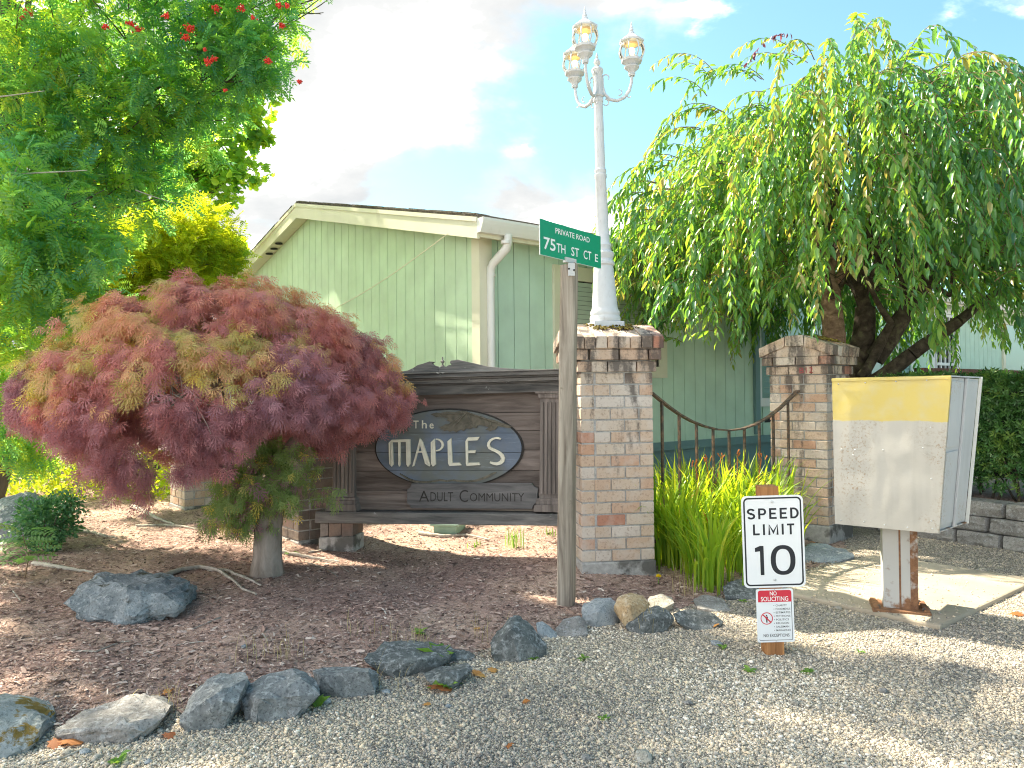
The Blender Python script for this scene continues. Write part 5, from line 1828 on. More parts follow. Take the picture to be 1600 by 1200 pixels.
def build_rocks():
    R = hull_rock
    R('rock', 'large pale grey rock with brown moss at the left end of the rock edging', (30, 1178), [(-60, 1095, .25), (0, 1080, .30), (35, 1085, .30), (58, 1105, .2), (66, 1130, .1), (50, 1165, 0), (5, 1185, -.05), (-60, 1190, -.05), (-60, 1120, .0), (25, 1135, .02)], 'rock_mossy', 1)
    R('rock', 'long flat grey slab between the mossy left rock and the leaning dark slab', (180, 1157), [(85, 1138, 0), (100, 1127, .05), (130, 1108, .15), (215, 1083, .25), (240, 1085, .25), (266, 1103, .18), (258, 1120, .08), (225, 1143, 0), (205, 1158, -.03), (130, 1160, -.03), (90, 1150, -.02), (180, 1135, -.03)], 'rock_grey', 2)
    R('rock', 'dark slab leaning beside the biggest angular rock, tall and narrow', (310, 1140), [(285, 1110, .02), (310, 1070, .12), (345, 1050, .2), (385, 1047, .2), (388, 1060, .12), (372, 1100, .02), (350, 1125, 0), (300, 1143, -.02), (283, 1125, -.02), (318, 1092, -.03)], 'rock_blue', 3)
    R('rock', 'angular layered blue grey rock with a sloping top and a spot of moss', (420, 1124), [(372, 1080, .05), (378, 1068, .1), (450, 1043, .2), (475, 1048, .2), (497, 1070, .12), (497, 1085, .05), (460, 1118, 0), (400, 1127, -.03), (378, 1110, -.02), (405, 1092, -.05), (470, 1062, .06)], 'rock_blue', 4, amp=0.014)
    R('rock', 'blocky dark rock with an upright face just left of the pointed flat slab', (545, 1088), [(486, 1047, .12), (520, 1040, .18), (580, 1042, .15), (592, 1055, .06), (590, 1086, 0), (545, 1092, -.02), (497, 1083, 0), (500, 1055, -.02), (575, 1050, -.01)], 'rock_blue', 5)
    R('rock', 'wide dark slab with a flat top and a pointed lower corner', (610, 1052), [(568, 1025, .05), (600, 1003, .2), (640, 998, .25), (700, 1008, .2), (712, 1015, .15), (705, 1024, .08), (680, 1045, .03), (607, 1056, -.05), (595, 1045, -.03), (570, 1034, 0), (640, 1034, -.04)], 'rock_dark', 6, amp=0.008)
    R('rock', 'small dark wedge behind the weed with pale leaves', (715, 1031), [(685, 1024, 0), (700, 1012, .1), (725, 1014, .1), (745, 1022, .05), (740, 1031, 0), (700, 1032, -.01)], 'rock_dark', 7, amp=0.005)
    R('rock', 'small broken dark rock behind the bright green rosette weed', (695, 1075), [(660, 1050, .05), (690, 1041, .12), (730, 1036, .12), (738, 1045, .06), (720, 1060, 0), (690, 1077, -.03), (665, 1062, -.02), (695, 1050, -.01)], 'rock_dark', 8, amp=0.007)
    R('rock', 'dark pyramid shaped rock standing alone on the gravel edge', (810, 1030), [(763, 1005, .05), (775, 985, .08), (798, 962, .12), (810, 960, .13), (822, 966, .13), (850, 1000, .08), (858, 1012, .05), (840, 1018, 0), (812, 1033, -.05), (770, 1019, -.03), (798, 985, -.02)], 'rock_dark', 9)
    R('rock', 'small blue grey stone tucked beside the pyramid shaped rock', (858, 997), [(838, 973, .05), (848, 970, .06), (873, 990, .04), (868, 998, 0), (850, 998, 0), (840, 988, 0)], 'rock_slate', 10, amp=0.004)
    R('rock', 'low pale mossy stone right of the small blue grey stone', (893, 994), [(866, 980, .05), (880, 965, .1), (905, 962, .12), (920, 972, .1), (918, 990, 0), (890, 996, -.02), (868, 990, 0)], 'rock_grey', 11, amp=0.008)
    R('rock', 'blue grey faceted stone leaning against the tan stone', (940, 977), [(908, 956, .05), (912, 942, .1), (930, 933, .15), (955, 933, .15), (970, 950, .1), (972, 965, .05), (960, 978, 0), (930, 976, -.03), (910, 964, 0), (935, 955, -.04)], 'rock_slate', 12, amp=0.006)
    R('rock', 'tan sandstone lying on top of the dark blue rock', (990, 976), [(958, 946, -.05), (965, 932, .0), (985, 925, .04), (1004, 929, .04), (1017, 944, 0), (1011, 956, -.05), (990, 971, -.10), (973, 964, -.10), (985, 945, -.12)], 'rock_tan', 13, amp=0.006, lift=0.0)
    R('rock', 'pale flat oval stone behind the tan sandstone', (1030, 956), [(1008, 944, .0), (1015, 932, .08), (1035, 928, .1), (1050, 934, .1), (1053, 942, .03), (1040, 949, -.02), (1015, 949, -.02)], 'rock_pale', 14, amp=0.004)
    R('rock', 'dark blue rock underneath the tan sandstone', (1018, 988), [(975, 976, .02), (1000, 955, .08), (1030, 945, .12), (1048, 955, .1), (1053, 968, .05), (1040, 986, 0), (1000, 991, -.03), (1020, 965, -.03)], 'rock_dark', 15, amp=0.008)
    R('rock', 'broad low dark rock with a flat top right of the tan sandstone', (1095, 984), [(1050, 958, .05), (1075, 950, .12), (1112, 955, .14), (1132, 970, .08), (1122, 985, 0), (1085, 984, -.02), (1058, 972, 0)], 'rock_dark', 16, amp=0.008)
    R('rock', 'flat grey flagstone set into the ground left of the speed limit sign', (1115, 955), [(1083, 937, .15), (1100, 928, .2), (1130, 934, .2), (1143, 955, .0), (1120, 957, -.02), (1090, 950, 0)], 'rock_grey', 17, amp=0.004)
    R('rock', 'rough dark rock partly hidden behind the speed limit sign', (1160, 938), [(1128, 916, .1), (1150, 904, .2), (1195, 902, .2), (1215, 918, .1), (1205, 938, 0), (1150, 941, 0), (1132, 932, 0)], 'rock_dark', 18, amp=0.010)
    R('rock', 'flat cracked slab on the ground between the speed limit sign and the cabinet post', (1285, 880), [(1245, 862, .1), (1270, 846, .3), (1325, 858, .3), (1335, 870, .1), (1295, 883, 0), (1250, 878, 0)], 'rock_slate', 19, amp=0.010)
    R('rock', 'large pitted mossy boulder lying in the mulch in front of the maple trunk', (200, 972), [(103, 942, .1), (120, 915, .2), (150, 897, .35), (200, 891, .45), (270, 897, .4), (295, 910, .3), (297, 930, .2), (285, 950, .05), (240, 965, 0), (195, 978, -.05), (150, 965, 0), (110, 952, .02), (200, 922, 0.0), (250, 927, .02)], 'rock_boulder', 20, group='boulders in the mulch bed', amp=0.024, cuts=6)
    R('rock', 'grey boulder at the left edge behind the small green shrub', (40, 845), [(-60, 800, .2), (0, 785, .3), (30, 770, .4), (55, 768, .4), (75, 785, .3), (88, 830, .1), (60, 850, 0), (-60, 862, 0), (20, 812, 0)], 'rock_boulder', 21, group='boulders in the mulch bed', amp=0.018, cuts=6)
    # larger loose stones on the gravel
    loose = [(1380, 1081, 8, 'rock_grey'), (1242, 1100, 7, 'rock_pale'), (1075, 1100, 7, 'rock_grey'), (1310, 952, 6, 'rock_pale'), (915, 1186, 9, 'rock_grey'), (1005, 1186, 15, 'rock_pale'), (510, 1098, 8, 'rock_slate'), (604, 1082, 6, 'rock_slate'), (1120, 1008, 8, 'rock_slate'), (105, 1178, 8, 'rock_pale'), (133, 1176, 8, 'rock_slate'), (232, 1192, 6, 'rock_slate'), (380, 1012, 5, 'rock_slate'), (975, 1076, 5, 'rock_pale'), (700, 1105, 5, 'rock_slate'), (640, 1072, 7, 'rock_grey')]
    for i, (x, y, r, mt) in enumerate(loose):
        b = G(x, y)
        rr = r * b.y / 1200
        v, f = ico()
        lr = np.random.default_rng(100 + i)
        bm = bmesh.new()
        for q in v * (1 + lr.normal(size=(12, 1)) * 0.14):
            bm.verts.new((q[0] * rr * 1.25, q[1] * rr, q[2] * rr * 0.62))
        bm.verts.ensure_lookup_table()
        for q in f: bm.faces.new([bm.verts[k] for k in q])
        bmesh.ops.subdivide_edges(bm, edges=list(bm.edges), cuts=2, use_grid_fill=True, smooth=0.7)
        me = bpy.data.meshes.new('stone'); bm.to_mesh(me); bm.free()
        me.materials.append(M[mt]); me.polygons.foreach_set('use_smooth', [True] * len(me.polygons))
        o = bpy.data.objects.new('stone', me); col.objects.link(o)
        o.location = (b.x, b.y, b.z + rr * 0.25); o.rotation_euler = (0, 0, lr.uniform(0, 6))
        nm = {'rock_grey': 'grey', 'rock_pale': 'pale buff', 'rock_slate': 'bluish'}[mt]
        tag(o, 'small loose %s stone lying on the gravel or mulch' % nm, 'stone', 'loose %s stones' % nm)


build_rocks()
# ================================================================== VEGETATION
LEAF_V = np.array([(0, 0, 0), (.30, .42, .06), (.30, -.42, .06), (.33, 0, -.02), (.68, .36, .02), (.68, -.36, .02), (.70, 0, -.07), (1.0, 0, -.16)], float)
LEAF_F = np.array([(0, 3, 1), (0, 2, 3), (1, 3, 4), (3, 6, 4), (2, 5, 3), (3, 5, 6), (4, 6, 7), (6, 5, 7)])


def pinnate(pairs=6, w=.20, l=.34, droop=.22):
    v = []; f = []
    def leaflet(x, ang, ln, wd):
        c, s = math.cos(ang), math.sin(ang)
        z = -droop * x * x
        o = len(v)
        for a, b, dz in ((0, 0, 0), (.5, .5 * wd / ln, .015), (1, 0, -.05), (.5, -.5 * wd / ln, .015)):
            a *= ln; b *= ln
            v.append((x + a * c - b * s, a * s + b * c, z + dz))
        f.append((o, o + 3, o + 2, o + 1))
    for i in range(pairs):
        x = .16 + .70 * i / (pairs - 1)
        k = 1 - 0.35 * abs(i / (pairs - 1) - .45)
        for sg in (-1, 1):
            leaflet(x, sg * R_(62), l * k, .105)
    leaflet(.88, 0, l * .8, .10)
    # rachis
    o = len(v)
    v.extend([(0, .008, 0), (0, -.008, 0), (.9, -.003, -droop * .81), (.9, .003, -droop * .81)]); f.append((o, o + 1, o + 2, o + 3))
    return np.array(v), np.array(f)


PIN_V, PIN_F = pinnate()


def maple_leaf():
    pts = [(0, 0), (.18, .22), (.10, .48), (.36, .40), (.46, .62), (.58, .30), (.80, .30), (1, 0), (.80, -.30), (.58, -.30), (.46, -.62), (.36, -.40), (.10, -.48), (.18, -.22)]
    v = [(x, y, -.10 * x * x - .12 * abs(y)) for x, y in pts] + [(.42, 0, .02)]
    n = len(pts)
    return np.array(v), np.array([(i, (i + 1) % n, n) for i in range(n)])


MAP_V, MAP_F = maple_leaf()


def limb(mb, a, b, r0, r1, sag=0.0, wig=0.06, n=7, sides=8, seed=0):
    a = Vector(a); b = Vector(b)
    L_ = (b - a).length
    pts = []; rad = []
    for k in range(n + 1):
        t = k / n
        p = a.lerp(b, t) + UP * (sag * math.sin(PI * t))
        w_ = noise.noise_vector(Vector((p.x * 1.7 + seed, p.y * 1.7, p.z * 1.7))) * (wig * L_ * math.sin(PI * t) ** 0.6 if 0 < t < 1 else 0)
        pts.append(p + w_); rad.append(r0 + (r1 - r0) * t)
    mb.tube(pts, rad, sides)
    return pts


def crown_fronds(clumps, per, tv, tf, size, up=0.9, rnd_mu=0.45, tips_per=7):
    """clumps: (centre, radius, n_tips). returns V, F, rnd arrays"""
    Vs = []; Fs = []; rs = []; off = 0
    for c, rad, ntip in clumps:
        n = ntip
        dirs = runit(n)
        rr = rad * rng.random(n) ** 0.42
        tips = np.array(c)[None] + dirs * rr[:, None] * np.array([1, 1, .85])
        k = tips_per
        pos = np.repeat(tips, k, 0) + rng.normal(size=(n * k, 3)) * 0.035
        d = np.repeat(dirs, k, 0) * 0.55 + runit(n * k) * 0.85 + np.array([0, 0, -.18])
        nn = rng.normal(size=(n * k, 3)) * 0.42 + np.array([0, 0, up])
        V, Fc = scatter(tv, tf, pos, frames(d, nn), size * rng.uniform(.7, 1.2, n * k))
        Vs.append(V); Fs.append(Fc + off); off += len(V)
        base = np.clip(rnd_mu + rng.normal(0, .17) + rng.normal(0, .20, n * k), 0, 1)
        rs.append(np.repeat(base, len(tv)))
    return np.concatenate(Vs), np.concatenate(Fs), np.concatenate(rs)


# ------------------------------------------------------------------ rowan tree on the left
def build_rowan():
    base = Vector((-5.15, 7.6, 0.08))
    root = thing('rowan_tree', base, 'tall rowan tree with feathery leaves and clusters of red berries at the left edge', 'tree', 'trees')
    cl = []
    for px, py, Y, r, n in ((40, 40, 6.0, .75, 90), (130, 20, 6.2, .75, 90), (230, 35, 6.3, .75, 95), (330, 25, 6.4, .70, 90), (390, 20, 6.5, .45, 60), (440, 8, 6.5, .26, 18), (505, -6, 6.5, .20, 8),
                            (385, 70, 6.4, .38, 50), (415, 100, 6.4, .22, 20), (442, 128, 6.4, .12, 7), (350, 105, 6.5, .48, 60), (285, 120, 6.6, .60, 75), (200, 120, 6.4, .65, 80), (110, 130, 6.1, .65, 80), (20, 140, 6.0, .6, 70),
                            (30, 230, 6.0, .6, 75), (110, 225, 6.2, .6, 75), (190, 215, 6.5, .6, 75), (265, 205, 6.8, .5, 60), (330, 165, 6.7, .35, 32), (150, 300, 6.4, .55, 75), (220, 280, 6.8, .36, 40), (65, 310, 5.7, .5, 70), (20, 330, 5.4, .45, 65), (90, 370, 5.5, .42, 70), (30, 410, 5.6, .5, 80), (105, 430, 6.0, .4, 60),
                            (25, 490, 5.8, .45, 75), (70, 540, 6.4, .42, 65), (15, 570, 6.2, .42, 65), (45, 630, 6.8, .42, 60), (20, 680, 7.0, .35, 50), (60, 690, 7.2, .25, 30), (150, 470, 6.6, .35, 45), (10, 620, 6.4, .4, 40)):
        cl.append((P(px, py, Y), r, int(n * .44)))
    # the crown above and beside the picture, it throws the dappled shade
    for x, y, z, r, n in ((-5.0, 6.6, 6.2, 1.1, 70), (-3.6, 6.8, 6.4, 1.0, 70), (-2.3, 6.8, 5.9, .7, 40), (-5.8, 7.8, 5.6, 1.2, 90), (-6.2, 6.6, 4.0, 1.1, 90), (-5.6, 5.6, 5.0, 1.0, 90), (-4.6, 5.4, 5.6, 0.9, 80), (-3.4, 5.9, 5.7, 0.9, 80), (-6.6, 7.2, 2.4, .9, 60)):
        cl.append((Vector((x, y, z)), r, n))
    V, Fc, rr = crown_fronds(cl, 7, PIN_V, PIN_F, .195, rnd_mu=.42)
    npmesh('crown', V, Fc, M['rowan'], root, rnd=rr)
    mb = MB()
    top = Vector((-4.6, 7.1, 5.4))
    tr = limb(mb, base + UP * -0.2, top, .15, .07, n=12, wig=.04, sides=12)
    for ci, (c, r, n) in enumerate(cl):
        c = Vector(c)
        if ci % 2 and r < .6: continue
        i = max(2, min(len(tr) - 1, int(len(tr) * (c.z - 0.3) / 6.0)))
        i = max(1, i - 2)
        lp_ = limb(mb, tr[i], c, .034 if r > .5 else .022, .007, sag=.22, n=9, sides=6, wig=.13, seed=ci * 3.3)
        for k in range(7):
            t = c + Vector(runit(1)[0]) * r * .85
            limb(mb, lp_[-2 - k % 2], t, .008, .003, n=4, sides=4, seed=k)
    # big limbs seen at the upper left
    limb(mb, P(22, 400, 6.6), P(12, 120, 6.4), .055, .045, n=8, wig=.03)
    limb(mb, P(12, 150, 6.4), P(120, 35, 6.2), .035, .02, n=8, wig=.04)
    limb(mb, P(14, 240, 6.5), P(150, 120, 6.3), .03, .012, n=8)
    mb.build('trunk', M['rowan_bark'], root, smooth_deg=60)
    mb = MB()
    limb(mb, P(-40, 279, 5.3), P(136, 266, 5.35), .009, .003, n=9, wig=.02, sides=6)
    limb(mb, P(20, 275, 5.3), P(40, 240, 5.35), .006, .002, n=5, wig=.03, sides=6)
    limb(mb, P(-30, 155, 5.3), P(70, 142, 5.35), .007, .002, n=7, wig=.04, sides=6)
    limb(mb, P(212, 297, 5.9), P(275, 318, 5.9), .005, .002, n=7, wig=.05, sides=5)
    mb.build('dead_branch', M['dead_twig'], root, smooth_deg=60)
    v, f = ico()
    for px, py, sz in ((46, 20, 9), (36, 28, 5), (165, 42, 6), (205, 38, 9), (215, 46, 8), (260, 24, 6), (297, 45, 10), (290, 58, 7), (338, 13, 7), (379, 13, 7), (326, 96, 9), (335, 92, 5), (396, 27, 5), (418, 95, 7), (440, 40, 6), (436, 8, 6), (449, 9, 5), (468, 128, 4), (320, 78, 3), (351, 141, 3)):
        n = int(10 + sz * 4)
        pos = rng.normal(size=(n, 3)) * (sz * .0020) * np.array([1, .8, .75]) + np.array(P(px, py, 5.62))
        V, Fc = scatter(v, f, pos, yaw_rot(n, .5), rng.uniform(.0055, .0078, n))
        npmesh('berry_cluster', V, Fc, M['berry'], root, smooth_all=True)


build_rowan()


def leafy_tree(name, base, label, clumps, size, matl, tv, tf, trunk_r, top, tips_per=7, mu=.45, bark='rowan_bark', group='trees'):
    root = thing(name, base, label, 'tree', group)
    V, Fc, rr = crown_fronds([(c, r, int(n * .7)) for c, r, n in clumps], 7, tv, tf, size, rnd_mu=mu, tips_per=tips_per)
    npmesh('crown', V, Fc, M[matl], root, rnd=rr)
    mb = MB()
    tr = limb(mb, Vector(base) - UP * .2, top, trunk_r, trunk_r * .45, n=10, wig=.04, sides=10)
    for c, r, n in clumps:
        c = Vector(c)
        k = min(range(len(tr)), key=lambda j: abs(tr[j].z - (c.z - r * .6)))
        l_ = limb(mb, tr[k], c, trunk_r * .3, .008, sag=.05, n=6, sides=6, seed=c.x)
        for j in range(5):
            limb(mb, l_[-2], c + Vector(runit(1)[0]) * r * .8, .010, .003, n=4, sides=4, seed=j)
    mb.build('trunk', M[bark], root, smooth_deg=60)
    return root


leafy_tree('broadleaf_tree', Vector((-5.3, 11.2, 0)), 'dark leaved broadleaf tree standing behind the rowan at the left of the house', [(P(x, y, Y), r, n) for x, y, Y, r, n in (
    (345, 150, 11.0, .62, 95), (388, 190, 11.0, .42, 55), (405, 215, 11.0, .18, 16), (300, 215, 11.0, .75, 110), (350, 250, 11.0, .55, 75), (290, 290, 11.2, .65, 90), (335, 300, 11.0, .40, 45), (240, 250, 11.4, .8, 100), (230, 330, 11.6, .8, 90), (170, 280, 11.6, .9, 90), (390, 265, 11.0, .25, 22), (285, 340, 11.0, .35, 40))]
    + [((-4.15, 11.0, 6.2), .75, 80), ((-3.7, 10.7, 5.6), .45, 45)], .118, 'broad', MAP_V, MAP_F, .13, Vector((-5.1, 11.2, 4.8)))  # last two clumps added high up to shade the gable wall
leafy_tree('young_tree', Vector((-4.9, 9.6, 0.05)), 'sunlit yellow green young tree directly above the red maple crown', [(P(x, y, Y), r, n) for x, y, Y, r, n in (
    (300, 365, 9.4, 0.49, 75), (265, 385, 9.3, 0.55, 80), (215, 400, 9.2, 0.59, 85), (170, 420, 9.0, 0.55, 80), (330, 395, 9.5, 0.42, 60), (240, 430, 9.2, 0.52, 75), (140, 450, 8.9, 0.45, 60), (310, 420, 9.4, 0.39, 50), (190, 455, 9.0, 0.52, 60), (350, 405, 9.6, 0.23, 20), (270, 350, 9.4, 0.26, 22))],
    .19, 'sunny', PIN_V, PIN_F, .05, Vector((-4.6, 9.3, 2.6)), mu=.5)
leafy_tree('background_tree', Vector((-9.5, 15.5, 0)), 'dark tree filling the background gaps at the far left', [(P(x, y, Y), r, n) for x, y, Y, r, n in (
    (20, 120, 14, 1.5, 130), (100, 250, 14, 1.5, 130), (20, 330, 14, 1.5, 120), (120, 420, 14, 1.4, 120), (30, 520, 14, 1.3, 110), (140, 560, 14, 1.3, 100), (30, 640, 13, 1.0, 80), (200, 150, 14, 1.2, 100), (200, 620, 13, .8, 60))],
    .24, 'broad', MAP_V, MAP_F, .25, Vector((-9.0, 15.5, 7)), mu=.6)
leafy_tree('background_tree', Vector((-6.4, 17.5, 0)), 'small distant tree whose leaves show past the left end of the house roof', [(P(x, y, Y), r, n) for x, y, Y, r, n in (
    (352, 388, 16.5, .40, 40), (330, 375, 16.5, .45, 40), (310, 420, 16.5, .7, 60), (340, 420, 16.5, .4, 40), (365, 402, 16.5, .15, 12))],
    .22, 'broad', MAP_V, MAP_F, .12, Vector((-6.4, 17.3, 4.0)), mu=.55)


# ------------------------------------------------------------------ weeping cherry on the right
def build_cherry():
    base = Vector((3.42, 8.15, 0.3))
    root = thing('weeping_cherry_tree', base, 'weeping tree with long drooping leafy branches in front of the right part of the house', 'tree', 'trees')
    Cx, Cy = 3.55, 7.95
    Lp = []; Ld = []; Ln = []; Ls = []; Lr = []
    tw = MB()

    def strand(p0, a, L_, rise, out, droop_min, dens=1.0, hue=0.0, ls=.132):
        """p0 start, a horizontal direction, L_ length"""
        n = max(6, int(L_ / .05))
        p = Vector(p0); v = Vector((a[0] * out, a[1] * out, rise)).normalized()
        pts = [p.copy()]
        step = L_ / n
        sway = rng.normal(0, .05, 2); hs = rng.normal(0, .17)
        for k in range(n):
            v = (v + Vector((sway[0], sway[1], -1)) * (step * 2.8)).normalized()
            p = p + v * step
            if p.z < droop_min: break
            pts.append(p.copy())
        if len(pts) < 4: return
        m = len(pts)
        tw.tube(pts[::2] if m > 6 else pts, [max(.0016, .005 * (1 - j / max(1, len(pts[::2]) - 1))) for j in range(len(pts[::2] if m > 6 else pts))], 4, caps=False)
        phase = rng.uniform(0, 6)
        total = step * (m - 1)
        q = .06
        i = 0
        while q < total:
            f = q / step; j = min(int(f), m - 2)
            pos = pts[j].lerp(pts[j + 1], f - j)
            t = (pts[j + 1] - pts[j]).normalized()
            side = Vector((math.cos(phase + i * 2.4), math.sin(phase + i * 2.4), 0))
            d = t * .55 + side * .62 + Vector((0, 0, -.45))
            nn = side * .25 + Vector((0, 0, .75)) + Vector(rng.normal(0, .25, 3)) - t * 0.2
            Lp.append(pos); Ld.append(d); Ln.append(nn)
            tipf = q / total
            Ls.append(ls * rng.uniform(.55, 1.15) * (1.0 if tipf < .85 else .75))
            Lr.append(min(.985, max(0, .40 + hue + hs + rng.normal(0, .16) + (.18 if tipf > .8 else 0))))
            q += rng.uniform(.026, .042) / dens
            i += 1
    # dome of hanging branches
    N = 1420
    for k in range(N):
        ang = rng.uniform(0, 2 * PI)
        r = 2.08 * math.sqrt(rng.random())
        a = np.array([math.cos(ang), math.sin(ang)])
        x = Cx + a[0] * r * (1.0 if a[0] > 0 else .95); y = Cy + a[1] * r * .92
        zt = 4.34 - .25 * r ** 2 + .32 * math.sin(3 * ang + 1) + .26 * math.sin(7 * ang + r * 3)
        lvl = rng.random() ** 1.6
        z = zt - lvl * 1.5 + rng.normal(0, .08)
        # lower limit of the hanging tips
        dmin = 1.62 + .35 * math.sin(5 * ang) + rng.normal(0, .16)
        if y < Cy + .4 and 2.7 < x < 4.45: dmin = max(dmin, 2.28 + rng.normal(0, .14))
        if x > 4.45: dmin = 1.85 + rng.normal(0, .28)
        if x < 1.55: dmin = 2.5 + rng.normal(0, .12)
        if x < 2.6: dmin = 2.08 + abs(rng.normal(0, .3)) * rng.choice([-.7, 1])
        strand((x, y, z), a + rng.normal(0, .25, 2), rng.uniform(.8, 1.75), rng.uniform(.1, .9), rng.uniform(.6, 1.1), dmin, hue=(.16 if a[0] < -.2 else -.06) + (.10 if lvl < .3 else 0))  # sunlit left and top leaves put yellower in their colour
    # named sprays seen against the sky and the wall
    for px, py, Y, ax_, ay_, L_, rise, out, dm in (
            (1030, 300, 7.5, -1, -.2, .9, .35, .9, 2.2), (1060, 250, 7.5, -1, -.1, 1.0, .4, 1, 2.4), (1100, 200, 7.6, -1, 0, 1.1, .5, 1, 2.6), (1015, 330, 7.4, -1, -.1, .9, .2, .8, 2.1), (1035, 360, 7.4, -.8, -.4, .9, .1, .7, 1.9), (1050, 300, 7.3, -.9, -.3, 1.2, .1, .9, 1.8),
            (1130, 170, 7.7, -.9, 0, 1.0, .6, .8, 2.9), (1190, 120, 7.8, -.8, 0, .9, .7, .7, 3.2), (1250, 95, 7.9, -.7, .1, .8, .7, .7, 3.3), (1120, 130, 7.9, -.8, .1, .7, .8, .5, 3.2), (1400, 115, 7.9, .5, 0, .9, .6, .6, 3.2), (1430, 130, 7.8, .9, 0, 1.1, .5, .9, 3.0), (1480, 150, 7.7, .9, -.1, 1.0, .5, .9, 2.8), (1530, 150, 7.6, .9, 0, 1.0, .4, .9, 2.6), (1570, 160, 7.5, .8, 0, 1.0, .4, .9, 2.6), (1550, 110, 8.0, -.7, 0, .8, .3, .9, 3.2), (1500, 190, 7.5, -.3, -.2, 1.2, .2, .6, 2.2), (1585, 200, 7.3, .2, -.2, 1.4, .1, .6, 1.9),
            (1100, 420, 6.9, -.1, -.4, 1.3, .0, .25, 1.72), (1085, 430, 6.9, -.2, -.3, 1.1, .0, .2, 1.8), (1140, 430, 7.0, 0, -.3, .7, 0, .2, 2.05), (1200, 430, 7.0, 0, -.2, 1.0, 0, .2, 1.85), (1220, 440, 7.2, -.1, 0, .9, 0, .15, 1.65), (1245, 430, 6.8, .0, -.3, .8, 0, .2, 1.9), (1375, 430, 6.7, .1, -.3, 1.1, 0, .2, 1.62), (1380, 460, 6.8, .2, -.2, 1.0, 0, .2, 1.58), (1470, 430, 6.9, .1, -.2, .9, 0, .2, 1.75), (1525, 430, 6.9, .1, -.2, 1.2, 0, .2, 1.55), (1560, 430, 7.0, .1, -.2, 1.0, 0, .2, 1.6), (1590, 420, 6.9, .1, -.2, 1.2, 0, .2, 1.65), (1500, 440, 7.1, .1, -.2, 1.0, 0, .2, 1.62)):
        p = P(px, py, Y)
        for j in range(3):
            strand(p + Vector(rng.normal(0, .05, 3)), (ax_ + rng.normal(0, .12), ay_ + rng.normal(0, .12)), L_ * rng.uniform(.85, 1.1), rise, out, dm, hue=.12)
    # upright leader at the very top
    lead = [P(1322, 150, 7.9), P(1330, 90, 7.9), P(1334, 45, 7.9), P(1340, 22, 7.9)]
    for q in (0, 1, 2, 3):
        for j in range(7):
            Lp.append(lead[q].lerp(lead[min(q + 1, 3)], j / 7)); an = rng.uniform(0, 6)
            Ld.append(Vector((math.cos(an), math.sin(an), -.1))); Ln.append(Vector((rng.normal(0, .3), rng.normal(0, .3), 1))); Ls.append(.115); Lr.append(.7)
    tw.tube(lead, [.007, .006, .004, .002], 5)
    pos = np.array([tuple(p) for p in Lp]); d = np.array([tuple(p) for p in Ld]); nn = np.array([tuple(p) for p in Ln]); s = np.array(Ls)
    V, Fc = scatter(LEAF_V * np.array([1, .33, 1]), LEAF_F, pos, frames(d, nn), s)
    npmesh('crown', V, Fc, M['cherry'], root, rnd=np.repeat(np.array(Lr), len(LEAF_V)))
    tw.build('hanging_twigs', M['twig'], root)
    # one purple withered spray
    n = 34
    a, b = P(1235, 52, 7.6), P(1168, 98, 7.5)
    t = rng.random(n)
    pos = np.array([tuple(a.lerp(b, k) + UP * (.10 * math.sin(PI * k))) for k in t])
    d = np.stack([rng.normal(-.2, .5, n), rng.normal(0, .5, n), np.full(n, -.9)], 1)
    V, Fc = scatter(LEAF_V * np.array([1, .34, 1]), LEAF_F, pos, frames(d, rng.normal(size=(n, 3))), rng.uniform(.05, .085, n))
    npmesh('purple_spray', V, Fc, M['purple'], root, rnd=np.repeat(rng.random(n), len(LEAF_V)))
    # trunks and limbs
    mb = MB()
    limb(mb, base + Vector((-.12, -.05, -.4)), P(1303, 520, 7.75), .16, .112, n=5, wig=.03, sides=14)
    limb(mb, P(1303, 525, 7.75), P(1298, 455, 7.8), .110, .098, n=4, wig=.02, sides=14)
    limb(mb, P(1298, 458, 7.8), P(1290, 405, 7.85), .095, .06, n=4, wig=.04, sides=12)
    limb(mb, P(1294, 420, 7.85), P(1335, 350, 7.9), .06, .03, n=6, wig=.08)
    limb(mb, P(1290, 405, 7.85), P(1230, 300, 7.8), .05, .02, n=6, wig=.08)
    limb(mb, P(1305, 440, 7.8), P(1345, 395, 7.7), .045, .03, n=5, wig=.08)
    mb.build('trunk', M['cherry_bark'], root, smooth_deg=60)
    mb = MB()
    limb(mb, base + Vector((.15, .1, -.4)), P(1345, 540, 8.1), .17, .12, n=5, wig=.03, sides=12)
    limb(mb, P(1345, 545, 8.1), P(1352, 480, 8.1), .12, .10, n=4, wig=.05, sides=12)
    limb(mb, P(1352, 485, 8.1), P(1330, 420, 8.1), .08, .05, n=5, wig=.08)
    limb(mb, P(1365, 560, 8.0), P(1440, 450, 7.9), .11, .07, n=7, wig=.07, sides=12)
    limb(mb, P(1440, 452, 7.9), P(1530, 380, 7.9), .07, .04, n=6, wig=.08)
    limb(mb, P(1362, 600, 7.8), P(1425, 553, 7.6), .085, .068, n=6, wig=.06, sides=12)
    limb(mb, P(1425, 553, 7.6), P(1498, 502, 7.5), .068, .055, n=6, wig=.05, sides=12)
    limb(mb, P(1498, 502, 7.5), P(1560, 455, 7.6), .055, .03, n=5, wig=.06)
    limb(mb, P(1345, 590, 7.9), P(1392, 505, 7.8), .055, .04, n=6, wig=.08)
    limb(mb, P(1392, 505, 7.8), P(1350, 430, 7.6), .035, .02, n=6, wig=.1)
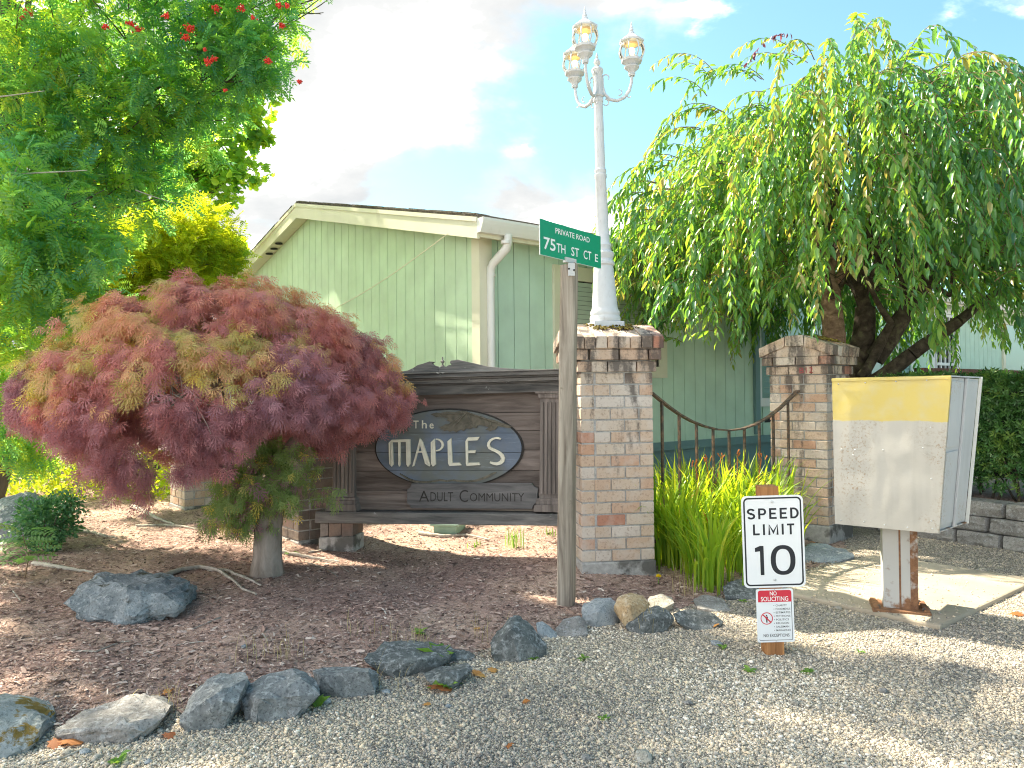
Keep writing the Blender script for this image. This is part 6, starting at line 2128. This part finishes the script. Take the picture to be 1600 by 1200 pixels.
    for k in range(46):
        a = P(rng.uniform(1290, 1560), rng.uniform(390, 470), rng.uniform(7.6, 8.3))
        ang = rng.uniform(0, 2 * PI); r = rng.uniform(.5, 1.7)
        b = Vector((Cx + math.cos(ang) * r, Cy + math.sin(ang) * r, 4.2 - .28 * r * r))
        limb(mb, a, b, .022, .007, sag=.12, n=7, sides=5, wig=.08, seed=k)
    for k in range(40):      # bare crossing twigs under the crown
        a = P(rng.uniform(1280, 1520), rng.uniform(380, 450), rng.uniform(7.3, 8.2))
        limb(mb, a, a + Vector((rng.normal(0, .3), rng.normal(0, .3), rng.uniform(-.3, .2))), .006, .002, n=5, sides=4, wig=.12, seed=k)
    mb.build('mossy_limbs', M['cherry_dark'], root, smooth_deg=60)


build_cherry()


# ------------------------------------------------------------------ red laceleaf maple
def lace_leaf():
    v = []; f = []
    def tri(a, b, c):
        o = len(v); v.extend([a, b, c]); f.append((o, o + 1, o + 2))
    for ang, L_ in ((0, 1.0), (26, .95), (-26, .95), (54, .80), (-54, .80), (84, .55), (-84, .55)):
        a = R_(ang); c, s = math.cos(a), math.sin(a)
        def q(x, y):
            return (x * c - y * s, x * s + y * c, -.34 * x * x)
        w_ = .031
        tri(q(0, 0), q(.45 * L_, -w_), q(.45 * L_, w_))
        tri(q(.45 * L_, w_), q(.45 * L_, -w_), q(L_, 0))
        for t, l_ in ((.38, .22), (.62, .16)):
            for sg in (-1, 1):
                tri(q(t * L_, 0.0), q((t + .09) * L_, 0.0), q((t + l_) * L_, sg * l_ * .62))
    return np.array(v), np.array(f)


def build_lace():
    base = G(417, 897)
    root = thing('laceleaf_maple', base, 'red and purple laceleaf maple with a broad mushroom shaped crown beside the carved sign', 'tree', 'trees')
    Y0 = base.y
    Cc = P(331, 640, Y0 + .05)
    tv, tf = lace_leaf()
    AX, BY, H = 1.19, .90, .77
    zE = Cc.z
    P0 = []; D0 = []
    def dome(r, ph):
        lump = 1 + .05 * math.sin(3 * ph + .6) + .035 * math.sin(7 * ph + 2)
        x = Cc.x + AX * r * math.cos(ph) * lump; y = Cc.y + BY * r * math.sin(ph) * lump
        z = zE + H * max(0, 1 - r ** 2.2) ** .66
        # crown is a little higher right of centre and hangs lower at the left front
        z += .05 * math.cos(ph) * r * (1 - r)
        return Vector((x, y, z))
    # layered cascading tufts on the upper dome
    for k in range(1250):
        r = math.sqrt(rng.random()); ph = rng.uniform(0, 2 * PI)
        p = dome(r, ph)
        lay = .07 * math.sin(15 * r + 3 * math.sin(2 * ph) + 5 * math.sin(ph))
        p.z += lay - .03 + rng.normal(0, .025)
        rad = Vector((math.cos(ph) * (.25 + r), math.sin(ph) * (.25 + r), .35 - .9 * r))
        P0.append(p); D0.append(rad)
    # skirt that hangs below the widest part
    for k in range(760):
        ph = rng.uniform(0, 2 * PI)
        t = rng.random()
        r = 1.0 - .38 * t ** 1.2 + rng.normal(0, .05)
        p = dome(min(r, .999), ph)
        p.z = zE + .06 - (.42 + .08 * math.sin(3 * ph + 1)) * t * (1 + .10 * math.sin(9 * ph)) + rng.normal(0, .03)
        cph = math.cos(ph)
        if cph > .35: p.z += .24 * t * min(1, (cph - .35) * 3); p.x -= .10 * t * cph
        if cph < -.35: p.z += .22 * t * min(1, (-cph - .35) * 3)
        P0.append(p); D0.append(Vector((math.cos(ph) * .5, math.sin(ph) * .5, -.75)))
    for k in range(500):      # inner layer
        ph = rng.uniform(0, 2 * PI); r = .85 * math.sqrt(rng.random())
        p = dome(r, ph); p.z -= rng.uniform(.10, .40)
        P0.append(p); D0.append(Vector((math.cos(ph), math.sin(ph), -.4)))
    # sprays round the trunk and stray tips at the rim
    for k in range(60):      # loose shoots that break the outline
        r = rng.uniform(.55, 1.0); ph = rng.uniform(0, 2 * PI)
        p = dome(r, ph); q = Vector((math.cos(ph) * r, math.sin(ph) * r, .9 - .9 * r)).normalized()
        P0.append(p + q * rng.uniform(.04, .13)); D0.append(q + Vector((0, 0, -.3)))
    for k in range(120):
        p = P(rng.normal(412, 42), rng.uniform(685, 790), Y0 + rng.normal(-.05, .16))
        P0.append(p); D0.append(Vector((rng.normal(0, .4), rng.normal(0, .4), -1)))
    for k in range(42):
        p = P(rng.normal(372, 22), rng.uniform(760, 825), Y0 + rng.normal(-.08, .1))
        P0.append(p); D0.append(Vector((rng.normal(-.2, .4), rng.normal(0, .4), -1)))
    n0 = len(P0)
    K = 11
    c = np.repeat(np.array([tuple(p) for p in P0]), K, 0); dd = np.repeat(np.array([tuple(d) for d in D0]), K, 0)
    n = len(c)
    dd = dd / np.linalg.norm(dd, axis=1, keepdims=True)
    d = dd * 1.0 + runit(n) * .48 + np.array([0, 0, -.45])
    pos = c + runit(n) * .05 + dd * rng.uniform(-.02, .06, (n, 1))
    nn = runit(n) * .55 + dd * .5 + np.array([0, 0, .6])
    sc_ = rng.uniform(.050, .092, n)
    V, Fc = scatter(tv, tf, pos, frames(d, nn), sc_)
    # leaf colours in broad patches: purple, wine, rose, gold and olive
    col0 = np.zeros(n0)
    for i, p in enumerate(P0):
        a = noise.fractal(p * 1.5 + Vector((3.1, 0, 7.7)), 1, 2, 3); b = noise.noise(p * 3.2 + Vector((9, 2, 1)))
        v = .30 + .22 * a + .10 * b
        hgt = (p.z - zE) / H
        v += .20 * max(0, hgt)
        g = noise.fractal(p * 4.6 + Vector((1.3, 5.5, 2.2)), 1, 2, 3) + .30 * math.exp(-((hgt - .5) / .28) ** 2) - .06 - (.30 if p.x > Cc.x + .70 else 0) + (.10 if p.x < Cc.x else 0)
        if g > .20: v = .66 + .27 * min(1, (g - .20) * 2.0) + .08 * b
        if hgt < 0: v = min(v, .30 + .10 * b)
        if i >= n0 - 162: v = .99
        col0[i] = v
    rr = np.clip(np.repeat(col0, K) + rng.normal(0, .055, n), 0, 1)
    rr[-162 * K:] = np.where(rng.random(162 * K) < .72, 1.0, np.where(rng.random(162 * K) < .5, .12, rr[-162 * K:]))
    npmesh('crown', V, Fc, M['lace'], root, rnd=np.repeat(rr, len(tv)))
    mb = MB()
    bz = base + UP * -.08
    def ring(pts, rads): mb.tube(pts, rads, 14)
    ring([bz, base + UP * .03, base + Vector((.005, 0, .12)), base + Vector((.01, 0, .30)), base + Vector((.035, .02, .48)), P(428, 770, Y0 + .03), P(432, 730, Y0 + .05)], [.125, .105, .092, .088, .082, .068, .06])
    limb(mb, base + Vector((-.01, 0, .40)), P(385, 775, Y0), .060, .045, n=5, wig=.05, sides=10)
    limb(mb, P(386, 776, Y0), P(300, 640, Y0 + .1), .045, .02, n=7, wig=.08)
    limb(mb, P(432, 735, Y0 + .05), P(500, 600, Y0 + .1), .05, .02, n=7, wig=.08)
    limb(mb, P(430, 740, Y0 + .05), P(380, 560, Y0 + .15), .045, .02, n=7, wig=.1)
    for k in range(40):
        ph = rng.uniform(0, 2 * PI); r = rng.uniform(.35, .9)
        e = dome(r, ph); e.z -= .10
        s_ = [P(300, 640, Y0 + .1), P(500, 600, Y0 + .1), P(380, 560, Y0 + .15), P(360, 720, Y0)][k % 4]
        limb(mb, s_, e, .012, .004, sag=.12, n=7, sides=5, wig=.1, seed=k)
    mb.build('trunk', M['maple_bark'], root, smooth_deg=60)
    mb = MB()
    for k in range(50):
        a = P(rng.normal(265, 35), rng.normal(625, 22), Y0 - .72 + rng.normal(0, .05))
        limb(mb, a, a + Vector((rng.normal(-.06, .10), rng.normal(0, .06), rng.normal(-.05, .08))), .0025, .001, n=4, sides=4, wig=.1, seed=k)
    mb.build('bare_twigs', M['dead_twig'], root)


build_lace()


# ------------------------------------------------------------------ blades
def blades(name, bases, az, length, bend, width, rnd, matl, parent=None, seg=7, curl=0.0):
    n = len(bases)
    t = np.linspace(0, 1, seg)[None, :]
    th0 = bend[:, None]                                   # final lean angle from vertical
    ang = th0 * t ** 1.3
    ds = length[:, None] / (seg - 1)
    hx = np.concatenate([np.zeros((n, 1)), np.cumsum(np.sin(ang[:, :-1]) * ds, 1)], 1)
    hz = np.concatenate([np.zeros((n, 1)), np.cumsum(np.cos(ang[:, :-1]) * ds, 1)], 1)
    dirx = np.cos(az)[:, None]; diry = np.sin(az)[:, None]
    cx = bases[:, 0:1] + hx * dirx; cy = bases[:, 1:2] + hx * diry; cz = bases[:, 2:3] + hz
    wd = width[:, None] * np.sin(np.clip(t * .95 + .08, 0, 1) * PI) ** .55 * np.where(t > .98, .1, 1)
    sx = -diry; sy = dirx
    A = np.stack([cx + sx * wd, cy + sy * wd, cz + wd * .25], -1); B = np.stack([cx - sx * wd, cy - sy * wd, cz + wd * .25], -1)
    V = np.stack([A, B], 2).reshape(n, seg * 2, 3)
    f = np.array([(2 * k, 2 * k + 1, 2 * k + 3, 2 * k + 2) for k in range(seg - 1)])
    Fc = f[None] + (np.arange(n) * seg * 2)[:, None, None]
    return npmesh(name, V.reshape(-1, 3), Fc.reshape(-1, 4), matl, parent, rnd=np.repeat(rnd, seg * 2))


def build_lilies():
    spots = [(1040, 868, 5.55, 'leafy daylily clump closest to the lamp pillar', 110), (1068, 872, 5.45, 'daylily clump in the middle of the row behind the first balusters', 120), (1110, 890, 5.05, 'daylily clump standing forward of the railing with yellow tipped leaves', 80), (1100, 850, 5.85, 'daylily clump behind the lowest point of the railing', 130), (1145, 850, 5.95, 'daylily clump behind the top of the speed limit sign', 130), (1190, 845, 6.15, 'daylily clump next to the warm lit brick pillar', 120), (1160, 870, 5.5, 'daylily clump hidden in part by the speed limit sign', 100), (1075, 835, 6.1, 'daylily clump at the back of the row near the house skirting', 110), (1225, 848, 6.0, 'daylily clump spilling past the right side of the speed limit sign', 40)]
    for px, py, Y, lab, n in spots:
        n = int(n * 1.3)
        b = P(px, py, Y); z = ground_h(b.x, b.y)
        o = thing('daylily_clump', (b.x, b.y, z), lab, 'plant', 'daylilies beside the railing')
        ba = np.stack([b.x + rng.normal(0, .075, n), b.y + rng.normal(0, .075, n), np.full(n, z - .01)], 1)
        az = np.arctan2(ba[:, 1] - b.y, ba[:, 0] - b.x) + rng.normal(0, .6, n)
        ln = rng.uniform(.42, .82, n) * (0.85 if Y < 5.2 else 1.0)
        bend = np.abs(rng.normal(1.15, .55, n)).clip(.15, 2.5)
        rnd = np.clip(rng.beta(2, 2.2, n) * .88 + (rng.random(n) < .07) * .35, 0, 1)
        blades('leaves', ba, az, ln, bend, rng.uniform(.006, .0115, n), rnd, M['lily'], o)
        if n > 165:
            mb = MB()
            for k in range(3):
                a = Vector((b.x + rng.normal(0, .06), b.y + rng.normal(0, .06), z)); e = a + Vector((rng.normal(0, .1), rng.normal(0, .1), rng.uniform(.62, .80)))
                mb.tube([a, a.lerp(e, .5) + Vector((.01, 0, 0)), e], [.004, .0035, .003], 5)
                for j in range(4):
                    q = e + Vector(rng.normal(0, .012, 3)); mb.tube([q, q + Vector((rng.normal(0, .012), rng.normal(0, .012), .03))], [.003, .005], 5)
            mb.build('spent_flower_stalks', M['dead_leaf'], o)


build_lilies()


# ------------------------------------------------------------------ hedge
def build_hedge():
    o0 = WO + WD * 0.15 - WN * 0.26
    root = thing('hedge', o0, 'dense clipped dark green hedge growing on top of the block retaining wall', 'hedge')
    L_, D, z0, z1 = 5.0, .85, .40, 1.41
    N = 15000
    a = rng.uniform(0, L_, N); face = rng.random(N)
    b = np.where(face < .6, rng.uniform(0, .10, N), rng.uniform(0, D, N))
    z = np.where(face < .6, z0 + (z1 - z0) * rng.random(N) ** .9, z1 - rng.uniform(0, .08, N))
    end = face > .9
    a = np.where(end, rng.uniform(0, .1, N), a); z = np.where(end, rng.uniform(z0, z1, N), z)
    bump = np.array([noise.fractal(Vector((x * 3.2, y * 3.2, q * 3.4)), 1, 2, 3) for x, y, q in zip(a, b, z)])
    outw = bump * .07
    thin = rng.random(N) > np.clip((.25 - (z - z0)) * 3.2, 0, .8)
    pos = np.array(o0)[None] + np.outer(a, np.array(WD)) - np.outer(b - np.where(face < .6, outw, 0), np.array(WN)) + np.outer(z + np.where(face >= .6, outw, 0), [0, 0, 1])
    pos = pos[thin]; nrm = np.where((face < .6)[:, None], np.array(WN)[None], np.array([[0, 0, 1.0]]))[thin]
    n = len(pos)
    tv = []; tf = []
    for k in range(9):
        an = 2 * PI * k / 9 * 2.4; t = .15 + .8 * k / 9
        c, s = math.cos(an), math.sin(an)
        o = len(tv)
        for x, w_ in ((0, 0), (.28, .10), (.62, 0), (.28, -.10)):
            tv.append((t * .75 + x * .55, x * c - w_ * s, x * s + w_ * c))
        tf.append((o, o + 1, o + 2, o + 3))
    d = nrm * .75 + runit(n) * .55 + np.array([0, 0, .25])
    V, Fc = scatter(np.array(tv), np.array(tf), pos - nrm * .03, frames(d, runit(n)), rng.uniform(.045, .08, n))
    npmesh('foliage', V, Fc, M['hedge'], root, rnd=np.repeat(np.clip(rng.beta(2, 2.4, n) + bump[thin] * .35, 0, 1), len(tv)))
    mb = MB()
    for k in range(80):
        p = o0 + WD * rng.uniform(0, L_) - WN * rng.uniform(.1, .6) + UP * (z0 - .06)
        limb(mb, p, p + WN * rng.uniform(-.1, .2) + WD * rng.normal(0, .12) + UP * rng.uniform(.25, .6), .011, .004, n=5, sides=5, wig=.1, seed=k)
    mb.build('stems', M['cherry_dark'], root)
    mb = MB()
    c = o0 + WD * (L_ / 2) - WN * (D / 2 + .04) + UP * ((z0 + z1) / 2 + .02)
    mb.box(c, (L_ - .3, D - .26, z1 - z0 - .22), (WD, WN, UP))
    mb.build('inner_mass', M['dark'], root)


build_hedge()


# ------------------------------------------------------------------ shrub, fern, weeds, litter
def build_small():
    b = G(72, 862)
    root = thing('shrub', b, 'small dense green shrub in front of the grey boulder at the left edge', 'shrub')
    n = 3000
    d = runit(n); rr = rng.random(n) ** .38
    Y = b.y
    c = np.array(P(72, 815, Y))
    pos = c + d * rr[:, None] * np.array([.235, .22, .20]) * (1 + .18 * np.sin(d[:, 0:1] * 5 + d[:, 2:3] * 6))
    pos[:260] = np.array(P(112, 790, Y)) + rng.normal(size=(260, 3)) * np.array([.05, .05, .06])
    V, Fc = scatter(LEAF_V * np.array([1, .75, 1]), LEAF_F, pos, frames(d + runit(n) * .8, runit(n) * .6 + np.array([0, 0, .7])), rng.uniform(.022, .038, n))
    npmesh('foliage', V, Fc, M['box'], root, rnd=np.repeat(rng.beta(2, 2.2, n), len(LEAF_V)))
    mb = MB()
    for k in range(14):
        limb(mb, b + Vector((rng.normal(0, .02), rng.normal(0, .02), -.03)), Vector(c) + Vector(rng.normal(0, .10, 3)), .010, .003, n=5, sides=5, seed=k)
    limb(mb, b + UP * .1, P(128, 768, Y), .006, .002, n=6, sides=5)
    mb.build('stems', M['rowan_bark'], root)

    b = G(38, 905)
    root = thing('fern_seedling', b, 'pale green rowan seedling with fern like leaves below the small shrub', 'plant')
    mb = MB(); mb.tube([b - UP * .02, P(45, 870, b.y), P(35, 835, b.y)], [.004, .003, .002], 5); mb.build('stem', M['twig'], root)
    n = 16
    pos = np.array([tuple(P(40 + rng.normal(0, 8), rng.uniform(828, 880), b.y)) for _ in range(n)])
    an = rng.uniform(0, 2 * PI, n)
    d = np.stack([np.cos(an), np.sin(an) * .6, rng.uniform(-.1, .4, n)], 1)
    V, Fc = scatter(PIN_V, PIN_F, pos, frames(d, np.tile([0, -.4, 1.0], (n, 1)) + rng.normal(size=(n, 3)) * .2), rng.uniform(.16, .25, n))
    npmesh('leaves', V, Fc, M['fern'], root, rnd=np.repeat(rng.random(n), len(PIN_V)))

    # sunlit undergrowth behind the bed at the left
    n = 4200
    x = rng.uniform(-7.0, -3.7, n); y = rng.uniform(8.6, 10.8, n)
    z = np.maximum(bed_h(x, y), 0) + rng.random(n) ** 1.5 * .55
    V, Fc = scatter(LEAF_V * np.array([1, .7, 1]), LEAF_F, np.stack([x, y, z], 1), frames(runit(n), runit(n) * .5 + np.array([0, 0, 1])), rng.uniform(.04, .09, n))
    tag(npmesh('undergrowth', V, Fc, M['sunny'], rnd=np.repeat(rng.random(n), len(LEAF_V))), kind='stuff')

    # rosette weeds
    def weed(px, py, n, s, label, tall=.6, mt='weed', Y=None):
        b = G(px, py) if Y is None else P(px, py, Y)
        o = thing('weed', b, label, 'weed', 'small weeds in the gravel and mulch')
        an = np.arange(n) * 2.4 + rng.uniform(0, 6)
        d = np.stack([np.cos(an), np.sin(an), np.full(n, tall) + rng.normal(0, .2, n)], 1)
        V, Fc = scatter(LEAF_V * np.array([1, .55, 1.5]), LEAF_F, np.tile(np.array(b), (n, 1)) + rng.normal(size=(n, 3)) * .004, frames(d, np.tile([0, 0, 1.0], (n, 1)) + rng.normal(size=(n, 3)) * .3), s * rng.uniform(.7, 1.15, n))
        npmesh('leaves', V, Fc, M[mt], o, rnd=np.repeat(rng.random(n), len(LEAF_V)))
    weed(697, 1074, 11, .085, 'bright green rosette weed in front of the small broken dark rock')
    weed(683, 1036, 9, .115, 'weed with long pale leaves growing at the corner of the wide flat slab', 1.0)
    weed(497, 1106, 4, .07, 'narrow leaved weed at the foot of the angular layered rock', 1.4)
    weed(185, 1192, 6, .05, 'tiny green weed at the bottom edge of the gravel left of centre')
    weed(515, 1078, 6, .045, 'tiny yellow green weed beside the blocky dark rock')
    weed(832, 1030, 4, .05, 'small green weed at the foot of the pyramid shaped rock')
    weed(912, 1030, 6, .04, 'tiny green weed alone on open gravel below the blue grey stone')
    weed(945, 1124, 6, .035, 'tiny green weed in the middle of the open gravel')
    weed(655, 992, 7, .05, 'pale green weed in the mulch above the wide flat slab')
    weed(1128, 1014, 5, .035, 'tiny weed by a bluish pebble left of the sign post')
    weed(1172, 1050, 7, .04, 'faint green weed in the gravel left below the sign post')
    weed(1262, 1052, 9, .04, 'spreading green weed in the gravel right below the sign post', .2)
    weed(1160, 940, 5, .04, 'small weed under the rough rock behind the sign')
    weed(455, 858 + 8, 6, .06, 'low green weed right of the maple trunk', .3)
    weed(1345, 1020, 7, .03, 'tiny weed on the sunlit gravel in front of the pad', .3)
    # grass tufts
    for px, py, n, l_, lab in ((805, 857, 34, .17, 'green grass tuft in the mulch below the wooden sign'), (858, 838, 16, .09, 'short grass tuft beside the wooden street sign post'), (745, 855, 10, .07, 'thin grass tuft under the middle of the wooden sign')):
        b = G(px, py)
        o = thing('grass_tuft', b, lab, 'grass', 'grass tufts in the mulch')
        ba = np.tile(np.array(b), (n, 1)) + rng.normal(size=(n, 3)) * np.array([.035, .03, 0])
        blades('blades', ba, rng.uniform(0, 6.3, n), rng.uniform(.5, 1.1, n) * l_, np.abs(rng.normal(.8, .4, n)), np.full(n, .003), rng.random(n) * .5, M['weed'], o, seg=5)
    # dry straw tufts along the rock edge
    for px, py, n in ((430, 1030, 26), (560, 1000, 14), (600, 1075, 12), (275, 1105, 16), (650, 1015, 30), (1070, 905, 40), (1010, 985, 14), (770, 1000, 14), (1075, 930, 26)):
        b = G(px, py)
        o = thing('straw_tuft', b, 'tuft of thin dry straw stalks among the rocks and mulch', 'dry grass', 'dry straw tufts')
        ba = np.tile(np.array(b), (n, 1)) + rng.normal(size=(n, 3)) * np.array([.06, .04, 0])
        blades('stalks', ba, rng.uniform(0, 6.3, n), rng.uniform(.07, .18, n), np.abs(rng.normal(1.2, .5, n)), np.full(n, .0013), rng.random(n), M['dry_grass'], o, seg=5)
    # dandelion
    b = G(1029, 912)
    o = thing('dandelion', b, 'single yellow dandelion flower at the right foot of the lamp pillar', 'flower')
    mb = MB(); t = P(1029, 901, b.y); mb.tube([b - UP * .01, t], [.002, .002], 5); mb.build('stem', M['weed'], o)
    v, f = ico()
    n = 40
    dd = runit(n); dd[:, 2] = np.abs(dd[:, 2])
    V, Fc = scatter(np.array([(0, 0, 0), (.6, .16, .05), (1, 0, .1), (.6, -.16, .05)]), np.array([(0, 3, 2, 1)]), np.tile(np.array(t), (n, 1)), frames(dd + np.array([0, -.3, .1]), runit(n)), np.full(n, .021))
    npmesh('bloom', V, Fc, M['dandelion'], o)
    # fallen leaves
    LB, FB = MAP_V.copy(), MAP_F
    for i, (px, py, s) in enumerate(((690, 1079, .115), (745, 984, .04), (745, 1054, .05), (752, 1058, .045), (770, 1050, .05), (822, 1098, .035), (795, 1168, .035), (1117, 980, .05), (1084, 976, .035), (1075, 972, .03), (115, 1163, .09), (90, 1165, .07), (265, 1152, .05), (262, 1083, .05), (1412, 951 + 14, .05), (1180, 862, .05), (1300, 905, .05), (668, 1103, .035), (1338, 930, .04), (1272, 850, .07), (1590, 962, .07), (950, 870, .04))):
        b = G(px, py)
        V, Fc = scatter(LB + np.array([-.5, 0, .14]), FB, np.array([tuple(b + UP * .006)]), yaw_rot(1, .25), np.array([s]))
        o = npmesh('fallen_leaf', V - np.array(b), Fc, M['dead_leaf'], rnd=np.full(len(LB), rng.random()))
        o.location = b
        tag(o, 'dry orange brown leaf lying flat on the ground', 'leaf', 'fallen leaves')
    # surface roots
    for pts, r, lab in (
            ([(258, 902), (285, 893), (312, 889), (340, 894), (362, 908), (380, 925), (400, 932)], .016, 'thick pale root curving from the boulder towards the maple trunk'),
            ([(325, 892), (352, 893), (380, 904), (408, 917)], .011, 'slim pale root forking off right beside the thick curving root'),
            ([(52, 883), (85, 887), (118, 893), (145, 896)], .014, 'flat pale root running left of the pitted boulder'),
            ([(207, 793), (228, 803), (245, 812), (272, 822)], .018, 'stout pale root in the sunny mulch behind the shrub'),
            ([(212, 824), (250, 822), (285, 824), (318, 830)], .012, 'long thin pale root lying below the stout root'),
            ([(122, 832), (145, 834), (165, 840), (182, 843)], .014, 'short pale root touching the right side of the small shrub'),
            ([(438, 864), (465, 869), (495, 874), (530, 880)], .011, 'thin root running right from the maple trunk base'),
            ([(482, 864), (505, 861), (522, 857), (545, 862), (566, 866)], .007, 'fine root below the left brick ledge of the sign'),
            ([(655, 835), (690, 840), (730, 838), (765, 846)], .014, 'broken bark strip lying below the middle of the sign')):
        r *= 1.35
        q = [G(*p) + UP * (r * .7) for p in pts]
        mb = MB()
        k = len(q)
        fine = []
        for i in range(k - 1):
            for j in range(4):
                t = j / 4
                fine.append(q[i].lerp(q[i + 1], t) + noise.noise_vector(q[i] * 9 + Vector((j, 0, 0))) * .006)
        fine.append(q[-1])
        mb.tube(fine, [r * (1.05 - .75 * i / len(fine)) * (1 + .15 * noise.noise(p * 25)) for i, p in enumerate(fine)], 8, squash=.7)
        tag(mb.build('root', M['root'], smooth_deg=60), lab, 'root', 'surface roots')
    # fallen twigs in the mulch
    for pts in ([(112, 1018), (150, 1020), (185, 1006), (206, 1003)], [(275, 1010), (300, 1006), (318, 1004)], [(20, 925), (32, 940)], [(410, 992), (418, 1002), (416, 1006)], [(480, 880), (510, 890), (528, 902)], [(500, 878), (525, 880), (545, 895)], [(60, 1195), (100, 1186), (130, 1172)], [(345, 966), (300, 985)], [(640, 858), (700, 866)]):
        q = [G(*p) + UP * .006 for p in pts]
        mb = MB(); mb.tube(q, [.0045 * (1 - .5 * i / len(q)) for i in range(len(q))], 5)
        tag(mb.build('twig', M['dead_twig'], smooth_deg=60), 'thin pale dead twig lying on the mulch', 'twig', 'fallen twigs')
    # utility box lid behind the sign
    b = G(703, 828)
    root = thing('utility_box', b, 'pale green plastic utility box lid seen under the wooden sign', 'utility box')
    mb = MB(); A = (Vector((.97, -.2, 0)).normalized(), Vector((.2, .97, 0)).normalized(), UP)
    mb.box(b + UP * .02, (.20, .30, .07), A); mb.build('box_body', M['lid'], root, bevel=.01)
    mb = MB(); mb.box(b + UP * .065, (.245, .34, .018), A); mb.build('lid', M['lid'], root, bevel=.006)


build_small()
